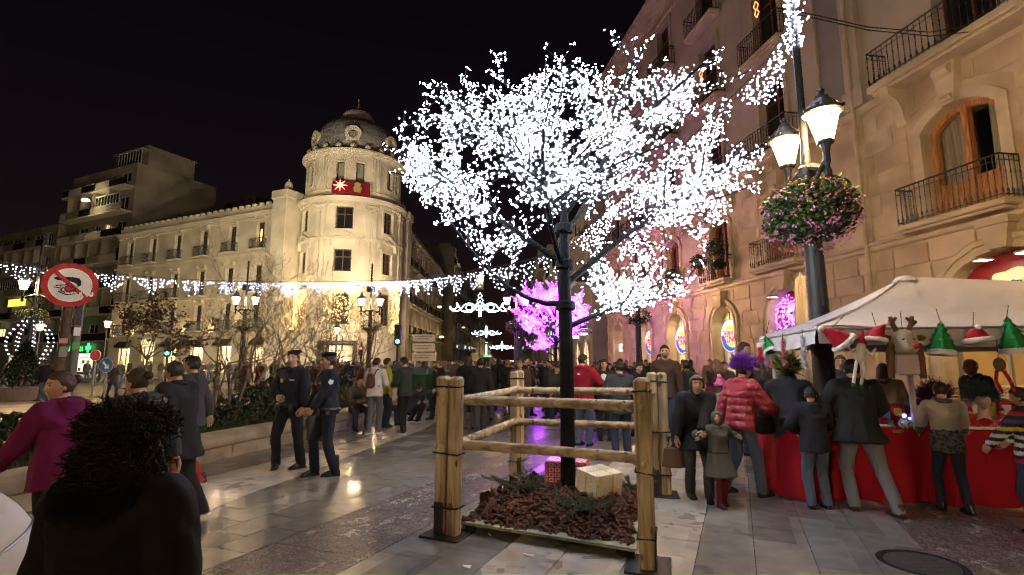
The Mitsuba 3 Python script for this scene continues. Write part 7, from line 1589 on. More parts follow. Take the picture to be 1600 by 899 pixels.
CLT = thing('table_cloth', 'long red felt cloth hanging to the ground over the stall table', 'cloth')
part(CLT, 'skirt', xf((np.array(v), np.array(f)), MT), 'mat_red_cloth', True); part(CLT, 'top', xf(bx(-.02, TL+.02, -.02, .96, .842, .850), MT), 'mat_red_cloth')
# goods on the table
def on(x, y, z=.85): return xf((np.array([[x, y, z]]), np.array([[0,0,0]])), MT)[0][0]
def put_on(x, y, rz=0, z=.852): return MT @ tr(x, y, z) @ RZ(rz)
goods_i = 0
pm('gold_box', (.30, .20, .06), .4, .5); pm('black_box', (.03, .028, .026), .35, .5); pm('tinsel_red', (.45, .03, .05), .3, .6); pm('tinsel_white', (.65, .62, .66), .3, .6); pm('tinsel_pink', (.55, .15, .32), .3, .6); pm('felt_green', (.02, .22, .05), .85, .2, sheen=.4); pm('felt_green_dark', (.012, .09, .03), .85, .2, sheen=.4); pm('plush_tan', (.33, .27, .20), .9, .1, sheen=.5); pm('plush_brown', (.14, .075, .04), .9, .1, sheen=.5); pm('mannequin', (.50, .36, .30), .4, .4)
for x, y, w, d_, h, m, lb in ((.95, .28, .34, .24, .10, 'mat_black_box', 'flat black box on the stall table near the man in grey jeans'), (1.25, .42, .30, .22, .17, 'mat_gold_box', 'gold printed box on the stall table beside the green ribbons'), (1.02, .62, .24, .20, .22, 'mat_black_box', 'taller black box at the back of the stall table'), (2.55, .22, .26, .18, .08, 'mat_tinsel_red', 'red carton at the front right of the stall table'), (2.9, .4, .3, .22, .07, 'mat_white', 'low white tray on the right part of the stall table'), (.30, .5, .30, .2, .15, 'mat_tinsel_pink', 'pink carton at the left end of the stall table'), (2.2, .7, .25, .2, .12, 'mat_tinsel_red', 'red carton at the back of the stall table')):
    K = thing('goods_box', lb, 'box'); M = put_on(x, y, R.uniform(-.4, .4)); part(K, 'box', xf(cbox((0, 0, h/2), (w, d_, h), .006), M), m); part(K, 'lid', xf(cbox((0, 0, h + .006), (w*1.02, d_*1.02, .014), .004), M), m)
pm('toy_red', (.40, .02, .03), .35, .5); pm('toy_blue', (.04, .08, .35), .35, .5); pm('toy_gold', (.45, .30, .08), .3, .6); pm('toy_green', (.03, .22, .07), .4, .5)
gr = np.random.default_rng(91)
for i in range(15):
    x, h = .62 + i*.185, gr.uniform(.16, .40); cn = ('red', 'black', 'gold', 'pink')[gr.choice(4, p=[.4, .3, .15, .15])]; M = put_on(x, gr.uniform(.74, .86), gr.uniform(-.15, .15))
    K = thing('carton', 'upright %s carton in the row at the back of the stall table' % cn, 'carton', 'cartons at the back of the stall table'); m = {'red': 'mat_toy_red', 'black': 'mat_black_box', 'gold': 'mat_gold_box', 'pink': 'mat_tinsel_pink'}[cn]
    part(K, 'box', xf(cbox((0, 0, h/2), (.15, .12, h), .005), M), m); part(K, 'label', xf(cbox((0, -.061, h*.55), (.10, .004, h*.45), .001), M), 'mat_white' if i % 2 else 'mat_gold')
for i in range(46):
    x, y = gr.uniform(.75, 3.2), gr.uniform(.10, .85); kind = ('bauble', 'figurine', 'packet', 'cap')[gr.integers(0, 4)]; cn = ('red', 'blue', 'gold', 'green')[gr.choice(4, p=[.5, .15, .2, .15])]; m = 'mat_toy_' + cn; M = put_on(x, y, gr.uniform(0, 6))
    K = thing(kind, 'small %s %s lying among the goods on the stall table' % (cn, kind), kind, 'small goods on the stall table')
    if kind == 'bauble': part(K, 'ball', xf(sph((0, 0, .045), .045, 2), M), m, True); part(K, 'cap', xf(lathe([(.014, .085), (.014, .10), (0, .10)], 8), M), 'mat_gold')
    elif kind == 'figurine': part(K, 'body', xf(lathe([(.05, 0), (.055, .02), (.04, .10), (.02, .13), (0, .135)], 10), M), m, True); part(K, 'head', xf(sph((0, 0, .155), .03, 1), M), 'mat_mannequin', True); part(K, 'hat', xf(lathe([(.033, .165), (.02, .20), (0, .24)], 8), M), m)
    elif kind == 'packet': part(K, 'bag', xf(cbox((0, 0, .015), (.13, .09, .03), .01), M), m); part(K, 'card', xf(cbox((0, .05, .035), (.13, .005, .07), .002), M), 'mat_white')
    else: part(K, 'crown', xf(lathe([(.10, 0), (.10, .03), (.08, .09), (.03, .12), (0, .12)], 14), M), m, True); part(K, 'brim', xf(lathe([(.095, .0), (.115, .0), (.115, .03), (.095, .03)], 14), M), 'mat_plush_white' if cn == 'red' else m, True)
def tinsel(K, name, P, r, n, m, seed=1):
    rs = np.random.default_rng(seed); P = np.array(P, float); v = []
    for _ in range(n):
        t = rs.random()*(len(P)-1); i = int(t); p = P[i] + (P[min(i+1, len(P)-1)]-P[i])*(t-i); d = rs.normal(0, 1, 3); d /= np.linalg.norm(d); u = np.cross(d, rs.normal(0, 1, 3)); u /= np.linalg.norm(u); v.append(np.stack([p - u*.004, p + u*.004, p + d*r*rs.uniform(.6, 1.2)]))
    v = np.vstack(v); part(K, name, (v, np.arange(len(v)).reshape(-1, 3)), m)
for i, (x, y, Lc, lb) in enumerate(((1.50, .20, (1.2, 2.2, 9), 'toy with blue flashing light on the stall table'), (1.22, .30, (2.4, 1.6, 9), 'toy with violet flashing light among red boxes on the stall table'), (1.40, .55, (8, .9, 5), 'toy with magenta flashing light on the stall table'), (2.72, .12, (9, .9, .4), 'toy with red flashing light at the right of the stall table'), (2.62, .1, (3, 5, 7), 'toy with pale flashing light at the right of the stall table'))):
    K = thing('flashing_toy', lb, 'toy'); M = put_on(x, y); part(K, 'body', xf(lathe([(0, 0), (.06, 0), (.075, .03), (.05, .08), (.03, .11), (0, .11)], 10), M), 'mat_tinsel_red' if i % 2 else 'mat_tinsel_white', True)
    part(K, 'bulb', xf(sph((0, 0, .135), .024, 1), M), 'mat_lamp', L=Lc)
    if i in (0, 1): part(K, 'bulb', xf(sph((.07, .02, .10), .016, 1), M), 'mat_lamp', L=Lc)
K = thing('green_ribbon_toy', 'bright green ribbons lying across the front of the stall table', 'ribbon')
part(K, 'ribbon', cat([xf(tube([(1.35 + a, -.03 + b, .86), (1.40 + a*1.5, .10 + b, .90 + .03*a), (1.52 + a*2.2, .24, .87)], .010, 5), MT) for a, b in ((0, 0), (.06, .02), (-.06, .05), (.12, .0))]), pm('ribbon_green', (.10, .42, .03), .5, .4), True)
for i, (x, y, lb, col, col2) in enumerate(((2.02, .42, 'mannequin head wearing dark glasses and a magenta-purple wig on the stall table', 'mat_wig_magenta', None), (2.62, .55, 'mannequin head wearing a blue-green wig at the right of the stall table', 'mat_wig_teal', None))):
    pm('wig_magenta', (.12, .025, .09), .5, .4); pm('wig_teal', (.045, .09, .11), .5, .4)
    K = thing('mannequin_head', lb, 'mannequin head'); M = put_on(x, y, math.pi + .05 - .25*i, 1.16); hv_, hf_ = HEADS[4]
    part(K, 'head', xf((hv_, hf_), M), 'mat_mannequin', True); part(K, 'neck', xf(tube([(0, -.02, -.04), (0, -.03, -.17), (0, -.02, -.31)], [.05, .055, .10], 12), M), 'mat_mannequin', True)
    wig(K, None, M, col, col2, 800, .07, .17, up=.4, seed=30+i, ctr=(0, -.02, .03))
    if i == 0: part(K, 'glasses', xf(cat([mf(hull(ell((s*.031, .094, .004), (.026, .008, .019)))) for s in (-1, 1)] + [tube([(-.006, .1, .008), (.006, .1, .008)], .003, 5)]), M), 'mat_iron')
# hats and toys hung along the canopy edge
def at_edge(t, drop, off=-.03, side=0):
    if side == 0: a = CN[0]; d = (CN[1]-CN[0])/np.linalg.norm(CN[1]-CN[0])
    else: a = CN[0]; d = (CN[3]-CN[0])/np.linalg.norm(CN[3]-CN[0])
    n = np.array([d[1], -d[0], 0]) if side == 0 else np.array([-d[1], d[0], 0]); return a + d*t + n*.04 + [0, 0, drop], d, n
def hang_M(t, drop, side=0, tilt=0, yaw=0, s=1.0):
    p, d, n = at_edge(t, drop + .05, side=side); M = mat4(d, -n, (0, 0, 1), p) if side == 0 else mat4(-d, -n, (0, 0, 1), p)
    return M @ rot((0, 0, 1), yaw) @ rot((0, 1, 0), tilt) @ np.diag([s, s, s, 1])
def cord(K, M, top, base): part(K, 'cord', tube([base, top], .004, 4), 'mat_strap')
def tree_hat(t, drop, side, tilt, lb, s=1.0):
    K = thing('tree_hat', lb, 'novelty hat'); M = hang_M(t, drop, side, tilt, 12, s*.80); h = .36
    pts = [(0, h)]
    for i in range(5): z = h*(1 - (i+1)/5.4); pts += [(.045 + .032*i, z + .012), (.028 + .030*i, z)]
    pts = pts + [(.15, 0)]; P = Polygon(pts + [(-a, b) for a, b in pts[::-1]]).buffer(0)
    for a in (0, 60, 120): part(K, 'felt_panel', xf(extr(P.buffer(-.004), -.009, .009), M @ rot((0, 0, 1), a)), 'mat_felt_green' if a == 60 else 'mat_felt_green_dark')
    v, f = lathe([(0, h*.96), (.02, h*.9), (.06, h*.6), (.11, h*.25), (.135, 0)][::-1], 6); part(K, 'cone', xf((v, f), M), 'mat_felt_green')
    part(K, 'band', xf(lathe([(.125, -.06), (.142, -.055), (.146, -.01), (.135, .01), (.125, .0), (.125, -.06)], 24), M), 'mat_plush_white', True)
    b = [sph((.075*math.cos(q)*1.25, .075*math.sin(q)*1.25, z), .012, 1) for q, z in ((.4, .12), (2.0, .10), (4.0, .12), (5.2, .16), (4.7, .06))]; part(K, 'bauble', xf(cat(b), M), 'mat_gold', True)
    cord(K, M, M[:3, 3] + [0, 0, .42], (M @ [0, 0, h*.95, 1])[:3])
def santa_hat(t, drop, side, tilt, lb, tip, m='mat_plush_red', dots=False, s=1.0, h=.26):
    K = thing('santa_hat', lb, 'novelty hat'); M = hang_M(t, drop, side, tilt, 0, s*.79); HLf = lambda p: xf((np.asarray(p), None), M)[0]; a, b, c = santa(HLf, h, tip, .032, .115)
    part(K, 'felt', a, m, True); part(K, 'band', b, 'mat_plush_white', True); part(K, 'pompom', c, 'mat_plush_white', True)
    if dots: part(K, 'dot', xf(cat([sph((.14*math.cos(q), .15*math.sin(q), .05), .016, 1) for q in (-2.4, -1.9, -1.4, -.9, -.4)]), M), m)
    cord(K, M, M[:3, 3] + [0, 0, .32], (M @ [0, 0, .1 + h*.5, 1])[:3])
tree_hat(1.75, -.28, 1, -35, 'green felt tree hat hung tilted at the left side of the canopy', .9)
santa_hat(.26, -.27, 0, -42, 'dark red santa hat tipped left with its white pompom at the canopy corner', (-.06, 0), s=1.15, h=.30)
santa_hat(.52, -.24, 0, 8, 'bright red santa hat with dotted white band next to the reindeer hat', (.12, -.02), dots=True, s=.95)
tree_hat(1.10, -.32, 0, 6, 'green felt tree hat with white band hung right of the reindeer hat', 1.05)
santa_hat(1.42, -.26, 0, -8, 'red patterned hat with pale lettered band hung between two green tree hats', (.02, -.06), s=1.1, h=.17)
tree_hat(1.72, -.30, 0, -6, 'green felt tree hat with white band nearest the right edge', 1.1)
K = thing('reindeer_hat', 'plush reindeer hat with brown antlers and red nose hung from the canopy edge', 'novelty hat'); M = hang_M(.78, -.30, 0, 0)
part(K, 'head', xf(mf(hull(np.vstack([ell((0, 0, .10), (.12, .11, .10)), ell((0, -.10, .0), (.085, .07, .055)), ell((0, .02, -.02), (.12, .10, .05))])).refine_to_length(.02)), M), 'mat_plush_tan', True)
part(K, 'nose', xf(sph((.03, -.175, .02), .026, 2), M), 'mat_plush_red', True)
for s in (-1, 1):
    part(K, 'antler', xf(cat([tube([(s*.05, 0, .17), (s*.08, 0, .24), (s*.10, 0, .33)], [.024, .026, .02], 8), tube([(s*.075, 0, .23), (s*.13, 0, .28)], [.022, .017], 8), tube([(s*.085, 0, .27), (s*.045, 0, .32)], [.018, .014], 8)]), M), 'mat_plush_brown', True)
    part(K, 'ear', xf(mf(hull(ell((s*.15, 0, .11), (.055, .018, .03)))), M), 'mat_plush_brown', True); part(K, 'ear_flap', xf(tube([(s*.11, 0, .05), (s*.135, 0, -.1), (s*.14, 0, -.30)], [.045, .04, .03], 8), M), 'mat_plush_brown', True)
    part(K, 'eye', xf(sph((s*.045, -.105, .09), .014, 1), M), 'mat_iron')
part(K, 'bib', xf(cbox((0, -.02, -.16), (.21, .05, .22), .015), M), pm('bib', (.42, .33, .34), .9, .1)); cord(K, M, M[:3, 3] + [0, 0, .38], M[:3, 3] + [0, 0, .2])
K = thing('gnome_doll', 'white bearded gnome doll with dangling legs hung between the santa hats', 'doll'); M = hang_M(.36, -.44, 0, 10)
part(K, 'body', xf(mf(hull(np.vstack([ell((0, 0, .06), (.055, .045, .06)), ell((0, 0, .17), (.042, .04, .045))]))), M), 'mat_plush_white', True)
for s in (-1, 1):
    part(K, 'leg', xf(tube([(s*.025, 0, .02), (s*.04, -.02, -.10), (s*.035, 0, -.22)], .016, 6), M), 'mat_plush_white', True); part(K, 'shoe', xf(sph((s*.035, -.02, -.245), (.022, .036, .022), 2), M), 'mat_felt_green_dark', True); part(K, 'arm', xf(tube([(s*.04, 0, .14), (s*.10, -.02, .10), (s*.13, -.02, .17)], .014, 6), M), 'mat_plush_white', True)
part(K, 'hat', xf(lathe([(.05, .2), (.03, .27), (0, .36)], 12), M), 'mat_plush_red', True)
K = thing('stocking_elf', 'red boot shaped toy with white cuff at the far left of the canopy edge', 'toy'); M = hang_M(2.3, -.34, 1, 0)
part(K, 'boot', xf(cat([tube([(0, 0, .16), (0, 0, .02), (.015, -.02, -.05)], [.05, .048, .05], 10), mf(hull(np.vstack([ell((.0, -.01, -.07), (.05, .05, .035)), ell((.03, -.09, -.085), (.035, .04, .025))])))]), M), 'mat_plush_red', True); part(K, 'cuff', xf(lathe([(.055, .12), (.066, .13), (.066, .18), (.055, .19)], 14), M), 'mat_plush_white', True)
for i, (t, side, m, lb) in enumerate(((2.05, 1, 'mat_tinsel_pink', 'pink and violet tinsel bunch at the far left of the canopy edge'), (1.15, 1, 'mat_tinsel_red', 'red and white tinsel stocking hung at the left side of the canopy'), (.35, 1, 'mat_tinsel_white', 'silvery pink tinsel strands hung by the near left canopy corner'))):
    K = thing('tinsel', lb, 'tinsel'); p, d, n = at_edge(t, -.10, side=side); tinsel(K, 'strands', [p, p + [0, 0, -.16], p + [0.01, 0, -.34]], .055, 700, m, 50+i); tinsel(K, 'glitter', [p, p + [0, 0, -.32]], .06, 200, 'mat_tinsel_white', 60+i); cord(K, None, p + [0, 0, .1], p)
K = thing('dangling_doll', 'doll with dangling red legs hung below the right tree hat', 'doll'); M = hang_M(1.58, -.52, 0, 0)
part(K, 'body', xf(sph((0, 0, .06), (.05, .04, .07), 2), M), 'mat_plush_brown', True)
for s in (-1, 1): part(K, 'leg', xf(tube([(s*.03, 0, 0), (s*.06, -.02, -.10), (s*.05 + .03, -.02, -.2)], .015, 6), M), 'mat_plush_red', True)
cord(K, M, M[:3, 3] + [0, 0, .30], M[:3, 3] + [0, 0, .12])
K = thing('display_hat', 'pale pink and red hat on display at the middle of the stall table', 'novelty hat'); M = put_on(1.42, .75); part(K, 'stand', xf(lathe([(.09, 0), (.05, .02), (.04, .16), (.10, .22), (0, .24)], 14), M), 'mat_white', True); part(K, 'crown', xf(lathe([(.155, .2), (.15, .27), (.13, .3), (.115, .42), (.02, .45), (0, .45)], 18), M), 'mat_plush_red', True); part(K, 'band', xf(lathe([(.15, .22), (.17, .25), (.16, .31), (.135, .33)], 18), M), 'mat_plush_white', True)
# folded parasol before the facade
K = thing('folded_parasol', 'closed tan parasol standing before the facade behind the lamp post', 'parasol'); pr = []
v, f = [], []
for j, (r, z) in enumerate(((.03, 3.34), (.10, 3.25), (.13, 2.7), (.17, 2.0), (.21, 1.5), (.19, 1.3), (.16, 1.25))):
    for i in range(32): a = i*2*math.pi/32; q = r*(1 + (.22 if j not in (0,) else 0)*math.cos(8*a)); v.append((5.72 + q*math.cos(a), 10 + q*math.sin(a), z))
for j in range(6):
    for i in range(32): a, b = j*32+i, j*32+(i+1) % 32; f += [[a, a+32, b+32], [a, b+32, b]]
part(K, 'cloth', (np.array(v), np.array(f)), pm('parasol', (.42, .33, .20), .85, .2), True); part(K, 'pole', tube([(5.72, 10, 0), (5.72, 10, 3.4)], .022, 8), 'mat_steel'); part(K, 'base', lathe([(0, 0), (.35, 0), (.33, .08), (.06, .12), (0, .12)][::-1], 20, (5.72, 10, 0)), 'mat_iron')

# ===== signs, traffic lights, containers and other street things =====
K = thing('prohibition_sign', 'round red-rimmed prohibition sign on a stickered pole at the left, scrawled over', 'sign')
sx, sy, sz = -6.12, 7.02, 2.70; d = np.array([-sx, -sy, 0.0]); d /= np.linalg.norm(d); MS = mat4((d[1], -d[0], 0), -d, (0, 0, 1), (sx, sy, sz)); MS[:3, 0] = np.cross(-d, [0, 0, 1])     # x to the viewer's right
Pn = lambda poly, a, b: xf(extr(poly, -b, -a), MS)
C = Point(0, 0).buffer(.305, 32)
part(K, 'plate', Pn(C, -.02, .0), 'mat_white'); part(K, 'rim', Pn(ring(C.buffer(-.012), .0) if False else C.difference(Point(0, 0).buffer(.235, 32)), .001, .004), 'mat_red')
inn = Point(0, 0).buffer(.235, 32); part(K, 'bar', Pn(affinity.rotate(sbox(-.3, -.026, .3, .026), -44, origin=(0, 0)).intersection(inn), .006, .008), 'mat_red')
part(K, 'black_symbol', Pn(Polygon([(-.19, .08), (-.15, .10), (.02, .11), (.08, .10), (.11, .06), (.11, .0), (.08, -.02), (.06, .03), (-.02, .05), (-.14, .055)]), .0045, .0055), 'mat_dark')
part(K, 'scrawl', cat([Pn(LineString(q).buffer(.006), .009, .010) for q in ([(-.15, -.02), (-.06, -.01), (0, .03)], [(-.12, -.10), (-.03, -.14), (.06, -.12)], [(-.07, -.04), (-.10, -.08), (-.05, -.11)], [(0, -.02), (.06, -.05), (.04, -.1)], [(-.17, -.045), (-.10, -.05)])]), 'mat_dark')
part(K, 'red_blot', Pn(Point(-.01, -.055).buffer(.045), .0085, .0095), 'mat_red'); part(K, 'blot_outline', Pn(ring(Point(-.01, -.055).buffer(.045), .006), .0085, .0098), 'mat_dark')
part(K, 'white_marks', cat([Pn(LineString(q).buffer(.011), .009, .0102) for q in ([(.10, -.16), (.115, -.10), (.14, -.16)], [(.105, -.135), (.13, -.135)], [(.19, -.14), (.205, -.09), (.225, -.14)], [(.245, -.13), (.245, -.09)])]), 'mat_white')
part(K, 'pole', tube([(sx - d[0]*.11, sy - d[1]*.11, 0), (sx - d[0]*.11, sy - d[1]*.11, sz + .2)], .062, 14), pm('rust_pole', mikit.proc(tinted((.05, .032, .026), (.11, .07, .055), 7, 4)), .55, .4), True)
part(K, 'grey_post', tube([(sx + .13*MS[0, 0] - d[0]*.12, sy + .13*MS[1, 0] - d[1]*.12, .0), (sx + .13*MS[0, 0] - d[0]*.12, sy + .13*MS[1, 0] - d[1]*.12, sz + .1)], .05, 12), pm('grey_post', (.12, .12, .125), .5, .4), True)
for i, (z, h, w, ox, m) in enumerate(((2.32, .34, .06, .13, 'mat_iron'), (2.06, .12, .075, .13, 'mat_white'), (1.86, .10, .07, .13, pm('sticker_green', (.12, .35, .08), .5, .4)), (1.93, .07, .09, .0, pm('sticker_pink', (.5, .28, .28), .5, .4)), (1.78, .14, .09, .01, pm('sticker_grey', (.25, .24, .24), .5, .4)), (1.35, .3, .05, .0, 'mat_sticker_grey'))):
    c = np.array([sx, sy, 0]) + MS[:3, 0]*ox + d*(-.045 if ox < .1 else -.066); part(K, 'sticker', xf(cbox((0, 0, z), (w, .006, h), .002), mat4(MS[:3, 0], MS[:3, 1], (0, 0, 1), (*c[:2], 0))), m)
K = thing('red_button_lamp', 'small glowing red lamp fixed on the sign pole at shoulder height', 'lamp'); part(K, 'lens', sph((sx - d[0]*.05 + d[0]*.08, sy - d[1]*.05 + d[1]*.08, 1.08), .022, 1), 'mat_lamp', L=(5, .25, .08)); part(K, 'case', cbox((sx - d[0]*.05 + d[0]*.05, sy + d[1]*.0, 1.08), (.07, .06, .10), .01), 'mat_iron')
def round_sign(x, y, z, r, lb, col, mark):
    K = thing('road_sign', lb, 'sign'); M = mat4((1, 0, 0), (0, 1, 0), (0, 0, 1), (x, y, z)); part(K, 'plate', xf(extr(Point(0, 0).buffer(r, 20), -.02, .0), M), col); part(K, 'rim', xf(extr(ring(Point(0, 0).buffer(r*.93, 20), r*.07), -.024, -.02), M), 'mat_white')
    if mark is not None: part(K, 'mark', xf(extr(mark, -.026, -.022), M), 'mat_white')
    part(K, 'post', tube([(x, y + .04, 0), (x, y + .04, z + r)], .035, 8), 'mat_steel')
ar = affinity.rotate(Polygon([(-.16, -.035), (.03, -.035), (.03, -.11), (.17, 0), (.03, .11), (.03, .035), (-.16, .035)]), -45, origin=(0, 0))
round_sign(-14.1, 18.0, 1.52, .26, 'round blue sign with a white arrow pointing down to the right', pm('sign_blue', (.03, .14, .42), .45, .4), ar); round_sign(-20.8, 25.8, 1.95, .28, 'round dark red road sign seen behind the blue arrow sign', pm('sign_red', (.22, .03, .05), .5, .4), None)
def traffic_light(x, y, z, lb, on, n=3, yaw=0, s=1.0):
    K = thing('traffic_light', lb, 'traffic light'); M = tr(x, y, z) @ RZ(yaw); part(K, 'pole', xf(tube([(0, .2, -z), (0, .2, .5)], .055, 8), M), 'mat_iron', True); part(K, 'case', xf(cbox((0, 0, 0), (.32*s, .22, .33*n*s), .05), M), 'mat_iron')
    cols = {'red': (7, .3, .12), 'green': (.25, 6.5, 3.2), 'amber': (5, 2, .1)}
    for i in range(n):
        zz = (n-1)/2*.31*s - i*.31*s; c = ['red', 'amber', 'green'][i] if n == 3 else ['red', 'green'][i]; P = part(K, 'visor', xf(cat([tube([(.115*s*math.cos(a), -.12, zz + .115*s*math.sin(a)), (.115*s*math.cos(a), -.28, zz + .115*s*math.sin(a))], .012, 4) for a in np.linspace(0, math.pi, 9)]), M), 'mat_iron')
        shape(key(P + '__lens'), xf(sph((0, -.115, zz), (.105*s, .03, .105*s), 1), M), 'mat_lamp' if c == on else pm('lens_off', (.03, .03, .03), .2, .5), L=cols[c] if c == on else None)
traffic_light(-18.7, 28, 2.4, 'traffic light glowing green before the hotel shops', 'green', yaw=.5); traffic_light(-5.45, 24.5, 2.9, 'traffic light glowing green near the hotel corner, on a dark pole', 'green', yaw=.2); traffic_light(-8.55, 29.2, 2.25, 'small pedestrian signal glowing red before the tower entrance', 'red', 2, yaw=.2, s=.8)
for i, (x, y, a) in enumerate(((-4.05, 20.6, .12), (-2.75, 20.9, .05))):
    K = thing('waste_container', ('green wheeled waste container beside the planted bed, left of two', 'green wheeled waste container nearer the fence, right of two')[i], 'waste container'); M = tr(x, y, 0) @ RZ(a); gm = pm('bin_green', (.018, .075, .032), .45, .4)
    v, f = mf(hull([[s*(.62 if z < .5 else .68), t*(.42 if z < .5 else .52), z] for s in (-1, 1) for t in (-1, 1) for z in (.16, 1.12)])); part(K, 'body', xf((v, f), M), gm)
    part(K, 'rim', xf(cat([tube([(-.70, -.54, 1.12), (.70, -.54, 1.12), (.70, .54, 1.12), (-.70, .54, 1.12)], .035, 6, False, True)] + [bx(q-.02, q+.02, -.545, -.46, .25, 1.1) for q in (-.4, -.13, .13, .4)]), M), gm)
    part(K, 'lid', xf(cat([cbox((0, 0, 0), (1.36, .62, .05), .02), tube([(-.6, -.32, .02), (.6, -.32, .02)], .03, 6)]), M @ tr(0, -.05 + .2*i, 1.32) @ rot((0, 1, 0), 9 - 16*i) @ rot((1, 0, 0), 24)), pm('bin_lid', (.05, .085, .05), .5, .4))
    for s in (-1, 1):
        for t in (-1, 1): part(K, 'wheel', xf(lathe([(0, -.03), (.08, -.03), (.08, .03), (0, .03)], 12), M @ tr(s*.5, t*.34, .08) @ rot((0, 1, 0), 90)), 'mat_iron')
K = thing('conical_shrub', 'dark cone shaped clipped shrub in a round pot under the hanging lights', 'shrub'); n = 2600; t = R.random(n)**.7; a = R.uniform(0, 6.28, n); r = (1 - t)*.95*(.8 + .2*R.random(n)); part(K, 'foliage', leaves(np.stack([-21.3 + r*np.cos(a), 22.6 + r*np.sin(a), .55 + t*1.9], 1), .13), 'mat_leaf_dark'); part(K, 'trunk', tube([(-21.3, 22.6, .4), (-21.3, 22.6, 2.2)], [.06, .02], 6), 'mat_bark'); part(K, 'pot', lathe([(0, 0), (.6, 0), (.8, .5), (.72, .55), (.6, .5), (0, .5)], 18, (-21.3, 22.6, 0)), 'mat_grey_plaster')
K = thing('street_tree', 'small leafy street tree before the hotel shops at the left', 'tree'); rs = np.random.default_rng(77); ob, tw_ = [], []
grow((-17.3, 24.5, 0), (.05, 0, 1), 2.0, .07, 0, ob, tw_, rs, .1, .3)
for i in range(6): a = i*1.05; grow((-17.3, 24.5, 1.75), (math.cos(a)*.9, math.sin(a)*.9, .9), 1.3, .035, 3, ob, tw_, rs, .35, .25)
part(K, 'trunk', cat([tube(p, q, 6, False) for p, q in ob]), 'mat_bark', True); tips_ = np.vstack([p[-2:] for p, q in tw_ + ob[1:]]); part(K, 'crown', cat([leaves(tips_ + R.normal(0, .10, tips_.shape), .16) for _ in range(5)] + [tube(p, np.maximum(q, .006), 4, False) for p, q in tw_]), pm('leaf_brown', (.07, .05, .022), .6, .3))
K = thing('direction_sign', 'pale direction boards on two posts beside the hotel side wall', 'sign')
for i, (z, h) in enumerate(((2.1, .8), (3.05, .8), (4.0, .7))):
    B_ = part(K, 'board', cbox((-8.9, 52, z), (2.3, .06, h), .02), pm('board_pale', (.20, .165, .15), .6, .3)); shape(key(B_ + '__text_lines'), cat([bx(-9.85, -8.1 - .3*j, 51.955, 51.965, z + .12 - .26*j, z + .22 - .26*j) for j in range(2)]), 'mat_dark')
for s in (-.8, .8): part(K, 'post', tube([(-8.9 + s, 52.08, 0), (-8.9 + s, 52.08, 4.4)], .05, 6), 'mat_steel')
def vehicle(x, y, yaw, lb, kind):
    K = thing('bus' if kind == 'bus' else 'car', lb, kind); M = tr(x, y, 0) @ RZ(yaw)
    if kind == 'bus': part(K, 'body', xf(cbox((0, 5, 1.75), (2.5, 10, 2.7), .18), M), 'mat_white'); part(K, 'windscreen', xf(cbox((0, -.005, 1.95), (2.2, .03, 1.2), .01), M), 'mat_pane'); part(K, 'destination_board', xf(cbox((0, -.012, 2.85), (1.7, .02, .28), .005), M), 'mat_lamp', L=(.3, 1.3, .55))
    else: part(K, 'body', xf(cat([mf(hull(np.vstack([[[s*.85, y_, z] for s in (-1, 1)] for y_, z in ((0, .35), (.05, .75), (1.1, .95), (4.1, .95), (4.2, .4), (0, .35))]))), mf(hull(np.vstack([[[s*w, y_, z] for s in (-1, 1)] for w, y_, z in ((.8, 1.1, .95), (.62, 1.8, 1.42), (.62, 3.2, 1.42), (.78, 4.0, .95))])))]), M), pm('car_paint', (.05, .05, .055), .3, .5, clearcoat=.6)); part(K, 'windscreen', xf((np.array([[-.7, 1.14, 1.0], [.7, 1.14, 1.0], [.56, 1.74, 1.38], [-.56, 1.74, 1.38]]) - [0, .02, 0], np.array([[0, 1, 2], [0, 2, 3]])), M), 'mat_pane')
    for s in (-1, 1):
        part(K, 'headlight', xf(sph((s*(.95 if kind == 'bus' else .6), 0, .85 if kind == 'bus' else .66), (.13, .06, .10), 1), M), 'mat_lamp', L=(60, 52, 34))
        for y_ in ((1.5, 8) if kind == 'bus' else (.8, 3.4)): part(K, 'wheel', xf(lathe([(0, -.12), (.34 if kind != 'bus' else .48, -.12), (.34 if kind != 'bus' else .48, .12), (0, .12)], 14), M @ tr(s*(.8 if kind != 'bus' else 1.15), y_, .34 if kind != 'bus' else .48) @ rot((0, 1, 0), 90)), 'mat_iron')
vehicle(-5.6, 118, 0, 'bus with lit headlights coming down the far street', 'bus'); vehicle(-1.6, 122, 0, 'dark car with lit headlights beside the bus in the far street', 'car')
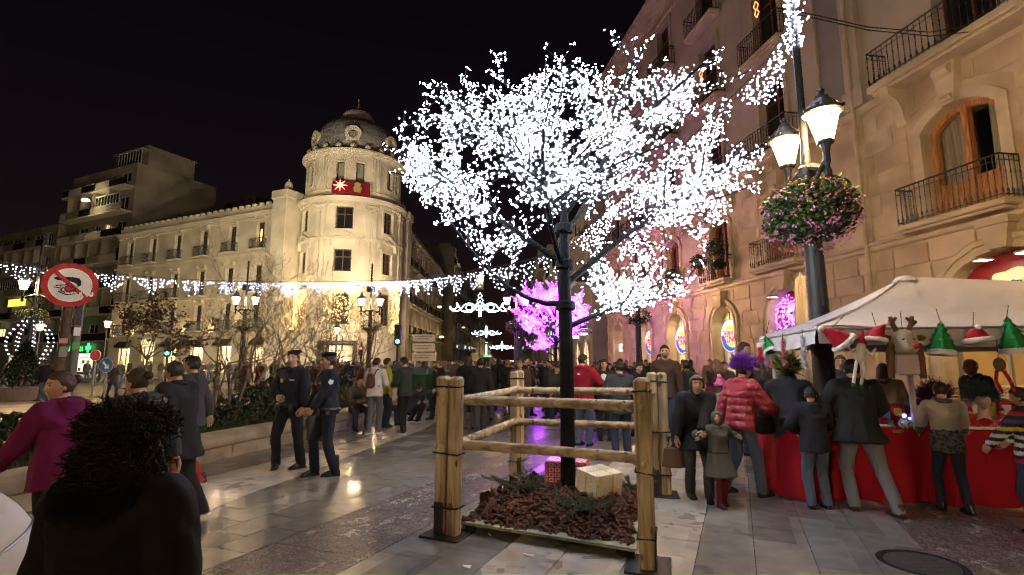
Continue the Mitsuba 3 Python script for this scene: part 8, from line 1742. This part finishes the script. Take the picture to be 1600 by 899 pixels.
# pushchair at the lower left edge
K = thing('pushchair', 'pale grey pushchair hood and frame at the lower left edge', 'pushchair'); M = tr(-2.12, 2.0, 0) @ RZ(-.5); pmh = pm('pram_cloth', (.48, .46, .45), .7, .3)
hood = []
for th in np.linspace(-.25, 1.75, 12):
    for ph in np.linspace(0, math.pi, 13): hood.append((.27*math.cos(ph), -.10 + .40*math.sin(ph)*math.cos(th) , .86 + .36*math.sin(ph)*math.sin(th) ))
fq = [[i*13+j, i*13+j+1, (i+1)*13+j+1] for i in range(11) for j in range(12)] + [[i*13+j, (i+1)*13+j+1, (i+1)*13+j] for i in range(11) for j in range(12)]
part(K, 'hood', xf((np.array(hood), np.array(fq)), M), pmh, True); part(K, 'hood_seam', xf(cat([tube([(.274*math.cos(p_), -.10 + .405*math.sin(p_)*math.cos(th), .86 + .365*math.sin(p_)*math.sin(th)) for p_ in np.linspace(0, math.pi, 17)], .006, 5) for th in (-.2, .45, 1.1, 1.7)]), M), 'mat_steel', True)
part(K, 'seat', xf(cat([cbox((0, -.05, .48), (.46, .60, .12), .05), cbox((0, -.30, .68), (.46, .08, .45), .03)]), M), pm('pram_dark', (.05, .05, .055), .7, .3))
part(K, 'frame', xf(cat([tube([(s*.26, .35, .10), (s*.26, .1, .45), (s*.26, -.35, .85), (s*.26, -.62, 1.06)], .014, 8) for s in (-1, 1)] + [tube([(-.26, -.62, 1.06), (.26, -.62, 1.06)], .018, 8)] + [tube([(s*.26, -.42, .1), (s*.26, .0, .5)], .014, 8) for s in (-1, 1)]), M), 'mat_steel', True)
for s in (-1, 1):
    for y_ in (-.42, .36): part(K, 'wheel', xf(lathe([(.05, -.025), (.11, -.025), (.12, 0), (.11, .025), (.05, .025)], 16), M @ tr(s*.29, y_, .12) @ rot((0, 1, 0), 90)), 'mat_iron', True)
# ---- how often each group of lamps is sampled -------------------------------
SHARE = {'tree': .22, 'near': .12, 'lamp': .16, 'back': .06, 'up': .20, 'flood': .10, 'shop': .07, 'lamp2': .02, 'misc': .05}
for g, q in picks.items():
    tot = sum(a for _, a in q)
    for e, a in q: e['sampling_weight'] = float(max(1e-6, SHARE[g] * (.7*a/tot + .3/len(q))))
scene['sky']['sampling_weight'] = 0.01
